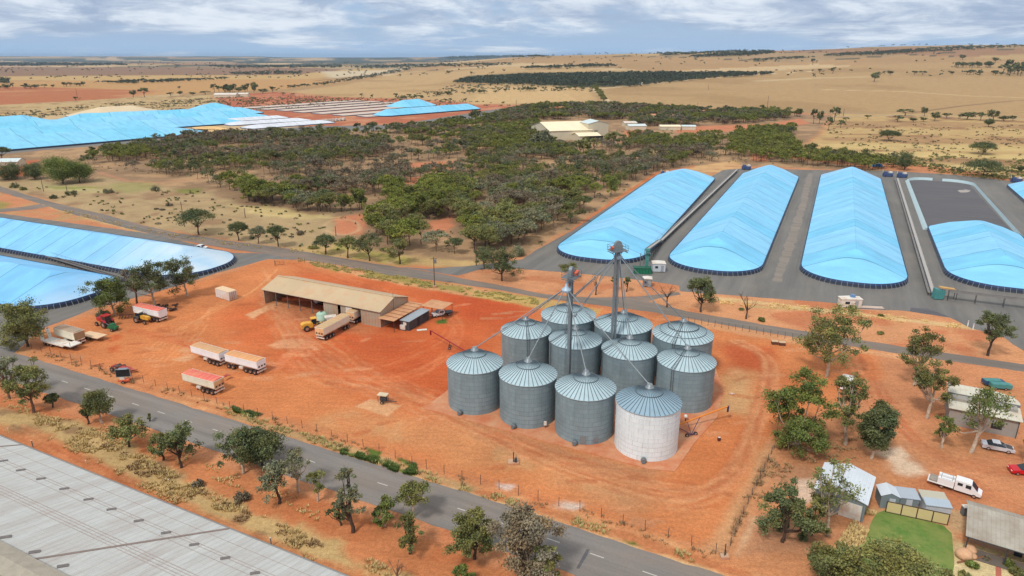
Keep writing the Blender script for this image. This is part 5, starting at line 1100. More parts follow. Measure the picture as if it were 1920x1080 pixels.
def lowloader(p0, p1):
    a = Vector(G(*p0)); b_ = Vector(G(*p1)); d = (b_-a).normalized(); n = Vector((-d.y, d.x)); W_ = 2.6; L_ = (b_-a).length+1.2; c = a+n*W_/2
    t = thing('low_loader', 'white low loader trailer with two raised loading ramps at its tail', 'flatbed trailer', (c.x, c.y, 0), math.atan2(d.y, d.x))
    DK_ = M('deck_white', C(222, 220, 214), 0.6, var=0.08, dirt=C(206, 170, 140), dirt_amt=0.4)
    mb = MB(); mb.box((L_*0.36, 0, 0.95), (L_*0.72, W_, 0.22)); mb.prism([(L_*0.72, 0.84), (L_*0.78, 1.3), (L_, 1.3), (L_, 1.5), (L_*0.76, 1.5), (L_*0.70, 1.06)], -W_/2, W_/2); mb.build('deck', DK_, t)
    for y in (-0.85, 0.85):
        MB().box((-0.35, y, 2.0), (0.14, 0.75, 2.2), ry=-0.22).build('ramp', DK_, t)
    MB().box((L_*0.5, 0, 0.7), (L_*0.9, 1.0, 0.3)).build('chassis', CHAS, t)
    for x in (0.8, 1.9, 3.0):
        for y in (-1.0, 1.0): wheel(t, x, y, 0.42, 0.45)
    MB().tube((L_-0.2, -1.2, 1.5), (L_-0.2, -1.2, 2.4), 0.05, n=5).build('stanchion', CHAS, t); MB().tube((L_-0.2, 1.2, 1.5), (L_-0.2, 1.2, 2.4), 0.05, n=5).build('stanchion', CHAS, t)
lowloader((79, 647), (128, 660))
a = Vector(G(154, 640)); t = thing('flat_trailer', 'dusty pale flat trailer poking out behind the grey tarped grain trailer', 'flatbed trailer', (a.x+2.0, a.y+1.4, 0), R(-22))
MB().box((0, 0, 1.0), (5.8, 2.5, 0.2)).build('deck', M('deck_dusty', C(216, 184, 150), 0.8, var=0.15), t); MB().tube((2.9, 0, 0.9), (4.6, 0, 0.8), 0.08, n=6).build('drawbar', CHAS, t); MB().box((0, 0, 0.75), (5.0, 1.0, 0.3)).build('chassis', CHAS, t)
for x in (-1.6, -0.5):
    for y in (-0.95, 0.95): wheel(t, x, y, 0.45, 0.4)
YEL = M('loader_yellow', C(222, 168, 58), 0.55, var=0.15, dirt=C(190, 120, 70), dirt_amt=0.4); GLS = M('cab_glass', C(36, 46, 54), 0.12)
def loader(px, rz):
    p = G(*px); t = thing('wheel_loader', 'yellow wheel loader with its bucket towards the shed door', 'wheel loader', (*p, 0), rz); t.scale = (0.86, 0.86, 0.9)
    MB().prism([(-3.3, 0.9), (-0.2, 0.9), (-0.2, 2.1), (-2.6, 2.2), (-3.3, 1.8)], -0.95, 0.95).build('engine_cover', YEL, t)
    MB().box((0.2, 0, 2.35), (1.3, 1.4, 1.5), taper=0.9).build('cab', GLS, t); MB().box((0.2, 0, 3.15), (1.6, 1.7, 0.16)).build('cab_roof', YEL, t)
    MB().box((1.4, 0, 1.1), (1.8, 1.1, 0.9)).build('front_frame', YEL, t)
    for y in (-0.5, 0.5): MB().tube((1.2, y, 1.7), (3.6, y, 0.8), 0.14, n=6).build('lift_arm', CHAS, t)
    MB().prism([(3.5, 0.1), (4.9, 0.1), (4.7, 0.35), (3.9, 0.5), (3.9, 1.3), (3.5, 1.2)], -1.45, 1.45).build('bucket', M('bucket_rust', C(168, 96, 56), 0.7, var=0.25), t)
    for x in (-2.0, 1.5):
        for y in (-1.15, 1.15): wheel(t, x, y, 0.82, 0.6)
    for y in (-0.6, 0.6): MB().box((-3.32, y, 1.5), (0.06, 0.25, 0.2)).build('tail_light', M('tail_red', C(170, 30, 26), 0.4), t)
loader((588, 617), R(28))
def tractor(px, rz, col, label, sc=1.0, cabc=None):
    p = G(*px); t = thing('tractor', label, 'tractor', (*p, 0), rz); t.scale = (sc, sc, sc)
    MB().prism([(0.2, 1.1), (3.0, 1.1), (3.1, 1.6), (2.9, 2.0), (0.2, 2.1)], -0.45, 0.45).build('bonnet', col, t)
    MB().box((-0.5, 0, 2.15), (1.5, 1.45, 1.5), taper=0.92).build('cab', GLS, t); MB().box((-0.5, 0, 3.0), (1.8, 1.7, 0.18)).build('cab_roof', cabc or col, t)
    MB().box((-0.3, 0, 0.95), (2.4, 0.9, 0.6)).build('chassis', CHAS, t)
    for y in (-1.0, 1.0): MB().prism([(-1.6, 1.6), (-1.2, 1.95), (-0.1, 1.95), (0.2, 1.5), (0.1, 1.5), (-0.2, 1.85), (-1.1, 1.85), (-1.5, 1.5)], y-0.28, y+0.28).build('mudguard', col, t)
    for y in (-1.0, 1.0): wheel(t, -0.7, y, 0.9, 0.55); wheel(t, 2.3, y, 0.55, 0.4)
    MB().tube((1.2, 0.3, 2.0), (1.2, 0.3, 2.9), 0.06, n=6).build('exhaust', CHAS, t)
    return t
REDP = M('tractor_red', C(176, 42, 48), 0.5, var=0.15, dirt=C(180, 100, 70), dirt_amt=0.35); GRNP = M('implement_green', C(38, 110, 70), 0.5, var=0.15)
tractor((200, 612), R(150), REDP, 'red tractor parked by the yard trees with a green implement in front', 1.0)
p = G(213, 620); t = thing('farm_implement', 'small green wheeled implement beside the red tractor', 'implement', (*p, 0), R(-20))
MB().box((0, 0, 0.9), (2.2, 1.2, 0.5), rz=0.2).build('frame', GRNP, t); MB().prism([(-0.9, 0.5), (0.9, 0.5), (0.4, 1.8), (-0.5, 1.8)], -0.5, 0.5).build('hopper', GRNP, t); MB().tube((-1.0, 0, 1.2), (-3.0, 0.4, 1.5), 0.09, n=6).build('auger_tube', GALD, t)
for y in (-0.7, 0.7): wheel(t, 0.3, y, 0.42, 0.3)
t = tractor((266, 604), R(-22), M('handler_dark', C(90, 84, 76), 0.6, var=0.2), 'dark telehandler with a yellow bonnet beside the red tarped trailer', 0.9, OFFW)
for c in t.children:
    if c.name.startswith('bonnet'): c.data.materials[0] = YEL
p = G(238, 596); t = thing('plough_frame', 'dull grey farm implement frame behind the telehandler', 'implement', (*p, 0), R(10)); MB().box((0, 0, 0.8), (3.4, 0.2, 0.2)).build('beam', CHAS, t)
for x in (-1.4, -0.7, 0, 0.7, 1.4): MB().tube((x, 0, 0.8), (x-0.2, -0.9, 0.1), 0.08, n=5).build('tine', CHAS, t)
tractor((639, 578), R(100), M('tractor_green', C(34, 64, 42), 0.5), 'dark green tractor parked in the open bay next to the shed partition', 1.0)
p = SL(LNG*0.36, 6.5); t = thing('tank_trailer', 'pale tank on wheels parked in the open shed bay', 'tank trailer', (p.x, p.y, 0), rz+R(80)); MB().lathe([(0.3, -2.2), (0.8, -1.9), (0.8, 1.9), (0.3, 2.2)], c=(0, 0, 1.5), n=14, axis='X', cap=True).build('tank', PALEW, t); MB().box((0, 0, 0.7), (4.6, 1.1, 0.2)).build('chassis', CHAS, t)
for x in (-0.5, 0.5):
    for y in (-0.7, 0.7): wheel(t, x, y, 0.4, 0.3)
def sl_thing(name, label, cat, fx, y, rzo=0.0):
    p = SL(LNG*fx, y); return thing(name, label, cat, (p.x, p.y, 0), rz+rzo)
for q_, (nm, lb, fx, yy) in enumerate((('header_comb', 'rusty harvester front lying in the open shed bays', 0.13, 5.0), ('header_comb', 'second rusty implement beside the harvester front in the shed', 0.24, 6.5))):
    t = sl_thing(nm, lb, 'implement', fx, yy, 0.5); MB().box((0, 0, 0.6), (5.2, 0.9, 0.9)).build('frame', M('rust_orange', C(178, 98, 54), 0.8, var=0.3), t)
    for x in (-2.1, 0, 2.1): MB().tube((x, -0.5, 0.7), (x, -1.8, 1.2), 0.07, n=5).build('tine', CHAS, t)
# water tank, white bin and bits beside the shed
p = G(604, 600); t = thing('water_tank', 'pale green round water tank against the shed wall', 'water tank', (*p, 0)); MB().lathe([(1.25, 0), (1.3, 0.6), (1.25, 0.62), (1.3, 1.2), (1.25, 1.22), (1.3, 1.75), (0.9, 2.05), (0.3, 2.15)], n=24, cap=True).build('tank', M('tank_green', C(160, 190, 172), 0.6, var=0.06), t); MB().lathe([(0.3, 0), (0.3, 0.1)], c=(0, 0, 2.15), n=12, cap=True).build('lid', DARK, t)
p = G(620, 603); t = thing('tipper_bucket', 'white fertiliser spreader hopper between the loader and the shed', 'hopper', (*p, 0), R(20)); MB().prism([(-1.4, 1.5), (1.4, 1.5), (0.7, 0.5), (-0.7, 0.5)], -0.9, 0.9).build('hopper', OFFW, t); [wheel(t, 0, y, 0.4, 0.3) for y in (-0.8, 0.8)]
p = G(757, 618); t = thing('liquid_cube', 'white caged liquid tank beside the dark office', 'water tank', (*p, 0), rz); MB().box((0, 0, 0.75), (1.5, 1.1, 1.1)).build('tank', OFFW, t); MB().box((0, 0, 0.1), (1.6, 1.2, 0.18)).build('pallet', DARK, t)
p = G(791, 619); t = thing('metal_sheet', 'flat white sheet lying on the ground by the office', 'metal sheet', (*p, 0), R(12)); MB().box((0, 0, 0.08), (2.4, 1.0, 0.05)).build('sheet', OFFW, t); MB().box((0, 0, 0.03), (1.8, 0.1, 0.05)).build('bearer', DARK, t)
def ute(px, rz, label, body, tray, crew=False, toolbox=False, sc=1.0, name='ute', cat='ute'):
    p = G(*px); t = thing(name, label, cat, (*p, 0), rz); t.scale = (sc, sc, sc)
    MB().prism([(0.1, 0.55), (2.55, 0.55), (2.62, 0.95), (1.55, 1.12), (0.95, 1.72), (-0.35, 1.75), (-0.5, 0.95)] if not crew else [(-0.9, 0.55), (2.75, 0.55), (2.85, 0.98), (2.2, 1.3), (1.3, 2.25), (0.9, 2.35), (-0.9, 2.35)], -0.88, 0.88).build('cab', body, t)
    if not crew:
        MB().prism([(1.05, 1.64), (1.56, 1.16), (1.60, 1.18), (1.1, 1.68)], -0.76, 0.76).build('windscreen', GLS, t)
        for s in (-0.9, 0.9): MB().box((0.35, s, 1.38), (1.0, 0.03, 0.42)).build('side_window', GLS, t)
    else:
        MB().prism([(1.36, 2.20), (2.2, 1.32), (2.25, 1.35), (1.42, 2.24)], -0.76, 0.76).build('windscreen', GLS, t)
        for s in (-0.9, 0.9):
            MB().box((0.95, s, 1.75), (0.75, 0.03, 0.6)).build('side_window', GLS, t); MB().box((-0.2, s, 1.8), (0.7, 0.03, 0.5)).build('side_window', GLS, t)
    x0 = -0.6 if not crew else -1.0; Lt = 2.1 if not crew else 3.7
    MB().box((x0-Lt/2, 0, 0.85), (Lt, 1.86 if not crew else 2.2, 0.14)).build('tray', tray, t)
    if toolbox:
        for s in (-0.72, 0.72): MB().box((x0-1.15, s, 1.4), (2.3, 0.66, 1.1)).build('tool_box', CARW, t)
        MB().box((x0-2.9, 0, 1.05), (1.2, 1.9, 0.3)).build('load', M('load_grey', C(150, 140, 132), 0.8, var=0.3, scale=3), t)
        r_ = MB(); [r_.tube((x, -0.9, 1.95), (x, 0.9, 1.95), 0.04, n=4) for x in (x0-0.3, x0-1.9)]; [r_.tube((x0-0.3, s, 1.95), (x0-1.9, s, 1.95), 0.04, n=4) for s in (-0.9, 0.9)]; r_.build('roof_rack', GALD, t)
    elif not crew:
        hb = MB(); hb.tube((x0-0.1, -0.85, 1.6), (x0-0.1, 0.85, 1.6), 0.04, n=5); [hb.tube((x0-0.1, s, 0.9), (x0-0.1, s, 1.6), 0.04, n=5) for s in (-0.85, 0.85)]; hb.build('headboard', DARK, t)
    MB().box(((2.7 if crew else 2.6), 0, 0.62), (0.16, 1.7, 0.22)).build('bumper', M('bumper_grey', C(120, 122, 124), 0.5), t)
    for s in (-0.62, 0.62): MB().box(((2.84 if crew else 2.62), s, 0.88), (0.05, 0.32, 0.16)).build('headlight', M('lamp_glass', C(220, 224, 226), 0.15), t)
    for s in (-0.92, 0.92): MB().box((1.2, s*1.08, 1.25 if not crew else 1.55), (0.1, 0.16, 0.16)).build('mirror', DARK, t)
    MB().box((-0.4, 0, 0.5), (4.2 if not crew else 6.2, 0.9, 0.2)).build('chassis', CHAS, t)
    for x in ((1.75, -1.55) if not crew else (1.9, -2.6)):
        for s in (-0.76, 0.76): wheel(t, x, s, 0.36, 0.26)
    return t
CARW = M('car_white', C(230, 230, 232), 0.3, var=0.03)
ute((829, 592), R(205), 'white ute parked under the rusty carport', CARW, DARK)
ute((375, 468), R(-12), 'white wagon parked behind the long bunker beside the upper road', CARW, CARW)
q0 = Vector(G(1780, 915)); q1 = Vector(G(1828, 938)); ute((1800, 922), math.atan2(-4.3, 5.6), 'white twin cab service truck with side tool boxes beside the big grey roof', CARW, CARW, crew=True, toolbox=True, sc=0.92, name='service_truck', cat='truck')
def sedan(px, rz, label, body, bonnet=None, hatch=False):
    p = G(*px); t = thing('sedan' if not hatch else 'hatchback', label, 'car', (*p, 0), rz)
    low = [(-2.25, 0.35), (-2.32, 0.72), (-2.2, 0.95), (-1.3, 1.0), (0.95, 0.98), (2.1, 0.82), (2.3, 0.6), (2.28, 0.35)]
    MB().prism(low, -0.88, 0.88).build('body', body, t)
    k = -0.4 if hatch else 0.0
    gh = MB(); vs = []
    for y, s in ((-0.84, 1), (0.84, 1)): vs += [(-1.55+k, y, 0.97), (1.05, y, 0.97)]
    top = [(-0.85+k, -0.66, 1.42), (0.2, -0.66, 1.44), (-0.85+k, 0.66, 1.42), (0.2, 0.66, 1.44)]
    V_ = [vs[0], vs[1], vs[3], vs[2], top[0], top[1], top[3], top[2]]
    gh.add(V_, [(0, 1, 5, 4), (1, 2, 6, 5), (2, 3, 7, 6), (3, 0, 4, 7), (4, 5, 6, 7)]); gh.build('glasshouse', GLS, t)
    MB().box((-0.32+k/2, 0, 1.455), (1.15-k, 1.36, 0.05)).build('roof', body, t)
    for s in (-0.80, 0.80):
        r_ = MB(); r_.tube((-0.25, s*0.96, 0.98), (-0.25, s*0.82, 1.44), 0.035, n=4); r_.build('pillar', body, t)
    if bonnet: MB().prism([(1.1, 0.995), (2.05, 0.86), (2.05, 0.83), (1.1, 0.96)], -0.74, 0.74).build('bonnet', bonnet, t)
    for s in (-0.6, 0.6): MB().box((2.27, s, 0.66), (0.06, 0.36, 0.13)).build('headlight', M('lamp_glass', C(220, 224, 226), 0.15), t); MB().box((-2.3, s, 0.76), (0.05, 0.36, 0.13)).build('tail_light', M('tail_red', C(170, 30, 26), 0.4), t)
    for x in (1.42, -1.38):
        for s in (-0.78, 0.78): wheel(t, x, s, 0.33, 0.22)
sedan((1869, 843), R(-24), 'silver sedan with a dark bonnet parked in front of the grey workshop', M('car_silver', C(206, 210, 218), 0.3, 0.2, var=0.03), M('bonnet_dark', C(70, 62, 62), 0.4))
sedan((1922, 888), R(168), 'bright red hatchback at the right edge of the picture', M('car_red', C(196, 18, 34), 0.3, var=0.03), hatch=True)
def truck_teal(px, rz, label, col, wd=1.0):
    p = G(*px); t = thing('utility_trailer', label, 'covered trailer', (*p, 0), rz, 'teal vehicles behind the workshop'); t.scale = (0.72, 0.8, 0.8)
    MB().box((0, 0, 1.0), (4.4, 1.9*wd, 0.9)).build('body', col, t); MB().box((0, 0, 1.5), (4.2, 1.7*wd, 0.1)).build('cover', TEAL, t); MB().box((2.5, 0, 0.9), (0.9, 1.6, 1.0)).build('nose', col, t)
    for x in (-1.2, 1.3):
        for s in (-0.85, 0.85): wheel(t, x, s, 0.38, 0.25)
truck_teal((1858, 722), R(-4), 'dark blue and teal vehicle, the farther of two behind the workshop roof', M('truck_navy', C(44, 74, 110), 0.5)); truck_teal((1872, 729), R(-8), 'teal covered trailer, the nearer of two behind the workshop roof', TEAL)
# shipping container
p0 = Vector(G(405, 557)); p1 = Vector(G(430, 565)); d = (p1-p0).normalized(); rzc = math.atan2(d.y, d.x); c = p0+d*3.05+Vector((-d.y, d.x))*1.22
t = thing('shipping_container', 'white shipping container standing alone at the top of the yard', 'shipping container', (c.x, c.y, 0), rzc)
CW_ = corr('container_white', C(226, 222, 218), 0, 0.3, 0.12, dirt=C(206, 160, 130), dirt_amt=0.4)
MB().box((0, 0, 1.3), (6.06, 2.38, 2.36)).build('body', CW_, t); MB().box((0, 0, 2.52), (6.06, 2.40, 0.08)).build('roof', M('container_roof', C(222, 192, 156), 0.7, var=0.1), t)
for y in (-0.6, 0.6): MB().box((3.05, y, 1.3), (0.07, 1.14, 2.2)).build('door', OFFW, t)
for y in (-0.85, -0.3, 0.3, 0.85): MB().tube((3.12, y, 0.3), (3.12, y, 2.4), 0.03, n=5).build('lock_bar', DARK, t)
# message board trailer
p = G(234, 717); t = thing('message_board', 'black message board on a small orange trailer by the roadside fence', 'message sign', (*p, 0), R(8))
MB().box((0, 0, 2.1), (2.6, 0.16, 1.5)).build('screen', M('screen_black', C(34, 34, 38), 0.4), t)
f = MB(); [f.box((0, 0, 2.1+s*0.80), (2.75, 0.2, 0.1)) for s in (-1, 1)]; [f.box((s*1.34, 0, 2.1), (0.1, 0.2, 1.6)) for s in (-1, 1)]; f.build('screen_frame', GALV, t)
MB().tube((0, 0, 0.6), (0, 0, 1.4), 0.1, n=8).build('mast', GALD, t); MB().box((0, 0, 0.6), (2.0, 1.2, 0.25)).build('chassis', M('sign_orange', C(206, 94, 60), 0.6), t); MB().box((0.1, 0, 3.0), (1.8, 0.9, 0.06)).build('solar_panel', M('solar', C(120, 130, 140), 0.3), t); MB().box((-0.3, 0.1, 0.95), (0.9, 0.7, 0.45)).build('battery_box', OFFW, t)
for s in (-0.75, 0.75): wheel(t, 0, s, 0.32, 0.2)
# red dolly
p = G(229, 695); t = thing('dolly', 'low red trailer dolly behind the black message board', 'trailer dolly', (*p, 0), R(-20)); MB().box((0, 0, 0.85), (4.6, 1.2, 0.16)).build('frame', TRED, t); MB().prism([(2.3, -0.5), (2.3, 0.5), (4.0, 0.08), (4.0, -0.08)], 0.8, 0.9, plane='XY').build('drawbar', TRED, t); MB().box((-0.9, 0, 1.0), (1.3, 1.3, 0.12)).build('turntable', CHAS, t)
for x in (-1.6, -0.4):
    for y in (-0.95, 0.95): wheel(t, x, y, 0.48, 0.4)
for i, (px, py) in enumerate([(181, 688), (246, 700)]):
    p = G(px, py); t = thing('scrap_frame', ['rusty scrap frame lying by the roadside fence', 'rusty bent frame lying right of the message board'][i], 'scrap', (*p, 0), R(20*i)); 
    MB().box((0, 0, 0.25), (2.6, 0.12, 0.12)).build('bar', M('rust_dark', C(140, 88, 60), 0.8), t); MB().box((0.3, 0.5, 0.35), (1.8, 0.12, 0.12), rz=0.5).build('bar', M('rust_dark', C(140, 88, 60), 0.8), t)
# tyre heap
rr = random.Random(8); tyre = None
for i in range(26):
    x0, y0 = 294+rr.random()*38, 576+rr.random()*8; p = G(x0, y0); z = rr.choice((0.16, 0.42, 0.68))
    if tyre is None:
        tyre = thing('old_tyre', 'worn black tyre thrown on the heap beside the red tarped trailer', 'tyre', (*p, z), 0, 'tyres heaped under the yard trees')
        o = MB().lathe([(0.30, -0.12), (0.52, -0.13), (0.58, 0), (0.52, 0.13), (0.30, 0.12), (0.30, -0.12)], n=14).build('tread', TYRE, tyre); c = tyre
    else: c = copy_tree(tyre); c.location = (*p, z)
    c.rotation_euler = (rr.uniform(-.7, .7), rr.uniform(-.7, .7), 0)
# augers
def auger(p0, z0, p1, z1, col, label, wheel_px, spout=True, r_=0.14):
    a = Vector((*G(*p0), z0)); b_ = Vector((*p1, z1)) if len(p1) == 2 and isinstance(p1[0], float) else Vector((*G(*p1), z1))
    t = thing('grain_auger', label, 'grain auger', (a.x, a.y, 0)); b2 = b_-Vector((a.x, a.y, 0)); a2 = Vector((0, 0, z0))
    MB().tube(a2, b2, r_, n=10).build('tube', col, t)
    if spout: MB().tube(b2+Vector((0, 0, 0.1)), b2-Vector((0, 0, 1.1)), 0.2, 0.17, n=8).build('spout', M('auger_navy', C(44, 50, 96), 0.5), t)
    MB().box((0, 0, max(z0, .3)), (0.9, 0.7, 0.5)).build('intake_hopper', col, t)
    return t, a2, b2
OR = M('auger_orange', C(222, 132, 44), 0.5, var=0.1); NV = M('auger_navy', C(44, 50, 96), 0.5); MAR = M('auger_maroon', C(140, 26, 34), 0.5)
# orange auger: discharge end lifted near px (1363,787); intake behind the white silo
bpt = Vector((38.6, 108.6)); t, a2, b2 = auger((1268, 806), 0.9, (float(bpt.x), float(bpt.y)), 2.9, OR, 'orange grain auger on a navy frame right of the white silo', None)
m_ = a2+(b2-a2)*0.45
f = MB(); wpx = Vector(G(1296, 818)); wl = Vector((wpx.x-t.location.x, wpx.y-t.location.y, 0.35)); f.tube(m_, wl, 0.06, n=6); f.tube(a2+Vector((0.3, 0, -0.4)), wl, 0.06, n=6); f.tube(a2+(b2-a2)*0.2, wl, 0.05, n=6); f.tube(wl+Vector((-0.8, -0.3, 0)), wl+Vector((0.8, 0.3, 0)), 0.07, n=6); f.build('undercarriage', NV, t)
for s in (-1, 1): o = wheel(t, wl.x+s*0.8, wl.y+s*0.3, 0.36, 0.2)
e0 = G(808, 640); t = thing('grain_auger', 'dark red grain auger raised across the yard behind the left silo', 'grain auger', (*G(880, 668), 0))
vb = Vector((*G(812, 640), 0))-Vector((*G(880, 668), 0)); vb.z = 3.2
b3 = Vector((e0[0]-t.location.x, e0[1]-t.location.y, 2.7)); a3 = Vector((0, 0, 0.7))
MB().tube(a3, b3, 0.13, n=8).build('tube', MAR, t); MB().tube(b3, b3-Vector((0, 0, 1.1)), 0.2, n=8).build('spout', MAR, t); mm_ = (a3+b3)/2
MB().tube(mm_, Vector((mm_.x, mm_.y+0.2, 0.35)), 0.06, n=6).build('support_frame', MAR, t); MB().box((0, 0, 0.4), (0.8, 0.7, 0.5)).build('intake_hopper', MAR, t)
for s in (-0.7, 0.7): wheel(t, mm_.x, mm_.y+s, 0.33, 0.2)
# small machine on the pad in the yard
p = G(719, 755); t = thing('engine_trailer', 'small canopied engine trailer standing beside the square pale pad', 'machine', (*p, 0), R(-14)); MB().box((0, 0, 1.75), (1.9, 1.3, 0.14)).build('canopy', M('canopy_cream', C(206, 190, 160), 0.7), t); MB().box((0.1, 0, 0.9), (1.2, 0.8, 0.8)).build('engine', DARK, t); MB().box((1.6, 0, 0.55), (2.2, 0.14, 0.12)).build('drawbar', DARK, t)
[MB().tube((x, y, 0.4), (x, y, 1.7), 0.05, n=5).build('post', DARK, t) for x in (-0.8, 0.8) for y in (-.55, .55)]; [wheel(t, 0, y, 0.35, 0.22) for y in (-0.7, 0.7)]
# sampling post on its block, lamp near silo
p = G(963, 868); t = thing('pump_stand', 'black pump post on a small pale concrete block in front of the silos', 'pump', (*p, 0)); MB().box((0, 0, 0.15), (1.7, 1.3, 0.3)).build('base', CONC, t); MB().box((0, 0, 1.1), (0.18, 0.3, 1.7)).build('post', DARK, t); MB().box((0.35, -0.1, 0.6), (0.4, 0.5, 0.6)).build('pump', DARK, t); MB().tube((0.4, 0.1, 0.6), (0.4, 0.1, 1.5), 0.06, n=6).build('valve_pipe', GALD, t)
p = G(1285, 790); t = thing('vent_blower', 'small white topped blower on the pad between the white silo and the auger', 'blower', (*p, 0)); MB().tube((0, 0, 0), (0, 0, 0.8), 0.1, n=6).build('stand', DARK, t); MB().lathe([(0.3, 0), (0.36, 0.2), (0.3, 0.45), (0.1, 0.55)], c=(0, 0, 0.8), n=12, cap=True).build('hood', OFFW, t)
p = G(1022, 803); t = thing('meter_box', 'small white meter box between the second and third front silos', 'meter box', (*p, 0.1)); MB().box((0, 0, 0.9), (0.5, 0.3, 0.7)).build('box', OFFW, t); MB().tube((0, 0, 0), (0, 0, 0.6), 0.06, n=5).build('post', DARK, t)
for i, (px, py) in enumerate([(1452, 645), (1466, 647)]):
    p = G(px, py); t = thing('pallet_stack', ['left one of two low pallet stacks by the east fence', 'right one of two low pallet stacks by the east fence'][i], 'pallet stack', (*p, 0), R(-8), 'pallet stacks by the fence'); MB().box((0, 0, 0.75), (1.4, 1.1, 0.1)).build('top_boards', M('pallet_wood', C(196, 168, 136), 0.8), t); MB().box((0, 0, 0.35), (1.3, 1.0, 0.65)).build('stack', M('pallet_dark', C(96, 62, 46), 0.9), t)
for i, (px, py) in enumerate([(1372, 740), (1348, 826)]):
    p = G(px, py); t = thing('marker_block', ['pale flat block on the dirt right of the silos', 'small dark drum on the dirt right of the orange auger'][i], 'block', (*p, 0)); MB().box((0, 0, 0.12), (1.1, 0.5, 0.24)).build('slab', CONC, t) if i == 0 else MB().lathe([(0.28, 0), (0.3, 0.3), (0.28, 0.6)], n=12, cap=True).build('drum', M('drum_dark', C(80, 40, 40), 0.6), t); MB().box((0, 0, 0.28 if i == 0 else 0.62), (0.4, 0.3, 0.06)).build('lid', OFFW, t)

# ------------------------------------------------------------------ big store roof, bottom left
E0 = Vector((*G(0, 820, 6.0), 6.0)); E1 = Vector((*G(640, 1080, 6.0), 6.0)); ed = (E1-E0); ed.z = 0; ed.normalize(); dn = Vector((ed.y, -ed.x, 0))
SLP = 0.22
def rroof(px, py):
    dx, dy, dz = ray(px, py); nrm = Vector((dn.x*SLP, dn.y*SLP, -1)); r_ = Vector((dx, dy, dz)); o = Vector((0, 0, CAM_H)); k = (nrm.dot(E0)-nrm.dot(o))/nrm.dot(r_); return o+r_*k
rg = rroof(0, 1022); DR = (rg-E0).dot(dn); rg2 = rroof(100, 1080); DR2 = (rg2-E0).dot(dn); DR = (DR+DR2)/2
t = thing('grain_store', 'huge pale grey grain store roof filling the bottom left corner', 'storage shed', (E0.x, E0.y, 0), math.atan2(ed.y, ed.x)); LG = 150; XS = -60
BR = corr('store_roof', C(188, 189, 186), 0, 0.9, 0.10, dirt=C(172, 164, 158), dirt_amt=0.45, var=0.12, scale=0.9, cross=1.35, stretch=(1.6, 0.12, 1))
loc2 = Matrix.Rotation(-math.atan2(ed.y, ed.x), 4, 'Z')
def lc(v): q = loc2 @ (v-Vector((E0.x, E0.y, 0))); return q
zr = 6+DR*SLP
mb = MB(); mb.add(rp(XS, XS+LG, 0.25, 5.95, -DR, zr, 0.12), BX); mb.build('roof', BR, t)
mb = MB(); mb.add(rp(XS, XS+LG, -DR-2.4, zr+0.25, -2*DR-2.4, 6.0, 0.12), BX); mb.build('roof', corr('store_roof_rusted', C(190, 190, 178), 0, 0.9, 0.2, var=0.3, scale=1.2, dirt=C(138, 134, 116), dirt_amt=0.5, cross=1.4, stretch=(1.6, 0.3, 1)), t)
MB().prism([(-DR+0.3, zr-0.1), (-DR+0.3, zr+0.5), (-DR-1.3, zr+0.9), (-DR-2.8, zr+0.5), (-DR-2.8, zr-0.1)], XS, XS+LG, plane='YZ').build('ridge_cap', M('ridge_rust', C(158, 150, 136), 0.8, var=0.2, scale=1), t)
MB().box((XS+LG/2, 0.0, 2.95), (LG, 0.2, 5.9)).build('wall', corr('store_wall', C(150, 150, 148), 0, 0.9, 0.12), t)
MB().tube((XS, 0.4, 5.82), (XS+LG, 0.4, 5.82), 0.16, n=6).build('gutter', M('gutter_grey', C(128, 126, 124), 0.6), t)
def strip(px0, px1, wd, name, mat, hgt_=0.10):
    a = lc(rroof(*px0)); b_ = lc(rroof(*px1)); d = (b_-a).normalized(); n = Vector((-d.y, d.x, 0))*wd/2; up_ = Vector((0, 0, hgt_)); mb = MB()
    mb.add([a-n, b_-n, b_+n, a+n, a-n+up_, b_-n+up_, b_+n+up_, a+n+up_], [(0, 1, 2, 3), (4, 5, 6, 7), (0, 1, 5, 4), (1, 2, 6, 5), (2, 3, 7, 6), (3, 0, 4, 7)]); return mb.build(name, mat, t)
VD = M('roof_vent_dark', C(112, 106, 104), 0.7, var=0.2, scale=2)
for (x, y) in [(6, 864.5), (39, 881.8), (77, 898), (120.5, 916.7), (165.7, 936.7), (209, 955.3), (260, 977), (311, 999.5), (364, 1021.7), (422, 1047), (478, 1075), (535, 1100)]: strip((x-9, y+1.3), (x+9, y-1.3), 0.42, 'roof_vent', VD)
for (x, y) in [(11, 1007.5), (65, 1035.5), (118, 1062), (172, 1090)]: strip((x-11, y+1.6), (x+11, y-1.6), 0.5, 'roof_vent', VD)
strip((57, 1050), (429, 991.5), 0.30, 'roof_flashing', M('flashing_brown', C(132, 116, 110), 0.8), 0.08)
strip((-30, 840), (43, 834), 0.22, 'roof_flashing', M('flashing_brown', C(132, 116, 110), 0.8), 0.08)
for i, (yy, w__) in enumerate([(0.245, .06), (0.272, .05), (0.33, .03), (0.52, .07), (0.545, .06), (0.575, .07), (0.60, .05), (0.115, .03)]):
    y = -DR*yy; z = 6+DR*SLP*yy; MB().box((XS+LG/2, y, z+0.02), (LG, w__, 0.05)).build('purlin_line', M('screw_line', C(160, 148, 144), 0.8, var=0.3, scale=2), t)
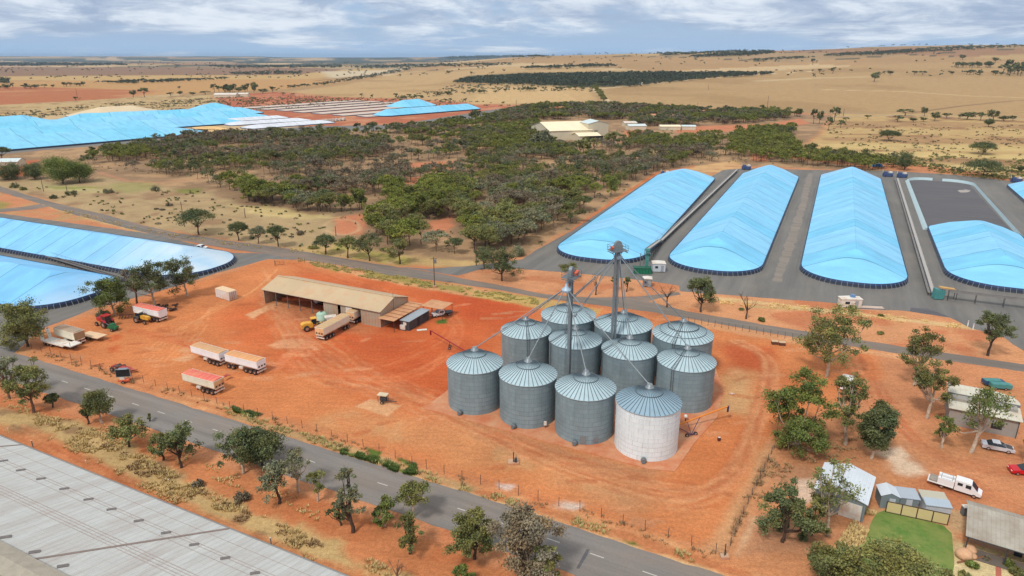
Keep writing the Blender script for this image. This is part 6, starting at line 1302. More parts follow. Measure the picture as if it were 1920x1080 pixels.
for i, (px, py) in enumerate([(62, 838), (162, 870), (317, 906), (509, 1024), (540, 1045), (17, 812)]):
    p = G(px, py); t = thing('marker_post', ['short grey post by the store wall, far left', 'short pale peg on the track beside the store', 'yellowish peg on the track beside the store', 'grey bollard at the edge of the big store roof', 'pale peg just right of the grey bollard', 'white peg at the left edge beside the store'][i], 'post', (*p, 0)); hh = [1.2, .6, .6, 1.3, .6, .9][i]; MB().tube((0, 0, 0), (0, 0, hh), 0.08 if hh > 1 else 0.06, n=6).build('post', GALD if hh > 1 else M('peg_pale', C(220, 200, 150), 0.7), t); MB().lathe([(0.1, 0), (0.12, 0.08), (0.05, 0.12)], c=(0, 0, hh), n=8, cap=True).build('cap', OFFW, t)

# ------------------------------------------------------------------ house lots, bottom right
def gable(label, name, cat, c, rz, Lx, Wy, hw, hr, wallm, roofm, over=0.3, skew=0, door=None):
    """ridge along local x"""
    t = thing(name, label, cat, (*c, 0), rz)
    MB().prism([(-Wy/2, 0), (Wy/2, 0), (Wy/2, hw), (0, hr-0.1), (-Wy/2, hw)], -Lx/2, Lx/2, plane='YZ').build('wall', wallm, t)
    k = (hr-hw)/(Wy/2)
    mb = MB(); mb.add(rp(-Lx/2-over, Lx/2+over, -Wy/2-over, hw-k*over+0.06, 0, hr+0.04, 0.08), BX); mb.add(rp(-Lx/2-over, Lx/2+over, 0, hr+0.04, Wy/2+over, hw-k*over+0.06, 0.08), BX); mb.build('roof', roofm, t)
    MB().box((0, 0, hr+0.06), (Lx+2*over, 0.35, 0.08)).build('ridge_cap', roofm, t)
    return t
WSH = corr('shed_white_roof', C(206, 214, 222), 1, 0.5, 0.05); GSH = corr('shed_grey_wall', C(122, 134, 138), 1, 0.5, 0.12)
# large light shed behind the white-trunked gum: roof corners in the photo give its plan
h_ = 3.2
ca, cb_, cc_ = Vector(G(1548, 872, h_)), Vector(G(1638, 895, h_)), Vector(G(1625, 945, h_))
dx_ = Vector(G(1626, 975, 0)); 
s1 = Vector((46.3, 101.6)); 
def plan(ptsz): return [Vector(G(a, b_, z)) for a, b_, z in ptsz]
A0, A1, A2 = plan([(1638, 895, 3.2), (1624, 944, 3.2), (1590, 873, 3.9)])
fv = (A1-A0); Lr = fv.length; fr_d = fv.normalized(); pr = Vector((fr_d.y, -fr_d.x)); 
if pr.x > 0: pr = -pr
W_ = abs((Vector(G(1548, 872, 3.2))-A0).dot(pr)); c = (A0+A1)/2+pr*W_/2
t = gable('pale blue roofed steel garage behind the white trunked gum', 'garage', 'garage', (c.x, c.y), math.atan2(fr_d.y, fr_d.x), Lr, W_, 3.2, 4.1, GSH, WSH)
MB().box((Lr/2+0.03, 1.5, 1.3), (0.06, 2.8, 2.5)).build('roller_door', OFFW, t); MB().box((0, W_/2+0.03, 1.6), (1.2, 0.06, 0.8)).build('window', GLS, t)
def lot(px, z, d, rz, label, name, cat, wallm, roofm, gab=None):
    p = G(*px); 
    t = thing(name, label, cat, (*p, 0), rz)
    if gab: 
        MB().prism([(-d[0]/2, 0), (d[0]/2, 0), (d[0]/2, d[2]), (0, gab), (-d[0]/2, d[2])], -d[1]/2, d[1]/2).build('wall', wallm, t); k = gab-d[2]
        mb = MB(); hx = d[0]/2+0.12
        mb.add([(-hx, -d[1]/2-.12, d[2]-.03), (0, -d[1]/2-.12, gab+.07), (0, d[1]/2+.12, gab+.07), (-hx, d[1]/2+.12, d[2]-.03)], [(0, 1, 2, 3)]); mb.add([(hx, -d[1]/2-.12, d[2]-.03), (0, -d[1]/2-.12, gab+.07), (0, d[1]/2+.12, gab+.07), (hx, d[1]/2+.12, d[2]-.03)], [(0, 1, 2, 3)]); mb.build('roof', roofm, t)
    else:
        MB().box((0, 0, d[2]/2), (d[0], d[1], d[2])).build('wall', wallm, t); MB().box((0, 0, d[2]+0.05), (d[0]+0.25, d[1]+0.25, 0.09), rx=0.05).build('roof', roofm, t)
    return t
t = lot((1661, 944), 0, (2.4, 2.6, 2.1), R(-13), 'small grey garden shed with a white gable roof', 'garden_shed', 'shed', GSH, WSH, 2.6); MB().box((0.3, -1.32, 0.9), (0.8, 0.05, 1.7)).build('door', PALEW, t)
t = lot((1697, 946), 0, (2.5, 2.4, 1.9), R(-13), 'low flat roofed grey shed between the gabled shed and the fence', 'garden_shed', 'shed', GSH, corr('flat_roof_grey', C(168, 178, 190), 0, 0.4, 0.06)); MB().box((0, -1.22, 0.9), (0.8, 0.05, 1.6)).build('door', PALEW, t)
t = lot((1748, 958), 0, (3.2, 3.4, 2.0), R(-13), 'pale blue garden shed with a cream trimmed roof at the end of the beige fence', 'garden_shed', 'shed', PALEW, corr('flat_roof_stone', C(186, 182, 164), 0, 0.4, 0.06)); MB().box((0, -1.0, 2.12), (3.4, 1.7, 0.09), rx=0.12).build('awning', corr('awning_blue', C(170, 184, 198), 0, 0.4, 0.06), t)
t = lot((1729, 948), 0, (0.9, 1.7, 1.8), R(-13), 'narrow grey cabinet beside the cream trimmed shed', 'storage_cabinet', 'cabinet', PALEW, PALEW); MB().box((0, -0.87, 0.9), (0.7, 0.04, 1.5)).build('door', OFFW, t)
# beige panel fence
f0 = Vector(G(1660, 960)); f1 = Vector(G(1776, 985)); d = f1-f0; t = thing('panel_fence', 'beige panel fence of four sheets with dark frames behind the lawn', 'fence', (*f0, 0), math.atan2(d.y, d.x)); Lf = d.length
for i in range(4): 
    MB().box((Lf*(i+.5)/4, 0, 0.95), (Lf/4-0.16, 0.05, 1.6)).build('panel', M('fence_beige', C(206, 186, 136), 0.7, var=0.05), t)
fm = MB(); fm.box((Lf/2, 0, 1.8), (Lf, 0.1, 0.09)); fm.box((Lf/2, 0, 0.11), (Lf, 0.1, 0.09)); [fm.box((Lf*i/4, 0, 0.9), (0.1, 0.1, 1.85)) for i in range(5)]; fm.build('frame', M('fence_brown', C(70, 54, 44), 0.7), t)
# big grey patio roof at the right edge
h_ = 3.0
Q = plan([(1815, 940, h_), (1930, 972, h_), (1813, 1002, h_), (1930, 1040, 2.6)])
ex = (Q[1]-Q[0]).normalized(); ey = Vector((-ex.y, ex.x)); wq = abs((Q[2]-Q[0]).dot(ey))
t = thing('house', 'long house with a faded grey roof and verandah cut off by the right edge', 'house', (Q[0].x, Q[0].y, 0), math.atan2(ex.y, ex.x))
HRF = corr('house_roof', C(176, 172, 160), 0, 0.5, 0.10, dirt=C(150, 138, 124), dirt_amt=0.8, var=0.1, cross=1.8); HW_ = M('house_brick', C(176, 140, 116), 0.85, var=0.15, scale=3)
mb = MB(); mb.add(rp(-0.2, 22, 0.3, 3.0, -2.2, 3.9, 0.08), BX); mb.add(rp(-0.2, 22, -2.2, 3.9, -wq, 2.75, 0.08), BX); mb.build('roof', HRF, t)
MB().box((11.2, -3.0, 1.4), (21.6, 4.4, 2.8)).build('wall', HW_, t); 
for x in (0.1, 4.4, 8.8, 13.2): MB().tube((x, -wq+0.15, 0), (x, -wq+0.15, 2.75), 0.08, n=6).build('verandah_post', DARK, t)
MB().box((11, -wq+0.6, 0.06), (22, 2.4, 0.12)).build('verandah_floor', M('slab_dark', C(110, 100, 92), 0.8), t); MB().tube((-0.2, -wq-0.05, 2.68), (22, -wq-0.05, 2.68), 0.07, n=6).build('gutter', DARK, t)
for x in (3.5, 8.0): MB().box((x, -5.23, 1.5), (1.6, 0.06, 1.2)).build('window', GLS, t)
for x in (6.0,): MB().box((x, -5.23, 1.05), (0.9, 0.06, 2.05)).build('door', M('door_navy', C(30, 38, 50), 0.5), t)
# workshop with a rounded far corner, right edge
Wp = plan([(1775, 795, 0), (1905, 822, 0), (1790, 722, 4.2), (1905, 790, 4.2)])
ex = (Wp[1]-Wp[0]).normalized(); Lw_ = (Wp[1]-Wp[0]).length; t = thing('workshop', 'pale roofed grey brick workshop behind the silver sedan', 'workshop', (Wp[0].x, Wp[0].y, 0), math.atan2(ex.y, ex.x))
BLK = M('workshop_block', C(150, 146, 140), 0.85, var=0.08, scale=2, dirt=C(178, 140, 112), dirt_amt=0.3); WRF = corr('workshop_roof', C(204, 200, 184), 0, 0.8, 0.05, dirt=C(190, 172, 150), dirt_amt=0.4)
dpt = abs((Vector(G(1800, 722, 4.4))-Wp[0]).dot(Vector((-ex.y, ex.x))))
MB().box((Lw_/2, 4.0, 1.7), (Lw_, 8.0, 3.4)).build('wall', BLK, t); MB().box((Lw_/2, dpt-3.1, 2.1), (Lw_-0.4, 5.8, 4.2)).build('rear_wall', BLK, t)
mb = MB(); mb.add(rp(-0.3, Lw_+0.3, -0.5, 3.45, 4.2, 3.9, 0.1), BX); mb.build('front_roof', WRF, t)
mb = MB(); pl = [(-0.3, 4.25), (Lw_+0.3, 4.25), (Lw_+0.3, dpt-3), (Lw_-0.2, dpt-1.6), (Lw_-1.6, dpt-0.4), (Lw_-3.4, dpt+0.2), (-0.3, dpt+0.2)]; mb.prism(pl, 4.3, 4.42, plane='XY'); mb.build('rear_roof', WRF, t)
MB().box((Lw_/2, 4.18, 4.1), (Lw_+0.6, 0.1, 0.5)).build('step_flashing', GALD, t); MB().tube((Lw_-0.1, -0.1, 0), (Lw_-0.1, -0.1, 3.3), 0.06, n=6).build('downpipe', DARK, t)
MB().box((Lw_*0.7, -0.03, 1.5), (1.6, 0.05, 1.0)).build('window', GLS, t); MB().lathe([(0.25, 0), (0.25, 0.5), (0.4, 0.55), (0.05, 0.75)], c=(Lw_*0.82, dpt-4, 4.42), n=12, cap=True).build('roof_vent', OFFW, t)
# white caravan under the tall gum, blue container scraps
p = G(1587, 728); t = thing('caravan', 'white domed caravan half hidden by gum branches', 'caravan', (*p, 0), R(60)); MB().prism([(-2.0, 0.5), (2.0, 0.5), (2.1, 1.5), (1.5, 2.3), (0.2, 2.6), (-1.3, 2.4), (-2.0, 1.6)], -1.05, 1.05).build('body', CARW, t); MB().box((0, -1.07, 1.5), (1.2, 0.04, 0.6)).build('window', GLS, t); MB().tube((2.0, 0, 0.5), (3.2, 0, 0.5), 0.07, n=6).build('drawbar', DARK, t); [wheel(t, 0, y, 0.32, 0.2) for y in (-1.0, 1.0)]
# garden boulders, bin, edging
BO = M('boulder_stone', C(206, 162, 126), 0.9, var=0.2, scale=2, bump=0.6, bscale=3)
for i, (px, py, r_) in enumerate([(1806, 1046, 1.0), (1818, 1036, 0.75), (1823, 1046, 0.5), (1812, 1049, .35)]):
    p = G(px, py); bm = bmesh.new(); bmesh.ops.create_icosphere(bm, subdivisions=3, radius=r_)
    for v in bm.verts: v.co *= 1+0.12*(float(vn(np.array([v.co.x*2/r_+i*9]), np.array([v.co.y*2/r_+v.co.z*3]), 3)[0])-0.5); v.co.z = v.co.z*0.75+r_*0.6
    me = bpy.data.meshes.new('boulder'); bm.to_mesh(me); bm.free(); me.materials.append(BO); o = bpy.data.objects.new('boulder', me); COL.objects.link(o); o.location = (*p, 0)
    for f_ in me.polygons: f_.use_smooth = True
    tag(o, ['largest rounded boulder in the garden by the lawn', 'second rounded boulder behind the largest one', 'smaller boulder right of the two large ones', 'smallest stone at the foot of the garden boulders'][i], 'boulder', 'garden boulders')
for i, (a_, b_) in enumerate([((1795, 1056), (1817, 1051)), ((1820, 1051), (1848, 1044))]):
    a = Vector(G(*a_)); b2 = Vector(G(*b_)); t = thing('garden_log', ['left log edging below the boulders', 'right log edging below the boulders'][i], 'log', (*a, 0)); d = b2-a; MB().tube((0, 0, 0.12), (d.x, d.y, 0.12), 0.12, n=8).build('log', M('log_wood', C(140, 92, 66), 0.9), t); MB().tube((d.x, d.y, 0), (d.x, d.y, 0.3), 0.05, n=5).build('stake', DARK, t)
p = G(1807, 965); t = thing('gas_bottle_cage', 'white topped cage beside the corner of the grey house roof', 'cage', (*p, 0)); MB().box((0, 0, 0.7), (0.7, 0.7, 1.3)).build('cage', GALD, t); MB().box((0, 0, 1.4), (0.8, 0.8, 0.12)).build('top', OFFW, t)

# ------------------------------------------------------------------ distant sheds
def fshed(px0, px1, label, wid, hw, hr, wallm, roofm, name='storage_shed'):
    a = Vector(G(*px0)); b_ = Vector(G(*px1)); d = (b_-a).normalized(); n = Vector((-d.y, d.x)); c = (a+b_)/2+n*wid/2
    return gable(label, name, 'shed', (c.x, c.y), math.atan2(d.y, d.x), (b_-a).length, wid, hw, hr, wallm, roofm, 0.5)
CRW = corr('cream_wall', C(206, 196, 172), 0, 1.5, 0.06); CRR = corr('cream_roof', C(240, 224, 190), 0, 3, 0.05); BLR = corr('pale_blue_roof', C(200, 214, 214), 0, 3, 0.05)
c0 = Vector(G(1031, 264)); th = R(16); ev = Vector((math.cos(th), math.sin(th))); nv = Vector((-ev.y, ev.x))
def ftz(px, py): 
    p = G(px, py); return p
zcb = depth(*c0); sc_ = zcb/FOC
Lb_ = 84*sc_; c = c0+ev*Lb_/2+nv*24
t = gable('large cream grain shed standing above the scrub', 'grain_shed', 'shed', (c.x, c.y), th, Lb_, 48, 19*sc_*0.95, 31*sc_*0.95, CRW, CRR, 0.6)
c = c0+ev*(Lb_*0.78)-nv*(7); t = gable('lower cream annexe in front of the large grain shed', 'shed_annexe', 'shed', (c.x, c.y), th, Lb_*0.5, 16, 11*sc_, 15*sc_, CRW, CRR, 0.6); MB().box((4, -8.03, 2.2), (14, 0.1, 4.2)).build('opening_shade', M('deep_dark', C(30, 28, 28), 0.9), t)  # near-black panel on the solid wall: the opening's inner shade put into colour
c = c0+ev*(Lb_*1.17)+nv*10; t = gable('tall cream tower building with a pale blue roof beside the large grain shed', 'intake_tower', 'shed', (c.x, c.y), th+math.pi/2, 18, 17, 29*sc_, 34*sc_, corr('cream_wall_side', C(196, 186, 164), 1, 1.5, 0.06), BLR, 0.4); MB().box((-9.06, 2, 9*sc_), (0.1, 3, 16*sc_)).build('door', M('grey_panel', C(130, 124, 112), 0.7), t)
for i, (px, py, L_, W_, hw, rz_, cl, lb) in enumerate([
 (1192, 243, 16, 10, 3.5, 10, BLR, 'white roofed shed among trees right of the cream tower'), (1180, 236, 12, 9, 3, 10, OFFW, 'small white building behind the white roofed shed'),
 (1255, 243, 18, 8, 3, 0, CRR, 'low cream building at the edge of the red clearing'), (1290, 243, 12, 7, 3, -5, BLR, 'pale roofed hut right of the low cream building'),
 (1345, 219, 14, 8, 3, -5, BLR, 'blue grey roof glimpsed among the right hand trees'), (1215, 222, 14, 9, 3.5, 0, M('shed_orange', C(206, 150, 116), 0.8), 'rusty orange roofed shed in the trees'),
 (5, 312, 22, 10, 3.2, 8, BLR, 'pale roofed building at the left edge beside the dense trees'), (425, 182, 34, 18, 4, 4, OFFW, 'white farm shed among the dark trees of the far homestead'), (455, 181, 20, 14, 4, 4, OFFW, 'second white farm roof right of the far homestead shed'),
 (1165, 157, 20, 10, 3, 0, BLR, 'pale shed roofs beside the far dark wood'), (1200, 159, 14, 9, 3, 0, OFFW, 'white roof at the near edge of the far dark wood'), (990, 206, 14, 9, 3.5, 8, M('shed_slate', C(96, 116, 140), 0.7), 'blue slate coloured shed at the end of the storage road'), (1415, 283+0, 6, 4, 2.5, 0, M('hut_dark', C(70, 74, 84), 0.7), 'small dark hut behind the second bunker')]):
    p = G(px, py); t = thing('far_shed', lb, 'shed', (*p, terr1(*p)), R(rz_)); MB().prism([(-W_/2, 0), (W_/2, 0), (W_/2, hw), (0, hw+W_*0.13), (-W_/2, hw)], -L_/2, L_/2, plane='YZ').build('wall', CRW, t)
    mb = MB(); mb.add(rp(-L_/2-.4, L_/2+.4, -W_/2-.4, hw+0.1, 0, hw+W_*.13+.25, 0.1), BX); mb.add(rp(-L_/2-.4, L_/2+.4, 0, hw+W_*.13+.25, W_/2+.4, hw+0.1, 0.1), BX); mb.build('roof', cl, t)
# parked white vehicles row near the far storage and the green/blue machines
for i in range(9):
    p = G(592+i*6.5, 231-i*0.6); t = thing('parked_truck', ['white truck parked nearest the covered grain rows', 'second white truck from the covered grain rows', 'third white truck from the covered grain rows', 'fourth white truck from the covered grain rows', 'middle white truck of the far parked row', 'fourth white truck from the right in the far row', 'third white truck from the right in the far row', 'second white truck from the right in the far row', 'rightmost white truck of the far parked row'][i], 'truck', (*p, 0), R(30+i*7), 'trucks parked at the far storage'); MB().box((0, 0, 1.6), (6, 2.4, 2.2)).build('body', OFFW, t); MB().box((3.9, 0, 1.4), (1.6, 2.2, 1.9)).build('cab', PALEW, t); MB().box((0.5, 0, 0.5), (7, 2.0, 0.5)).build('chassis', DARK, t)

# ------------------------------------------------------------------ poles
WOOD = M('pole_wood', C(96, 82, 70), 0.9, var=0.2, scale=2)
def pole(px, top, label, arm=True, box=False, mat=WOOD, rz=0.3, far=False):
    p = G(*px); z = terr1(*p); h = hof(*p, top); t = thing('power_pole', label, 'power pole', (*p, z), rz, 'power poles along the roads and paddocks'); MB().tube((0, 0, 0), (0, 0, h), 0.16 if not far else 0.28, 0.11 if not far else 0.2, n=7).build('pole', mat, t)
    if arm: MB().box((0, 0, h-0.5), (2.0, 0.12, 0.12)).build('cross_arm', mat, t)
    if box: MB().box((0.4, 0, h-1.3), (0.7, 0.6, 1.1)).build('transformer', GALV, t); MB().box((0, 0, 0.3), (0.9, 0.9, 0.6)).build('base', CONC, t)
pole((815, 539), 482, 'tall dark power pole with a transformer beside the upper road', box=True)
pole((893, 498), 452, 'power pole in front of the trees at the road fork'); pole((346, 425), 378, 'leaning wooden pole beside the wide lone tree', arm=False)
for i, (a, b_, tp) in enumerate([(82, 359, 331), (127, 364, 336), (630, 442, 424), (460, 408, 390)]): pole((a, b_), tp, ['wooden pole in the pale grass near the dense green trees', 'second wooden pole right of the dense green trees', 'short pole by the red earth ring', 'thin pole at the front edge of the scrub'][i], arm=False)
for i, (a, b_, tp) in enumerate([(1308, 202, 192), (1438, 207, 180), (1573, 216, 202), (1581, 218, 204), (1328, 168, 158), (145, 182, 166), (968, 198, 186), (1360, 290, 268), (212, 302, 274), (225, 300, 276)]): pole((a, b_), tp, ['thin far pole left of centre in the golden paddock', 'tallest thin pole in the golden paddock', 'left one of two close poles at the scrub edge', 'right one of two close poles at the scrub edge', 'thin pole far out in the stubble', 'thin pole in the brown far left paddock', 'thin pole beside the far storage road', 'dark pole in the scrub right of centre', 'left light pole before the dark walled far bunker', 'right light pole before the dark walled far bunker'][i], arm=False, far=True)

# ------------------------------------------------------------------ fences
FP = M('fence_post_steel', C(84, 70, 62), 0.8, var=0.2); WIRE = M('fence_wire', C(120, 112, 104), 0.6)
def fence(px, label, sp=3.6, h=1.5, world=None, mat=FP, thick=0.045):
    P = world or PG(px); P = [Vector(p) for p in P]; t = thing('wire_fence', label, 'fence', (*P[0], 0)); o = P[0]; run = 0; mb = MB(); cnt = 0
    for a, b_ in zip(P, P[1:]):
        for hh in (h*0.95, h*0.6, h*0.3): mb.tube((a.x-o.x, a.y-o.y, hh), (b_.x-o.x, b_.y-o.y, hh), 0.013, n=3, cap=False)
        L_ = (b_-a).length; s = -run
        while s <= L_:
            if s >= 0:
                q = a+(b_-a)*(s/L_); k = rt.uniform(-0.06, 0.06); MB().tube((q.x-o.x, q.y-o.y, 0), (q.x-o.x+k, q.y-o.y+rt.uniform(-.05, .05), h+rt.uniform(-0.1, 0.25)), thick, n=5).build('post', mat, t); cnt += 1
            s += sp
        run = (L_-(s-sp)) if L_ else run
        run = L_-(s-sp)
    mb.build('wire', WIRE, t)
fence([(60, 655), (150, 680), (228, 706), (330, 735), (440, 768), (560, 800), (680, 838), (800, 880)], 'wire fence along the front of the yard, left half by the trailers', sp=3.4)
fence([(800, 880), (900, 908), (1010, 940), (1100, 962), (1180, 986), (1280, 1018), (1360, 1045)], 'wire fence along the highway below the silos', sp=3.2, h=1.7)
fence([(1360, 1045), (1395, 960), (1452, 838)], 'wire fence running from the road corner up to the gums', sp=2.6, h=1.2)
fence([(1290, 605), (1400, 622), (1530, 646)], 'mesh fence between the silos and the lower road', sp=1.6, h=1.6)
fence([(560, 492), (620, 500), (700, 514)], 'low rusty fence at the top gate of the yard', sp=2.4, h=1.4)
p = G(1358, 1046); t = thing('strainer_post', 'dark corner strainer post set in a pale concrete block at the road corner', 'fence post', (*p, 0)); MB().box((0, 0, 0.2), (1.0, 0.8, 0.4)).build('block', CONC, t); MB().tube((0, 0, 0.3), (0, 0, 2.2), 0.07, n=6).build('post', DARK, t)
p = G(517, 498); t = thing('yard_gate', 'open rusty steel gate at the top entrance of the yard', 'gate', (*p, 0), R(10)); f = MB(); [f.tube((0, 0, z), (2.6, 0, z), 0.05, n=5) for z in (0.3, 0.8, 1.4)]; [f.tube((x, 0, 0.3), (x, 0, 1.4), 0.05, n=5) for x in (0, 1.3, 2.6)]; f.build('frame', M('gate_rust', C(120, 76, 60), 0.8), t); MB().tube((-0.2, 0, 0), (-0.2, 0, 1.8), 0.09, n=6).build('post', WOOD, t)
for i, (px, py) in enumerate([(1814, 612), (1824, 618), (1871, 622)]):
    p = G(px, py); t = thing('guide_post', ['left white guide post by the side road at the right', 'second white guide post by the side road', 'white guide post right of the lone gum'][i], 'guide post', (*p, 0)); MB().box((0, 0, 0.75), (0.22, 0.1, 1.5)).build('post', CARW, t); MB().box((0, -0.06, 1.25), (0.12, 0.03, 0.2)).build('reflector', TRED, t)
# ------------------------------------------------------------------ trees
import time as _t; _T0 = _t.time()
def leafmat(name, col, var=0.35):
    m, t, b = newmat(name); l = t.links.new
    at = NN(t, 'ShaderNodeAttribute', attribute_name='tint'); oi = NN(t, 'ShaderNodeObjectInfo')
    r = NN(t, 'ShaderNodeMapRange'); l(oi.outputs['Random'], r.inputs[0]); r.inputs[3].default_value = 0.78; r.inputs[4].default_value = 1.22
    c = NN(t, 'ShaderNodeVectorMath', operation='MULTIPLY'); c.inputs[0].default_value = col; l(at.outputs['Color'], c.inputs[1])
    v = NN(t, 'ShaderNodeVectorMath', operation='SCALE'); l(c.outputs[0], v.inputs[0]); l(r.outputs[0], v.inputs['Scale'])
    l(v.outputs[0], b.inputs['Base Color']); b.inputs['Roughness'].default_value = 0.7; b.inputs['Specular IOR Level'].default_value = 0.25
    return m
LK = 1.0
LEAF = {k: leafmat('leaf_'+k, c) for k, c in dict(olive=(0.190, 0.192, 0.062), bright=(0.180, 0.195, 0.038), dark=(0.122, 0.140, 0.056), grey=(0.215, 0.212, 0.120), brown=(0.215, 0.172, 0.110), fresh=(0.155, 0.190, 0.046)).items()}
BARK = {'dark': M('bark_dark', C(78, 62, 52), 0.95, var=0.25, scale=2), 'pale': M('bark_pale', C(196, 178, 158), 0.85, var=0.2, scale=1.5, dirt=C(120, 96, 78), dirt_amt=0.5, dirt_scale=1), 'brown': M('bark_brown', C(124, 96, 78), 0.95, var=0.25, scale=2)}
def tubes_np(segs, n=5):
    V = []; F = []; o = 0
    for p0, p1, r0, r1 in segs:
        p0 = np.array(p0, float); p1 = np.array(p1, float); d = p1-p0; L_ = np.linalg.norm(d)
        if L_ < 1e-6: continue
        d /= L_; a = np.cross(d, [0.3, 0.9, 0.2]); a /= np.linalg.norm(a); b = np.cross(d, a)
        t = np.arange(n)*2*math.pi/n; ring = np.outer(np.cos(t), a)+np.outer(np.sin(t), b)
        V += [p0+ring*r0, p1+ring*r1]
        F += [(o+i, o+(i+1) % n, o+n+(i+1) % n, o+n+i) for i in range(n)]; o += 2*n
    return np.concatenate(V), np.array(F)
def leaves_np(rs, cen, rad, nper, size, flat=0.5, droop=0.3):
    """clumps of leaf-sized quads; cen (k,3), rad (k,3)"""
    k = len(cen); n = k*nper; idx = np.repeat(np.arange(k), nper)
    d = rs.normal(size=(n, 3)); d /= np.linalg.norm(d, axis=1)[:, None]; q = rs.random(n)**0.55; st_ = rs.random(n) < 0.16; q = np.where(st_, q*1.55, q)
    P = cen[idx]+d*q[:, None]*rad[idx]
    nrm = rs.normal(size=(n, 3)); nrm[:, 2] = np.abs(nrm[:, 2])*flat*2+0.15; nrm /= np.linalg.norm(nrm, axis=1)[:, None]
    a = np.cross(nrm, rs.normal(size=(n, 3))); a /= np.linalg.norm(a, axis=1)[:, None]; b = np.cross(nrm, a)
    s = size*(0.6+0.8*rs.random(n))[:, None]; e = (0.45+0.3*rs.random(n))[:, None]
    V = np.stack([P-a*s, P-b*s*e, P+a*s, P+b*s*e], 1)
    V[:, :, 2] -= 0
    F = np.arange(n*4).reshape(n, 4)
    ct = (0.68+0.62*rs.random(k))[idx]; ht = (rs.random(k)-0.5)[idx]; lt = 0.85+0.3*rs.random(n)
    tint = np.stack([ct*lt*(1+0.28*ht), ct*lt*(1+0.05*ht), ct*lt*(1-0.2*ht)], 1)
    return V.reshape(-1, 3), F, np.repeat(tint, 4, 0)
def gen_tree(seed, h=10.0, w=8.0, style='gum', nc=26, nper=90, ls=0.22, trunk_r=0.2, base=0.32, lean=0.1, thin=1.0):
    rs = np.random.RandomState(seed); segs = []
    W = w/2
    C_ = []; Rr = []
    if style == 'umbrella':
        for i in range(nc):
            a = rs.random()*2*math.pi; r = W*0.80*math.sqrt(rs.random()); z = h*(0.90-0.30*(r/W)**2-0.16*rs.random())
            C_.append((r*math.cos(a), r*math.sin(a), z)); q = W*(0.20+0.14*rs.random()); Rr.append((q, q, q*0.50))
    elif style == 'round':
        for i in range(nc):
            d = rs.normal(size=3); d /= np.linalg.norm(d); q = 0.5+0.42*rs.random(); zc = h*(base+(1-base)*0.5)
            C_.append((d[0]*W*q*0.9, d[1]*W*q*0.9, zc+d[2]*h*(1-base)*0.44*q)); s = W*(0.22+0.16*rs.random()); Rr.append((s, s, s*0.85))
    elif style == 'gum':
        nl = max(4, nc//5)
        for j in range(nl):
            a = 2*math.pi*(j+rs.random()*0.8)/nl; rr = W*(0.30+0.42*rs.random()); zz_ = h*(base+(0.93-base)*(0.15+0.85*rs.random()))
            if j == 0: rr = 0.1*W; zz_ = h*0.88
            rr *= 1.0-0.45*max(0, (zz_/h-0.7)/0.3)
            for i in range(nc//nl):
                d = rs.normal(size=3)*W*0.22; C_.append((rr*math.cos(a)+d[0], rr*math.sin(a)+d[1], min(h*0.95, zz_+d[2]*0.9))); q = W*(0.15+0.13*rs.random()); Rr.append((q, q, q*0.72))
    elif style == 'bush':
        for i in range(nc):
            a = rs.random()*2*math.pi; r = W*0.82*math.sqrt(rs.random()); z = h*(0.15+0.6*rs.random()*(1-(r/W)**2))
            C_.append((r*math.cos(a), r*math.sin(a), z)); q = W*(0.22+0.12*rs.random()); Rr.append((q, q, h*0.24))
    C_ = np.array(C_) if C_ else np.zeros((0, 3)); Rr = np.array(Rr) if len(C_) else C_
    lx, ly = rs.normal(size=2)*lean*h*0.3
    if style != 'bush':
        f1 = np.array([lx*0.5, ly*0.5, h*base*0.8]); f2 = np.array([lx, ly, h*(base+0.16)]); mp_ = np.array([lx*0.2+rs.normal()*0.1, ly*0.2, h*base*0.4])
        segs += [((0, 0, -0.1), mp_, trunk_r*1.25, trunk_r), (mp_, f1, trunk_r, trunk_r*0.85), (f1, f2, trunk_r*0.85, trunk_r*0.6)]
        if len(C_): C_[:, 0] += lx*0.8*(C_[:, 2]/h); C_[:, 1] += ly*0.8*(C_[:, 2]/h)
        if style == 'bare':
            for j in range(9):
                a = rs.random()*2*math.pi; e = np.array([math.cos(a)*W*(.5+.5*rs.random()), math.sin(a)*W*(.5+.5*rs.random()), h*(0.6+0.4*rs.random())]); st = f1+(f2-f1)*rs.random(); m_ = (st+e)/2+np.array([0, 0, h*0.05])-rs.normal(size=3)*0.2
                segs += [(st, m_, trunk_r*0.45, trunk_r*0.25), (m_, e, trunk_r*0.25, 0.02)]
                for q in range(3):
                    g = e+rs.normal(size=3)*W*0.22; segs.append((m_+(e-m_)*rs.random(), g, trunk_r*0.14, 0.012))
        else:
            k = min(len(C_), 12 if style != 'umbrella' else 10)
            for j in rs.permutation(len(C_))[:k]:
                st = f1+(f2-f1)*rs.random() if C_[j][2] > f1[2] else f1; e = C_[j]; m_ = st+(e-st)*0.5+np.array([(e-st)[0]*0.12, (e-st)[1]*0.12, -0.04*h])
                segs += [(st, m_, trunk_r*0.5, trunk_r*0.3), (m_, e, trunk_r*0.3, 0.03)]
                for q in range(2): segs.append((m_+(e-m_)*0.5, e+rs.normal(size=3)*W*0.14, trunk_r*0.16, 0.02))
    else:
        for j in range(5): a = 2*math.pi*j/5; segs.append(((0, 0, 0), (math.cos(a)*W*.5, math.sin(a)*W*.5, h*.6), 0.07, 0.03))
    return C_, Rr, segs, rs
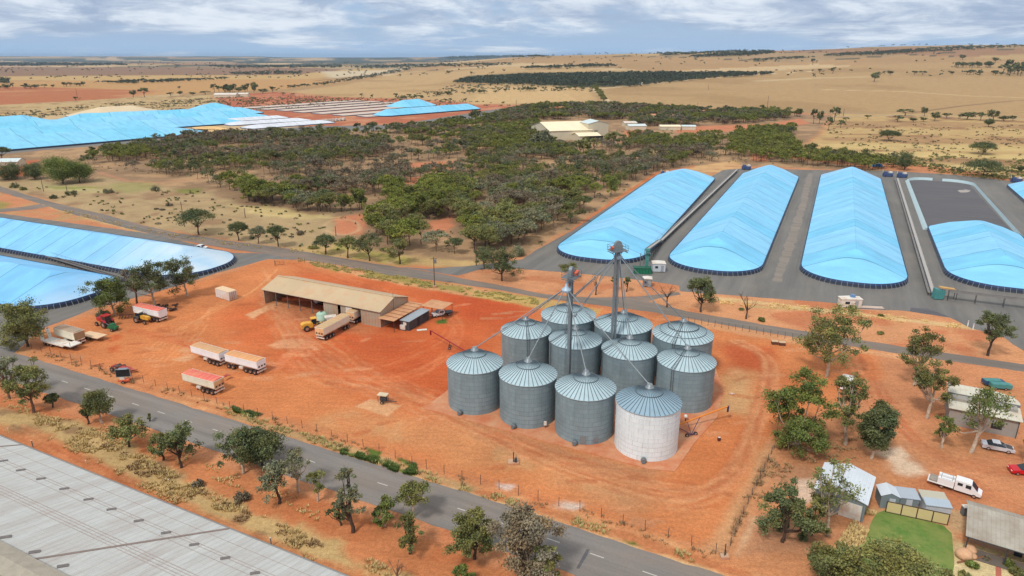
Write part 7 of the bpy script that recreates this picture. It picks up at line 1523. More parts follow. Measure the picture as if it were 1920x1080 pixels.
def tree_meshes(name, seed, leaf, bark, **k):
    nper, ls = k.get('nper', 90), k.get('ls', 0.22)
    C_, Rr, segs, rs = gen_tree(seed, **k)
    tv, tf = tubes_np(segs, 5 if k.get('trunk_r', .2) < .3 else 7); tm = npmesh(name+'_trunk', tv, tf, [BARK[bark]], smooth=True)
    if not len(C_): return None, tm
    V, F, T = leaves_np(rs, C_, Rr, nper, ls); cm = npmesh(name+'_crown', V, F, [LEAF[leaf]], tint=T); return cm, tm
TREES = []
def put_tree(cm, tm, x, y, z, sx, sz, rz, label, cat='tree', group=None, name='gum_tree', sy=None):
    t = thing(name, label, cat, (x, y, z), rz, group); t.scale = (sx, sy or sx, sz)
    o = bpy.data.objects.new('trunk', tm); COL.objects.link(o); o.parent = t
    if cm is not None: o = bpy.data.objects.new('crown', cm); COL.objects.link(o); o.parent = t
    return t
def ntree(px, top, wpx, style, leaf, bark, label, seed, name='gum_tree', **k):
    p = G(*px); h = max(0.6, hof(*p, top))*0.97; zc = depth(*p, h*0.5); w_ = wpx*zc/FOC
    kk = dict(h=h, w=w_*0.98, style=style); 
    vol = w_*w_*h
    nc = int(1.3*k.pop('nc', int(min(60, max(16, 14+w_*3.2))))); kk.update(nc=nc, nper=int((1.15 if style == 'gum' else 1.6)*k.pop('nper', int(min(150, 70+w_*5)))), ls=k.pop('ls', 0.10+0.006*w_), trunk_r=k.pop('trunk_r', 0.10+0.016*h), base=k.pop('base', 0.3)); kk.update(k)
    cm, tm = tree_meshes(name, seed, leaf, bark, **kk)
    return put_tree(cm, tm, *p, terr1(*p), 1, 1, 0, label, name=name, cat='tree' if style != 'bush' else 'bush')
NT = [
 ((52, 650), 562, 96, 'gum', 'olive', 'dark', 'broad dense gum at the left edge beside the low loader', dict(nc=60, nper=190, base=0.12)),
 ((216, 592), 523, 84, 'gum', 'fresh', 'pale', 'bright green gum standing over the red tractor', dict(nc=50, nper=170, base=0.28)),
 ((258, 572), 500, 46, 'gum', 'brown', 'brown', 'thin brown gum between the bright green gum and the red tarped trailer', dict(nc=22)),
 ((291, 574), 492, 86, 'gum', 'dark', 'pale', 'dark spreading gum over the tyre heap', dict(nc=45, nper=140)),
 ((352, 556), 483, 72, 'gum', 'dark', 'pale', 'dark gum with a forked pale trunk nearest the shipping container', dict(nc=45, nper=150)),
 ((194, 597), 576, 26, 'bush', 'grey', 'brown', 'grey shrub behind the red tractor', {}),
 ((18, 748), 674, 60, 'gum', 'grey', 'brown', 'grey green gum cut off by the left edge below the highway', dict(nc=40)),
 ((63, 774), 685, 78, 'gum', 'olive', 'brown', 'full gum with a leaning trunk left of the verge grass', dict(nc=48, nper=140)),
 ((100, 764), 737, 28, 'round', 'dark', 'dark', 'small dark sapling right of the full leaning gum', {}),
 ((192, 793), 727, 58, 'round', 'olive', 'pale', 'round headed gum with a pale trunk beside the highway', dict(base=0.25, nc=34)),
 ((165, 795), 757, 22, 'round', 'dark', 'dark', 'dark low bough clump at the foot of the round headed gum', {}),
 ((282, 790), 774, 13, 'gum', 'dark', 'dark', 'tiny sapling on the highway edge', {}),
 ((243, 838), 788, 80, 'gum', 'olive', 'dark', 'low drooping olive tree next to the tiny sapling', dict(base=0.2, nc=36)),
 ((340, 877), 805, 84, 'gum', 'dark', 'dark', 'spreading dark tree with a black trunk in the dry verge grass', dict(base=0.25, nc=44)),
 ((306, 863), 812, 48, 'gum', 'olive', 'dark', 'smaller olive tree joined to the left side of the spreading dark tree', {}),
 ((456, 888), 806, 84, 'gum', 'dark', 'pale', 'dark gum with white forked branches by the highway', dict(nc=40)),
 ((492, 872), 803, 88, 'round', 'dark', 'dark', 'dense glossy dark tree touching the highway edge', dict(nc=60, nper=190, base=0.15)),
 ((524, 944), 862, 76, 'gum', 'grey', 'dark', 'grey green tree with thin dark trunks on the orange bank', dict(nc=36)),
 ((560, 922), 846, 66, 'gum', 'grey', 'pale', 'hazy grey gum leaning over the highway edge', dict(nc=30, nper=60)),
 ((596, 940), 884, 48, 'gum', 'olive', 'pale', 'small sparse sapling right of the grey gum', dict(nc=18)),
 ((662, 998), 868, 58, 'gum', 'grey', 'dark', 'tall narrow tree with ragged foliage above the orange bank', dict(nc=42, base=0.2)),
 ((640, 985), 945, 40, 'gum', 'dark', 'dark', 'ragged low tree left of the tall narrow one', {}),
 ((722, 987), 935, 58, 'gum', 'fresh', 'pale', 'small bright green spreading tree below the highway', {}),
 ((776, 970), 900, 80, 'umbrella', 'olive', 'pale', 'white trunked gum with an umbrella crown over the highway', dict(nc=24, trunk_r=0.2)),
 ((769, 1038), 968, 66, 'gum', 'olive', 'dark', 'olive sapling below the white trunked umbrella gum', dict(nc=30)),
 ((890, 1048), 960, 98, 'gum', 'olive', 'dark', 'full olive tree at the lower highway edge', dict(nc=54, nper=150, base=0.2)),
 ((985, 1090), 960, 134, 'gum', 'brown', 'pale', 'large brownish grey gum at the bottom centre', dict(nc=60, nper=220, base=0.08)),
 ((1022, 1098), 1020, 66, 'gum', 'olive', 'dark', 'green tree in front of the large brownish gum', dict(nc=34, base=0.1)),
 ((868, 1100), 1056, 40, 'gum', 'fresh', 'brown', 'small green tree at the bottom edge left of the brownish gum', {}),
 ((745, 1092), 1050, 40, 'bare', 'grey', 'brown', 'leafless sapling at the bottom edge', {}),
 ((1560, 1108), 1022, 118, 'gum', 'olive', 'dark', 'olive tree cut off at the bottom, left of the lawn', dict(nc=54, nper=140)),
 ((1668, 1128), 1018, 140, 'umbrella', 'olive', 'brown', 'wide tree with dark limbs at the bottom in front of the lawn', dict(nc=46, nper=140)),
 ((1467, 1016), 903, 96, 'gum', 'dark', 'dark', 'dark leafy tree by the dirt corner left of the blue roofed garage', dict(nc=54, nper=150, base=0.12)),
 ((1520, 1004), 928, 56, 'gum', 'olive', 'brown', 'green tree between the dark leafy tree and the white trunked gum', dict(nc=34, base=0.1)),
 ((1552, 1004), 864, 104, 'gum', 'olive', 'pale', 'tall white trunked gum in front of the blue roofed garage', dict(nc=24, nper=80, base=0.3, trunk_r=0.26)),
 ((1498, 838), 694, 122, 'gum', 'fresh', 'pale', 'massive bushy gum at the yard fence right of the silos', dict(nc=60, nper=230, base=0.02)),
 ((1585, 834), 700, 80, 'gum', 'olive', 'pale', 'slender gum with several pale trunks between two bushier trees', dict(nc=40, nper=130, base=0.3)),
 ((1634, 860), 742, 74, 'round', 'dark', 'pale', 'dense dark pear shaped tree above the pale dirt patch', dict(nc=60, nper=230, base=0.10)),
 ((1550, 706), 567, 112, 'gum', 'olive', 'pale', 'very tall gum rising in front of the white sampling hut', dict(nc=50, nper=170, base=0.22, trunk_r=0.3)),
 ((1714, 722), 607, 84, 'gum', 'olive', 'pale', 'tall pale limbed gum beside the lower road', dict(nc=36, nper=130, base=0.25)),
 ((1738, 784), 668, 80, 'gum', 'olive', 'pale', 'leaning pale trunked gum left of the workshop', dict(nc=36, nper=130, base=0.3)),
 ((1821, 848), 724, 112, 'gum', 'fresh', 'pale', 'twisted white trunked gum in front of the workshop wall', dict(nc=30, nper=80, base=0.3, trunk_r=0.3)),
 ((1766, 840), 778, 40, 'gum', 'fresh', 'pale', 'small twin stemmed tree beside the twisted gum', {}),
 ((1921, 868), 785, 40, 'gum', 'olive', 'pale', 'gum cut off by the right edge beside the workshop', {}),
 ((1852, 667), 584, 66, 'gum', 'dark', 'dark', 'lone dark gum between the lower road and the side road', dict(nc=40, nper=130)),
 ((1314, 585), 519, 62, 'gum', 'dark', 'dark', 'dark gum on the dirt strip behind the right hand silos', dict(nc=40, nper=150, base=0.25)),
 ((1399, 598), 550, 42, 'bare', 'grey', 'dark', 'bare dead tree on the dirt strip between the two roads', {}),
 ((1250, 576), 530, 40, 'bare', 'grey', 'dark', 'bare dead tree behind the spouts of the taller tower', {}),
 ((1117, 553), 514, 32, 'bare', 'grey', 'dark', 'bare dead tree on the dirt island between the towers', {}),
 ((1152, 546), 514, 14, 'gum', 'dark', 'dark', 'thin dark tree right behind the taller tower', {}), ((1175, 547), 519, 20, 'gum', 'dark', 'dark', 'small dark tree just right of the taller tower', {}),
 ((1064, 527), 488, 42, 'umbrella', 'olive', 'pale', 'flat topped tree behind the head of the nearer tower', dict(nc=14)),
 ((941, 527), 466, 74, 'gum', 'dark', 'dark', 'dark spreading tree on the tip of the dirt island', dict(nc=46, nper=130, base=0.2)),
 ((908, 504), 462, 44, 'gum', 'dark', 'dark', 'dark tree at the road fork behind the power pole', {}),
 ((971, 479), 455, 28, 'bush', 'grey', 'dark', 'round grey shrub at the near corner of the leftmost apron bunker', {}),
 ((373, 440), 389, 78, 'umbrella', 'dark', 'dark', 'wide lone umbrella tree beside the upper road', dict(nc=34, nper=110)),
 ((447, 451), 413, 42, 'umbrella', 'dark', 'dark', 'first of three small trees in a row, nearest the wide lone tree', {}), ((484, 457), 420, 34, 'umbrella', 'grey', 'brown', 'middle and greyest of three small trees in a row', {}), ((522, 463), 418, 42, 'umbrella', 'dark', 'dark', 'right one of three small trees in a row by the upper road', {}),
 ((611, 477), 436, 46, 'umbrella', 'dark', 'dark', 'left tree of the clump along the upper road', {}), ((652, 484), 438, 40, 'umbrella', 'olive', 'dark', 'second tree of the clump along the upper road', {}), ((693, 489), 440, 62, 'gum', 'dark', 'dark', 'broad tree in the middle of the clump along the upper road', dict(nc=34)), ((750, 495), 446, 54, 'gum', 'olive', 'dark', 'right tree of the clump along the upper road', dict(nc=30)),
 ((1695, 319), 282, 34, 'round', 'dark', 'dark', 'dense dark tree behind the third bunker with a small top knot', dict(nc=40, nper=130, base=0.05)),
 ((1842, 332), 298, 82, 'umbrella', 'dark', 'dark', 'wide flat dark tree behind the empty pad', dict(nc=34, nper=110)), ((1842, 289), 266, 52, 'umbrella', 'dark', 'dark', 'wide low tree in the pale scrub paddock at the right', dict(base=0.1)), ((1667, 264), 243, 40, 'umbrella', 'dark', 'dark', 'dark tree alone in the middle of the right scrub paddock', dict(base=0.1)),
 ((1853, 238), 222, 20, 'round', 'dark', 'dark', 'dark bush on the far road at the right', {}), ((1912, 322), 311, 14, 'round', 'dark', 'dark', 'small round bush near the right edge behind the apron', {}),
 ((118, 344), 289, 76, 'round', 'fresh', 'dark', 'big dense bright green tree at the left above the pale grass', dict(nc=60, nper=170, base=0.05)), ((150, 342), 297, 60, 'round', 'fresh', 'dark', 'dense green tree merging with the big bright one on its right', dict(nc=44, nper=150, base=0.05)), ((68, 336), 303, 46, 'round', 'dark', 'dark', 'darker green tree left of the big bright dense one', dict(base=0.05)), ((14, 336), 305, 64, 'round', 'dark', 'dark', 'low dark trees at the left edge before the pale building', dict(nc=40, base=0.05)), ((4, 300), 274, 38, 'umbrella', 'dark', 'dark', 'dark umbrella tree at the left edge by the dark walled bunker', {}),
]
for i, (px, top, wpx, style, leaf, bark, label, k) in enumerate(NT):
    ntree(px, top, wpx, style, leaf, bark, label, 1000+i*7, name={'bare': 'dead_tree', 'bush': 'shrub'}.get(style, 'gum_tree'), **k)
# shrubs seen singly
SHR = [((133, 366), 353, 22, 'dark'), ((100, 372), 364, 16, 'dark'), ((204, 362), 352, 20, 'grey'), ((291, 358), 344, 20, 'grey'), ((317, 386), 379, 14, 'brown'), ((293, 393), 389, 10, 'brown'), ((305, 394), 390, 10, 'brown'), ((28, 352), 341, 22, 'dark'), ((44, 356), 348, 14, 'olive'), ((455, 940), 920, 34, 'brown'), ((372, 912), 898, 22, 'brown'), ((1427, 602), 594, 15, 'fresh'), ((1650, 626), 620, 14, 'olive'), ((1652, 593), 588, 12, 'olive'), ((563, 440), 430, 16, 'brown'), ((588, 466), 459, 22, 'olive'), ((1088, 322), 316, 16, 'dark'), ((1795, 322), 313, 26, 'dark'), ((1390, 505+76), 577, 12, 'olive'), ((1823, 1062), 1050, 22, 'fresh'), ((1808, 1084), 1070, 22, 'olive'), ((1893, 1062), 1050, 22, 'fresh'), ((1905, 1078), 1062, 26, 'olive'), ((1850, 1050), 1042, 12, 'brown'), ((1775, 1080), 1066, 30, 'olive'), ((1912, 1030), 1012, 16, 'fresh'), ((1505, 1012), 996, 18, 'dark')]
for i, (px, top, wpx, leaf) in enumerate(SHR):
    labs = ['dark bush by the road edge under the dense green tree', 'low dark bush below the first grass pole', 'grey bush in the pale grass', 'pale grey bush beside the light green grass', 'brown tuft in the bare paddock', 'small brown tuft left of its larger neighbour', 'small brown tuft in the middle of three', 'dark bush at the left road edge', 'olive bush next to the dark road edge bush', 'dead brown bush in the dry verge grass', 'withered brown shrub below the spreading dark tree', 'small green shrub by the bare dead tree', 'low green shrub on the dirt strip right of the tall gum', 'green tuft beside the sampling hut deck', 'brown shrub below the red earth ring', 'low green mound before the roadside clump', 'dark shrub on the orange bank behind the scrub edge', 'dark shrub left of the wide flat tree behind the pad', 'small tuft on the dirt strip near the second bunker', 'bright garden shrub below the boulders', 'olive garden shrub at the bottom near the lawn', 'bright shrub right of the brick path', 'olive shrub at the bottom right of the brick path', 'small brown plant above the brick path', 'olive shrub at the lower lawn edge', 'green shrub under the house verandah edge', 'dark shrub at the foot of the white trunked gum']
    ntree(px, top, wpx, 'bush', leaf, 'brown', labs[i], 3000+i, name='shrub', nc=14, nper=60, ls=0.14)

# --- woodland: individuals in front, the rest as one mass
WOODS = PG([(150, 318), (190, 290), (300, 268), (430, 254), (500, 258), (620, 248), (760, 244), (900, 226), (985, 204), (1110, 199), (1330, 210), (1470, 214), (1500, 232), (1480, 258), (1500, 285), (1690, 312), (1640, 322), (1440, 306), (1300, 308), (1230, 322), (1180, 345), (1070, 420), (985, 468), (890, 478), (800, 478), (740, 470), (700, 440), (655, 410), (560, 398), (500, 388), (450, 376), (400, 350), (300, 326), (190, 322)])
HOLES = [PG(p) for p in ([(1015, 275), (1180, 275), (1180, 225), (1010, 225)], [(758, 305), (875, 298), (850, 322), (772, 328)], [(1165, 258), (1300, 262), (1520, 238), (1510, 222), (1400, 232), (1250, 238), (1165, 236)], [(608, 402), (690, 400), (680, 445), (610, 440)], [(880, 388), (925, 385), (915, 408), (885, 410)], [(800, 418), (850, 410), (845, 450), (800, 450)])]
xs = [p[0] for p in WOODS]; ys = [p[1] for p in WOODS]
rs = np.random.RandomState(5); sp_ = 5.0
gx, gy = np.meshgrid(np.arange(min(xs), max(xs), sp_), np.arange(min(ys), max(ys), sp_)); gx = gx.ravel()+rs.uniform(-2.5, 2.5, gx.size); gy = gy.ravel()+rs.uniform(-2.5, 2.5, gy.size)
ins = pip(gx, gy, WOODS) < 0
dens = fbm(gx/24, gy/34, 77, 4)
keep = ins & (rs.random(gx.size) < np.clip((dens-0.34)*5.0, 0.07, 0.95)*np.where(gy > 480, 0.88, 0.92))
for H_ in HOLES: keep &= pip(gx, gy, H_) > 1
gx, gy = gx[keep], gy[keep]; o = np.argsort(gy); gx, gy = gx[o], gy[o]
hue = fbm(gx/40+5, gy/40, 88, 3)+rs.normal(size=gx.size)*0.10
kinds = ['olive', 'bright', 'dark', 'grey', 'brown']
def kindof(v): return 1 if v > 0.60 else (0 if v > 0.47 else (2 if v > 0.40 else (3 if v > 0.31 else 4)))
WV = {}
for ki, kn in enumerate(kinds):
    for v in range(3):
        WV[(ki, v)] = tree_meshes('woodland_tree', 500+ki*10+v, kn, ['dark', 'dark', 'dark', 'brown', 'brown'][ki], h=8.0, w=8.6, style='umbrella' if v < 2 else 'gum', nc=34, nper=[90, 90, 84, 60, 44][ki], ls=0.21, trunk_r=0.13, base=0.30)
labs = {0: 'olive crowned bushland tree in the scrub between the road and the far storage', 1: 'bright yellow green bushland tree in the scrub between the road and the far storage', 2: 'dark green bushland tree in the scrub between the road and the far storage', 3: 'grey green bushland tree in the scrub between the road and the far storage', 4: 'thin brown bushland tree in the scrub between the road and the far storage'}
SHK = ['olive crowned', 'bright yellow green', 'dark green', 'grey green', 'thin brown']; ZN = ['beside the pale grass clearing', 'near the red earth ring', 'behind the roadside clump', 'behind the power pole at the fork', 'along the leftmost apron bunker']
NI = 290; nearidx = np.arange(len(gx))
for i in nearidx[:NI]:
    ki = kindof(hue[i]); cm, tm = WV[(ki, rs.randint(3))]; s = rs.uniform(0.80, 1.25)
    pxx, pyy = proj(gx[i], gy[i], 0); zn = 0 if pxx < 560 else (1 if pxx < 700 else (2 if pxx < 800 else (3 if pxx < 930 else 4)))
    put_tree(cm, tm, gx[i], gy[i], 0, s*rs.uniform(0.9, 1.1), s*rs.uniform(0.85, 1.12), rs.random()*6.28, SHK[ki]+' bushland tree '+ZN[zn]+(' at the near fringe' if pyy > 440 else ' deeper in the scrub'), group=['olive', 'bright green', 'dark green', 'grey green', 'thin brown'][ki]+' bushland trees', name='bushland_tree')
# mass of the remaining trees
def mass(name, X, Y, kind_arr, hs, ws, nc, nper, ls, kd='stuff', umb=True, trunks=True, seed=1):
    rs = np.random.RandomState(seed); Vs = []; Fs = []; Ts = []; off_ = 0; segs = []
    Z = terr(X, Y); pal = np.array([LEAFC[k] for k in kind_arr])
    n = len(X)
    cen = []; rad = []; col = []
    for j in range(nc):
        a = rs.random(n)*6.283; r = ws/2*0.72*np.sqrt(rs.random(n)); z = hs*(0.88-0.28*(r/(ws/2))**2-0.22*rs.random(n)) if umb else hs*(0.25+0.6*rs.random(n))
        cen.append(np.stack([X+r*np.cos(a), Y+r*np.sin(a), Z+z], 1)); q = ws/2*(0.26+0.16*rs.random(n)); rad.append(np.stack([q, q, q*0.55], 1)); col.append(pal)
    cen = np.concatenate(cen); rad = np.concatenate(rad); col = np.concatenate(col)
    lsz = np.median(ls) if hasattr(ls, '__len__') else ls
    V, F, T = leaves_np(rs, cen, rad, nper, lsz)
    if hasattr(ls, '__len__'):
        c4 = V.reshape(-1, 4, 3); m_ = c4.mean(1, keepdims=True); k = np.repeat(np.tile(ls/lsz, nc), nper)[:, None, None]; V = (m_+(c4-m_)*k).reshape(-1, 3)
    T = T*np.repeat(col, nper*4, 0)
    me = npmesh(name, V, F, [LEAF['mass']], tint=T); o = bpy.data.objects.new(name, me); COL.objects.link(o)
    if kd: o['kind'] = kd
    if trunks:
        for i in range(n): segs.append(((X[i], Y[i], Z[i]), (X[i]+rs.normal()*0.4, Y[i]+rs.normal()*0.4, Z[i]+hs[i]*0.75), 0.14, 0.06))
        tv, tf = tubes_np(segs, 4); tm = npmesh(name+'_trunks', tv, tf, [BARK['dark']]); p = bpy.data.objects.new('trunk', tm); COL.objects.link(p); p.parent = o; p['kind'] = 'stuff'
    return o
LEAFC = {'olive': (0.160, 0.163, 0.048), 'bright': (0.180, 0.192, 0.038), 'dark': (0.110, 0.124, 0.050), 'grey': (0.185, 0.182, 0.105), 'brown': (0.205, 0.162, 0.105), 'fardark': (0.080, 0.094, 0.056)}
LEAF['mass'] = leafmat('leaf_mass', (1, 1, 1))
r_ = slice(NI, None); X, Y = gx[r_], gy[r_]; ka = [kinds[kindof(v)] for v in hue[r_]]; n = len(X)
print('WOODLAND', len(gx), n)
mass('bushland', X, Y, ka, rs.uniform(5.5, 9.2, n), rs.uniform(6, 10.0, n), 13, 34, 0.24+0.00050*np.clip(Y-250, 0, 900), seed=3)
# undergrowth between the trees
k = 1500; ux_ = rs.uniform(min(xs), max(xs), k*4); uy_ = rs.uniform(min(ys), 620, k*4); q = (pip(ux_, uy_, WOODS) < 3); ux_, uy_ = ux_[q][:k], uy_[q][:k]; n = len(ux_)
mass('undergrowth', ux_, uy_, [rt.choice(['brown', 'grey', 'dark', 'brown']) for _ in range(n)], rs.uniform(0.6, 1.8, n), rs.uniform(1.5, 3.4, n), 3, 14, 0.22, umb=False, trunks=False, seed=4)

# --- paddock trees and tree lines
FV = {}
for ki, kn in enumerate(['dark', 'olive', 'grey']):
    for v in range(3): FV[(ki, v)] = tree_meshes('paddock_tree', 700+ki*10+v, kn, 'dark', h=8, w=8, style=['umbrella', 'gum', 'round'][v], nc=16, nper=42, ls=0.42, trunk_r=0.22, base=0.3)
def ptree(px, py, hp, wp, label, grp=None, v=None, ki=0):
    p = G(px, py); z = terr1(*p); zc = depth(*p, z); s = zc/FOC; cm, tm = FV[(ki, rs.randint(3) if v is None else v)]
    put_tree(cm, tm, *p, z, wp*s/8, hp*s/8, rs.random()*6.28, label, group=grp, name='paddock_tree')
LONE = [(250, 182, 14, 16, 'left one of two bare stemmed trees in the brown paddock'), (271, 182, 19, 20, 'taller right one of the two bare stemmed trees in the brown paddock'), (143, 190, 9, 13, 'small dark tree at the edge of the brown paddock'), (336, 167, 6, 7, 'tiny dark tree right of the two bare stemmed ones'), (320, 180, 7, 16, 'dark bush tree left of the far homestead'), (338, 179, 9, 12, 'dark tree second left of the far homestead'), (362, 179, 7, 14, 'dark tree near the far homestead'), (385, 177, 7, 20, 'dark tree pair touching the far homestead'), (493, 175, 9, 22, 'dark bush tree right of the far homestead'), (512, 174, 12, 18, 'umbrella tree right of the far homestead'), (531, 179, 6, 12, 'small bush in the red rough ground'), (549, 179, 4, 10, 'low bush right of the small bush in the rough ground'),
 (841, 139, 7, 10, 'left one of two dark trees on the pale hill paddock'), (884, 141, 7, 9, 'right one of two dark trees on the pale hill paddock'), (750, 145, 6, 7, 'single dark tree below the far tree line'), (742, 183, 9, 10, 'dark tree at the left end of the paddock boundary row'), (698, 185, 8, 8, 'short tree behind the pale bunker pads'), (678, 182, 7, 8, 'thin tree behind the pale bunker pads'), (835, 193, 9, 8, 'left tree of a pair behind the far blue mound'), (844, 192, 8, 9, 'right tree of a pair behind the far blue mound'), (872, 192, 8, 12, 'bush right of the far blue mound'), (943, 195, 5, 8, 'small bush by the storage road'),
 (1524, 122, 12, 12, 'tall dark tree far out in the upper golden paddock'), (1537, 138, 9, 12, 'leaning dark tree in the upper golden paddock'), (1561, 138, 12, 16, 'wide dark tree in the upper golden paddock'), (1639, 153, 19, 20, 'largest lone tree in the golden paddock'), (1657, 141, 8, 7, 'small tree right of the largest lone tree'), (1669, 141, 9, 14, 'wide tree right of the largest lone tree'), (1714, 141, 9, 11, 'first tree of a short row in the golden paddock'), (1729, 141, 9, 14, 'second tree of a short row in the golden paddock'), (1785, 140, 7, 10, 'tree between the short row and the dark grove'), (1603, 118, 4, 5, 'tiny far tree between the largest trees'), (1805, 112, 10, 14, 'round tree on the slope above the dark grove'), (1866, 117, 10, 14, 'dark tree on the slope above the grove, right side'),
 (1627, 223, 8, 14, 'small tree on the far road left of the row'), (1683, 228, 11, 26, 'dark trees at the left of the far road row'), (1697, 217, 14, 30, 'broad umbrella tree on the far road'), (1712, 229, 9, 18, 'low dark tree on the far road'), (1733, 212+6, 18, 15, 'tall open tree on the far road'), (1731, 228, 9, 16, 'low round tree below the tall open one'), (1752, 227, 18, 20, 'dense tree in the middle of the far road row'), (1775, 222, 11, 18, 'thin crowned tree of the far road row'), (1798, 223, 8, 10, 'small tree in the right half of the far road row'), (1813, 224, 15, 34, 'broad flat tree right of centre in the far road row'), (1838, 226, 17, 18, 'open tree beside the broad flat one'), (1862, 226, 21, 26, 'tallest umbrella tree of the far road row'), (1882, 227, 11, 22, 'drooping tree after the tallest umbrella tree'), (1899, 226, 10, 14, 'last full tree of the far road row'), (1564, 228, 30, 20, 'tall trees at the corner where the scrub meets the far road'), (1576, 240, 15, 16, 'dark tree below the scrub corner trees'), (1553, 245, 26, 16, 'narrow dark tree at the scrub corner'), (1586, 228, 9, 12, 'small tree right of the scrub corner'), (1525, 232, 28, 16, 'tall tree left of the scrub corner'), (1536, 232, 26, 16, 'second tall tree left of the scrub corner')]
for px, py, hp, wp, lb in LONE: ptree(px, py, hp, wp, lb, ki=0)
# rows of trees one can still tell apart
def row(pts, n, hp, wp, label, grp, jy=1.0, seed=0, ki=0):
    r = random.Random(seed); 
    for i in range(n):
        q = r.random()*(len(pts)-1); a = pts[int(q)]; b_ = pts[min(int(q)+1, len(pts)-1)]; f = q-int(q); x = a[0]+(b_[0]-a[0])*f; y = a[1]+(b_[1]-a[1])*f+r.uniform(-jy, jy)
        ptree(x, y, hp*r.uniform(.7, 1.2), wp*r.uniform(.7, 1.3), label, grp, ki=ki)
row([(750, 188), (840, 178), (930, 172)], 22, 7, 11, 'tree in the ragged boundary row between the two stubble paddocks', 'boundary row of the stubble paddocks', 3, 1)
row([(900, 176), (1000, 170), (1100, 167)], 16, 8, 12, 'tree in the row on the pale paddock boundary near the straight road', 'boundary row near the straight road', 1.0, 2)
row([(1112, 166), (1122, 176), (1135, 192)], 22, 10, 12, 'tree lining the straight pale road in the middle distance', 'trees lining the straight road', 2, 3, 1)
row([(1790, 127), (1835, 127), (1860, 126)], 16, 10, 12, 'tree in the dark grove on the golden slope at the right', 'dark grove on the slope', 1.5, 4)
row([(1880, 140), (1925, 140)], 9, 22, 16, 'tall tree in the grove at the right edge of the golden paddock', 'right edge grove', 3, 5)
row([(1812, 140), (1880, 141)], 10, 9, 10, 'low tree in front of the dark grove', 'low trees before the grove', 0.6, 6)
row([(0, 167), (25, 166)], 6, 9, 11, 'dark tree at the far left edge of the paddocks', 'far left edge trees', 0.6, 7)
row([(45, 166), (105, 164)], 9, 8, 11, 'dark tree in the broken row left of the long tree belt', 'broken row left of the belt', 0.6, 8)
row([(120, 163), (172, 160)], 7, 8, 12, 'dark tree at the left end of the long tree belt', 'left end of the long belt', 0.8, 9)
row([(402, 175), (430, 174), (478, 172)], 14, 15, 15, 'dark tree around the far white homestead', 'homestead trees', 2, 10)
row([(970, 206), (1100, 203), (1200, 206), (1330, 210), (1450, 213), (1500, 216)], 34, 13, 16, 'tree along the far edge of the scrub by the straight road', 'far edge of the scrub', 3, 11, 1)
row([(1010, 280), (1025, 276)], 4, 36, 34, 'blue green tree at the left corner of the cream grain shed', 'trees at the cream shed', 2, 12, 2)
row([(1045, 285), (1100, 288), (1130, 275), (1175, 270)], 9, 24, 22, 'tree in front of the cream grain shed', 'trees before the cream shed', 3, 13, 1)
row([(150, 300), (260, 275), (360, 262)], 10, 16, 18, 'dark umbrella tree in front of the dark walled far bunker', 'trees before the far bunker', 3, 14)
row([(500, 252), (640, 250), (760, 246), (900, 226)], 18, 17, 20, 'umbrella tree on the edge between the scrub and the storage road', 'trees by the storage road', 3, 15)
# tree belts read as one mass
def belt(P, name, npx, hp, wp, seed, kn='fardark', nper=10, nc=4):
    rs = np.random.RandomState(seed); a = [p[0] for p in P]; b_ = [p[1] for p in P]
    qx, qy = rs.uniform(min(a), max(a), npx*12), rs.uniform(min(b_), max(b_), npx*12); q = pip(qx, qy, P) < 0; qx, qy = qx[q][:npx], qy[q][:npx]; npx = len(qx)
    X, Y = Gv(qx, qy); zc = (Y*CP-(terr(X, Y)-CAM_H)*SP_)/FOC; H_ = hp*zc*rs.uniform(.7, 1.2, npx); W2 = wp*zc*rs.uniform(.7, 1.3, npx)
    X, Y, H_, W2 = map(np.array, (X, Y, H_, W2)); return mass(name, X, Y, [kn]*npx, H_, W2, nc, nper, W2*0.09, trunks=False, seed=seed)
belt([(850, 156), (880, 148), (980, 142), (1200, 138), (1440, 138), (1450, 140), (1290, 152), (1190, 163), (1085, 164), (1000, 161), (900, 159)], 'far_wood', 2600, 5.5, 11, 1)
belt([(175, 157), (240, 153), (330, 151), (425, 149), (430, 150), (330, 155), (240, 158)], 'tree_belt', 240, 5, 9, 2)
belt([(425, 138), (500, 135), (566, 136), (566, 140), (440, 141)], 'tree_belt', 160, 3.5, 8, 3)
belt([(525, 165), (600, 158), (700, 142), (760, 131), (775, 130), (770, 133), (700, 147), (610, 161), (530, 167)], 'tree_belt', 260, 5, 7, 4)
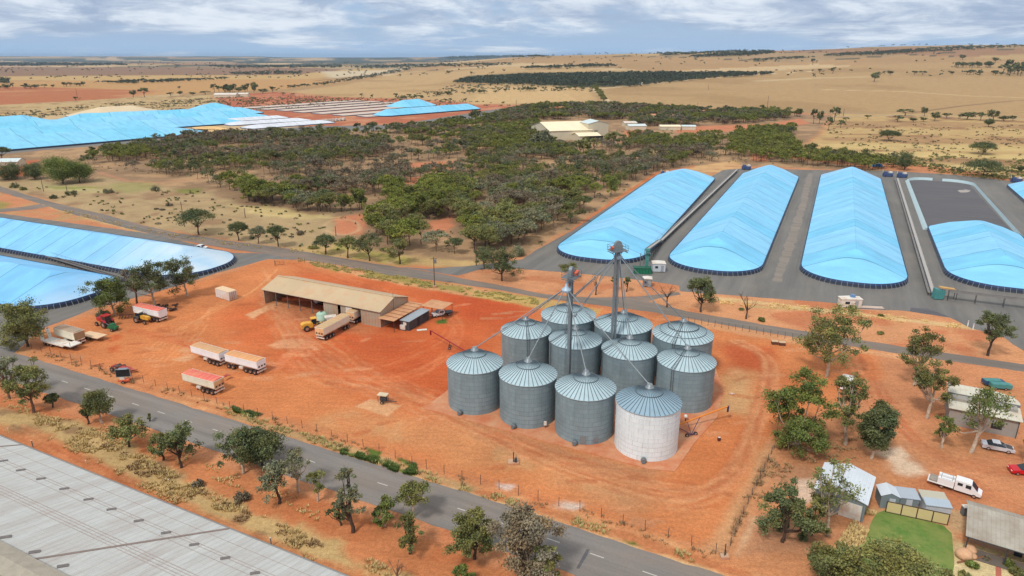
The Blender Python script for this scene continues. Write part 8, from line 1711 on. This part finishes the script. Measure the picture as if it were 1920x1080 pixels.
for i, (P, n_, hp, wp) in enumerate([([(975, 130), (1040, 127), (1120, 124), (1160, 126), (1100, 128), (990, 131)], 120, 5, 9), ([(1290, 106), (1440, 98), (1455, 100), (1400, 105), (1300, 108)], 160, 3, 9), ([(1540, 105), (1600, 100), (1700, 96), (1740, 98), (1650, 104), (1560, 107)], 130, 3.5, 8), ([(1650, 98), (1800, 88), (1920, 86), (1920, 89), (1760, 98), (1660, 101)], 130, 3, 8), ([(1400, 113), (1500, 108), (1530, 109), (1420, 115)], 60, 3, 7), ([(0, 120), (230, 121), (235, 123), (0, 124)], 150, 2.6, 10), ([(380, 125), (640, 125), (640, 128), (420, 128)], 110, 3, 9), ([(830, 109), (1000, 105), (1030, 107), (850, 111)], 120, 2.6, 9), ([(1210, 100), (1440, 95), (1450, 97), (1250, 104)], 120, 2.2, 8), ([(640, 128), (760, 123), (960, 120), (960, 123), (700, 130)], 110, 3, 9), ([(0, 158), (16, 158), (18, 152), (0, 151)], 30, 5, 9), ([(1500, 275), (1560, 285), (1700, 305), (1780, 318), (1700, 316), (1560, 302), (1500, 296)], 190, 9, 12), ([(1740, 318), (1870, 330), (1910, 340), (1860, 338), (1740, 324)], 90, 5, 9)]):
    belt(P, 'tree_belt', int(n_*(2 if i < 11 else 1)), hp*(1.25 if i < 11 else 1), wp, 20+i, kn='fardark' if i < 11 else 'olive')
# scattered far trees as one mass
k = 1500; ang_ = rs.uniform(-0.85, 0.85, k); dd = np.exp(rs.uniform(math.log(1700), math.log(9000), k)); X, Y = ang_*dd, dd; q = fbm(X/350, Y/350, 99, 4) > 0.50; X, Y = X[q], Y[q]; n = len(X)
mass('scattered_far_trees', X, Y, ['fardark']*n, rs.uniform(5, 10, n)*(1+Y/9000), rs.uniform(6, 13, n)*(1+Y/7000), 3, 9, 1.0+Y/4500, trunks=False, seed=8)
# low scrub dots on the right paddock and the left grass
def scrub(name, P, n_, hs, ws, kn, seed, ls=0.28):
    rs = np.random.RandomState(seed); X = []; Y = []; W_ = PG(P); xs = [p[0] for p in W_]; ys = [p[1] for p in W_]; X = rs.uniform(min(xs), max(xs), n_*6); Y = rs.uniform(min(ys), max(ys), n_*6); q = (pip(X, Y, W_) < 0) & (fbm(X/14, Y/14, seed, 3) > 0.48); X, Y = X[q][:n_], Y[q][:n_]; n = len(X)
    return mass(name, X, Y, [kn[i % len(kn)] for i in range(n)], rs.uniform(hs*.5, hs*1.3, n), rs.uniform(ws*.5, ws*1.4, n), 3, 16, ls, umb=False, trunks=False, seed=seed)
scrub('low_scrub', [(1540, 230), (1920, 235), (2100, 300), (1920, 340), (1800, 325), (1600, 300)], 420, 0.9, 3.2, ['dark', 'brown', 'olive'], 31)
scrub('low_scrub', [(1700, 285), (1920, 300), (1960, 345), (1850, 332), (1740, 316), (1600, 300)], 420, 1.0, 3.4, ['dark', 'olive', 'olive'], 32)
scrub('low_scrub', [(60, 350), (400, 360), (600, 410), (640, 470), (430, 448), (230, 412), (120, 382)], 160, 0.6, 2.0, ['dark', 'brown', 'olive'], 33)
scrub('low_scrub', [(-100, 225), (0, 215), (130, 200), (430, 182), (640, 186), (560, 205), (250, 208), (0, 228)], 700, 1.4, 5, ['grey', 'brown', 'dark'], 34, 0.5)
scrub('low_scrub', [(430, 188), (560, 180), (700, 184), (900, 190), (960, 198), (800, 200), (560, 200), (460, 212)], 420, 1.4, 5, ['brown', 'dark', 'dark'], 35, 0.5)
scrub('low_scrub', [(850, 160), (980, 158), (1120, 164), (1110, 172), (900, 172), (760, 188), (740, 184)], 260, 2.5, 7, ['fardark', 'grey'], 36, 0.7)
# dry grass on the verges: blades in tufts
def tufts(name, P, n_, h, col, seed, wide=0.35, cut=0.47, wsc=5.0, blades=9):
    rs = np.random.RandomState(seed); W_ = PG(P); xs = [p[0] for p in W_]; ys = [p[1] for p in W_]; X = rs.uniform(min(xs), max(xs), n_*10); Y = rs.uniform(min(ys), max(ys), n_*10); q = (pip(X, Y, W_) < 0) & (fbm(X/wsc, Y/wsc, seed, 3) > cut); X, Y = X[q][:n_], Y[q][:n_]; n = len(X)
    idx = np.repeat(np.arange(n), blades); m_ = len(idx); a = rs.random(m_)*6.283; r = rs.random(m_)*wide; bx, by = X[idx]+r*np.cos(a), Y[idx]+r*np.sin(a); hh = h*(0.5+rs.random(m_)); tx, ty = bx+np.cos(a)*hh*0.5, by+np.sin(a)*hh*0.5
    wv = 0.05+0.05*rs.random(m_); px_, py_ = -np.sin(a)*wv, np.cos(a)*wv; z0 = np.zeros(m_)
    V = np.stack([np.stack([bx-px_, by-py_, z0], 1), np.stack([bx+px_, by+py_, z0], 1), np.stack([tx+px_*.3, ty+py_*.3, hh], 1), np.stack([tx-px_*.3, ty-py_*.3, hh], 1)], 1).reshape(-1, 3)
    T = np.repeat(np.array(col)[None]*(0.75+0.5*rs.random((m_, 1))), 4, 0); me = npmesh(name, V, np.arange(m_*4).reshape(m_, 4), [LEAF['mass']], tint=T); o = bpy.data.objects.new(name, me); COL.objects.link(o); o['kind'] = 'stuff'
DG = C(208, 182, 128); DB = C(150, 122, 88); GG = (0.10, 0.15, 0.035)
tufts('dry_grass', [(60, 778), (150, 790), (230, 830), (330, 890), (470, 960), (600, 1010), (760, 1075), (800, 1120), (640, 1075), (460, 1000), (300, 935), (200, 880), (80, 820)], 2200, 0.26, DG, 1, cut=0.52, wsc=2.2)
tufts('dry_brush', [(150, 800), (330, 900), (520, 985), (700, 1060), (620, 1050), (460, 985), (300, 915), (150, 830)], 1100, 0.24, DB, 2, cut=0.55, wsc=2)
tufts('dry_grass', [(20, 740), (200, 800), (420, 880), (640, 960), (620, 985), (400, 900), (150, 815), (0, 760)], 900, 0.22, DG, 3, cut=0.56, wsc=2)
tufts('fence_grass', [(60, 652), (230, 702), (560, 796), (800, 876), (1100, 958), (1360, 1040), (1360, 1056), (1100, 976), (800, 893), (560, 812), (230, 714), (60, 662)], 1700, 0.24, DB, 4, cut=0.54, wsc=2)
tufts('fence_grass', [(420, 764), (560, 806), (720, 860), (900, 916), (1300, 1040), (1300, 1056), (900, 930), (720, 876), (560, 822), (420, 774)], 1600, 0.28, C(190, 176, 120), 5, cut=0.5, wsc=2.5)
tufts('green_weeds', [(640, 842), (700, 856), (740, 872), (780, 870), (780, 892), (745, 886), (690, 864), (640, 852)], 900, 0.25, GG, 6, cut=0.45, wsc=1.6)
tufts('green_weeds', [(436, 763), (490, 778), (470, 784), (440, 772)], 260, 0.25, GG, 7, cut=0.45, wsc=1.6)
tufts('roadside_grass', [(560, 484), (700, 508), (870, 538), (1010, 560), (1010, 572), (860, 552), (700, 524), (560, 492)], 1500, 0.25, C(168, 158, 96), 8, cut=0.54, wsc=2)
tufts('roadside_grass', [(120, 393), (333, 440), (540, 466), (640, 474), (640, 482), (500, 470), (333, 448), (120, 400)], 1400, 0.25, DG, 9, cut=0.52, wsc=2)
tufts('dry_grass', [(1470, 800), (1600, 800), (1620, 860), (1500, 870), (1400, 960), (1360, 1040), (1380, 960)], 700, 0.2, DB, 10, cut=0.58, wsc=2)
tufts('dry_grass', [(1620, 955), (1640, 960), (1610, 1040), (1560, 1080), (1540, 1060)], 500, 0.3, DG, 11, cut=0.45)
tufts('dry_grass', [(1350, 560), (1560, 578), (1800, 608), (1800, 618), (1560, 588), (1350, 570)], 700, 0.22, DG, 12, cut=0.55, wsc=2)

# ------------------------------------------------------------------ air
hz = MB(); hz.box((0, 20500, 75), (150000, 44000, 200)); m, t_, b = newmat('haze_air'); t_.nodes.remove(b)
pv = NN(t_, 'ShaderNodeVolumePrincipled'); pv.inputs['Color'].default_value = (0.52, 0.73, 1.0, 1); pv.inputs['Density'].default_value = 3.4e-5; pv.inputs['Anisotropy'].default_value = 0.0
t_.links.new(pv.outputs[0], t_.nodes['Material Output'].inputs['Volume'])
o = hz.build('haze', m); o['kind'] = 'stuff'
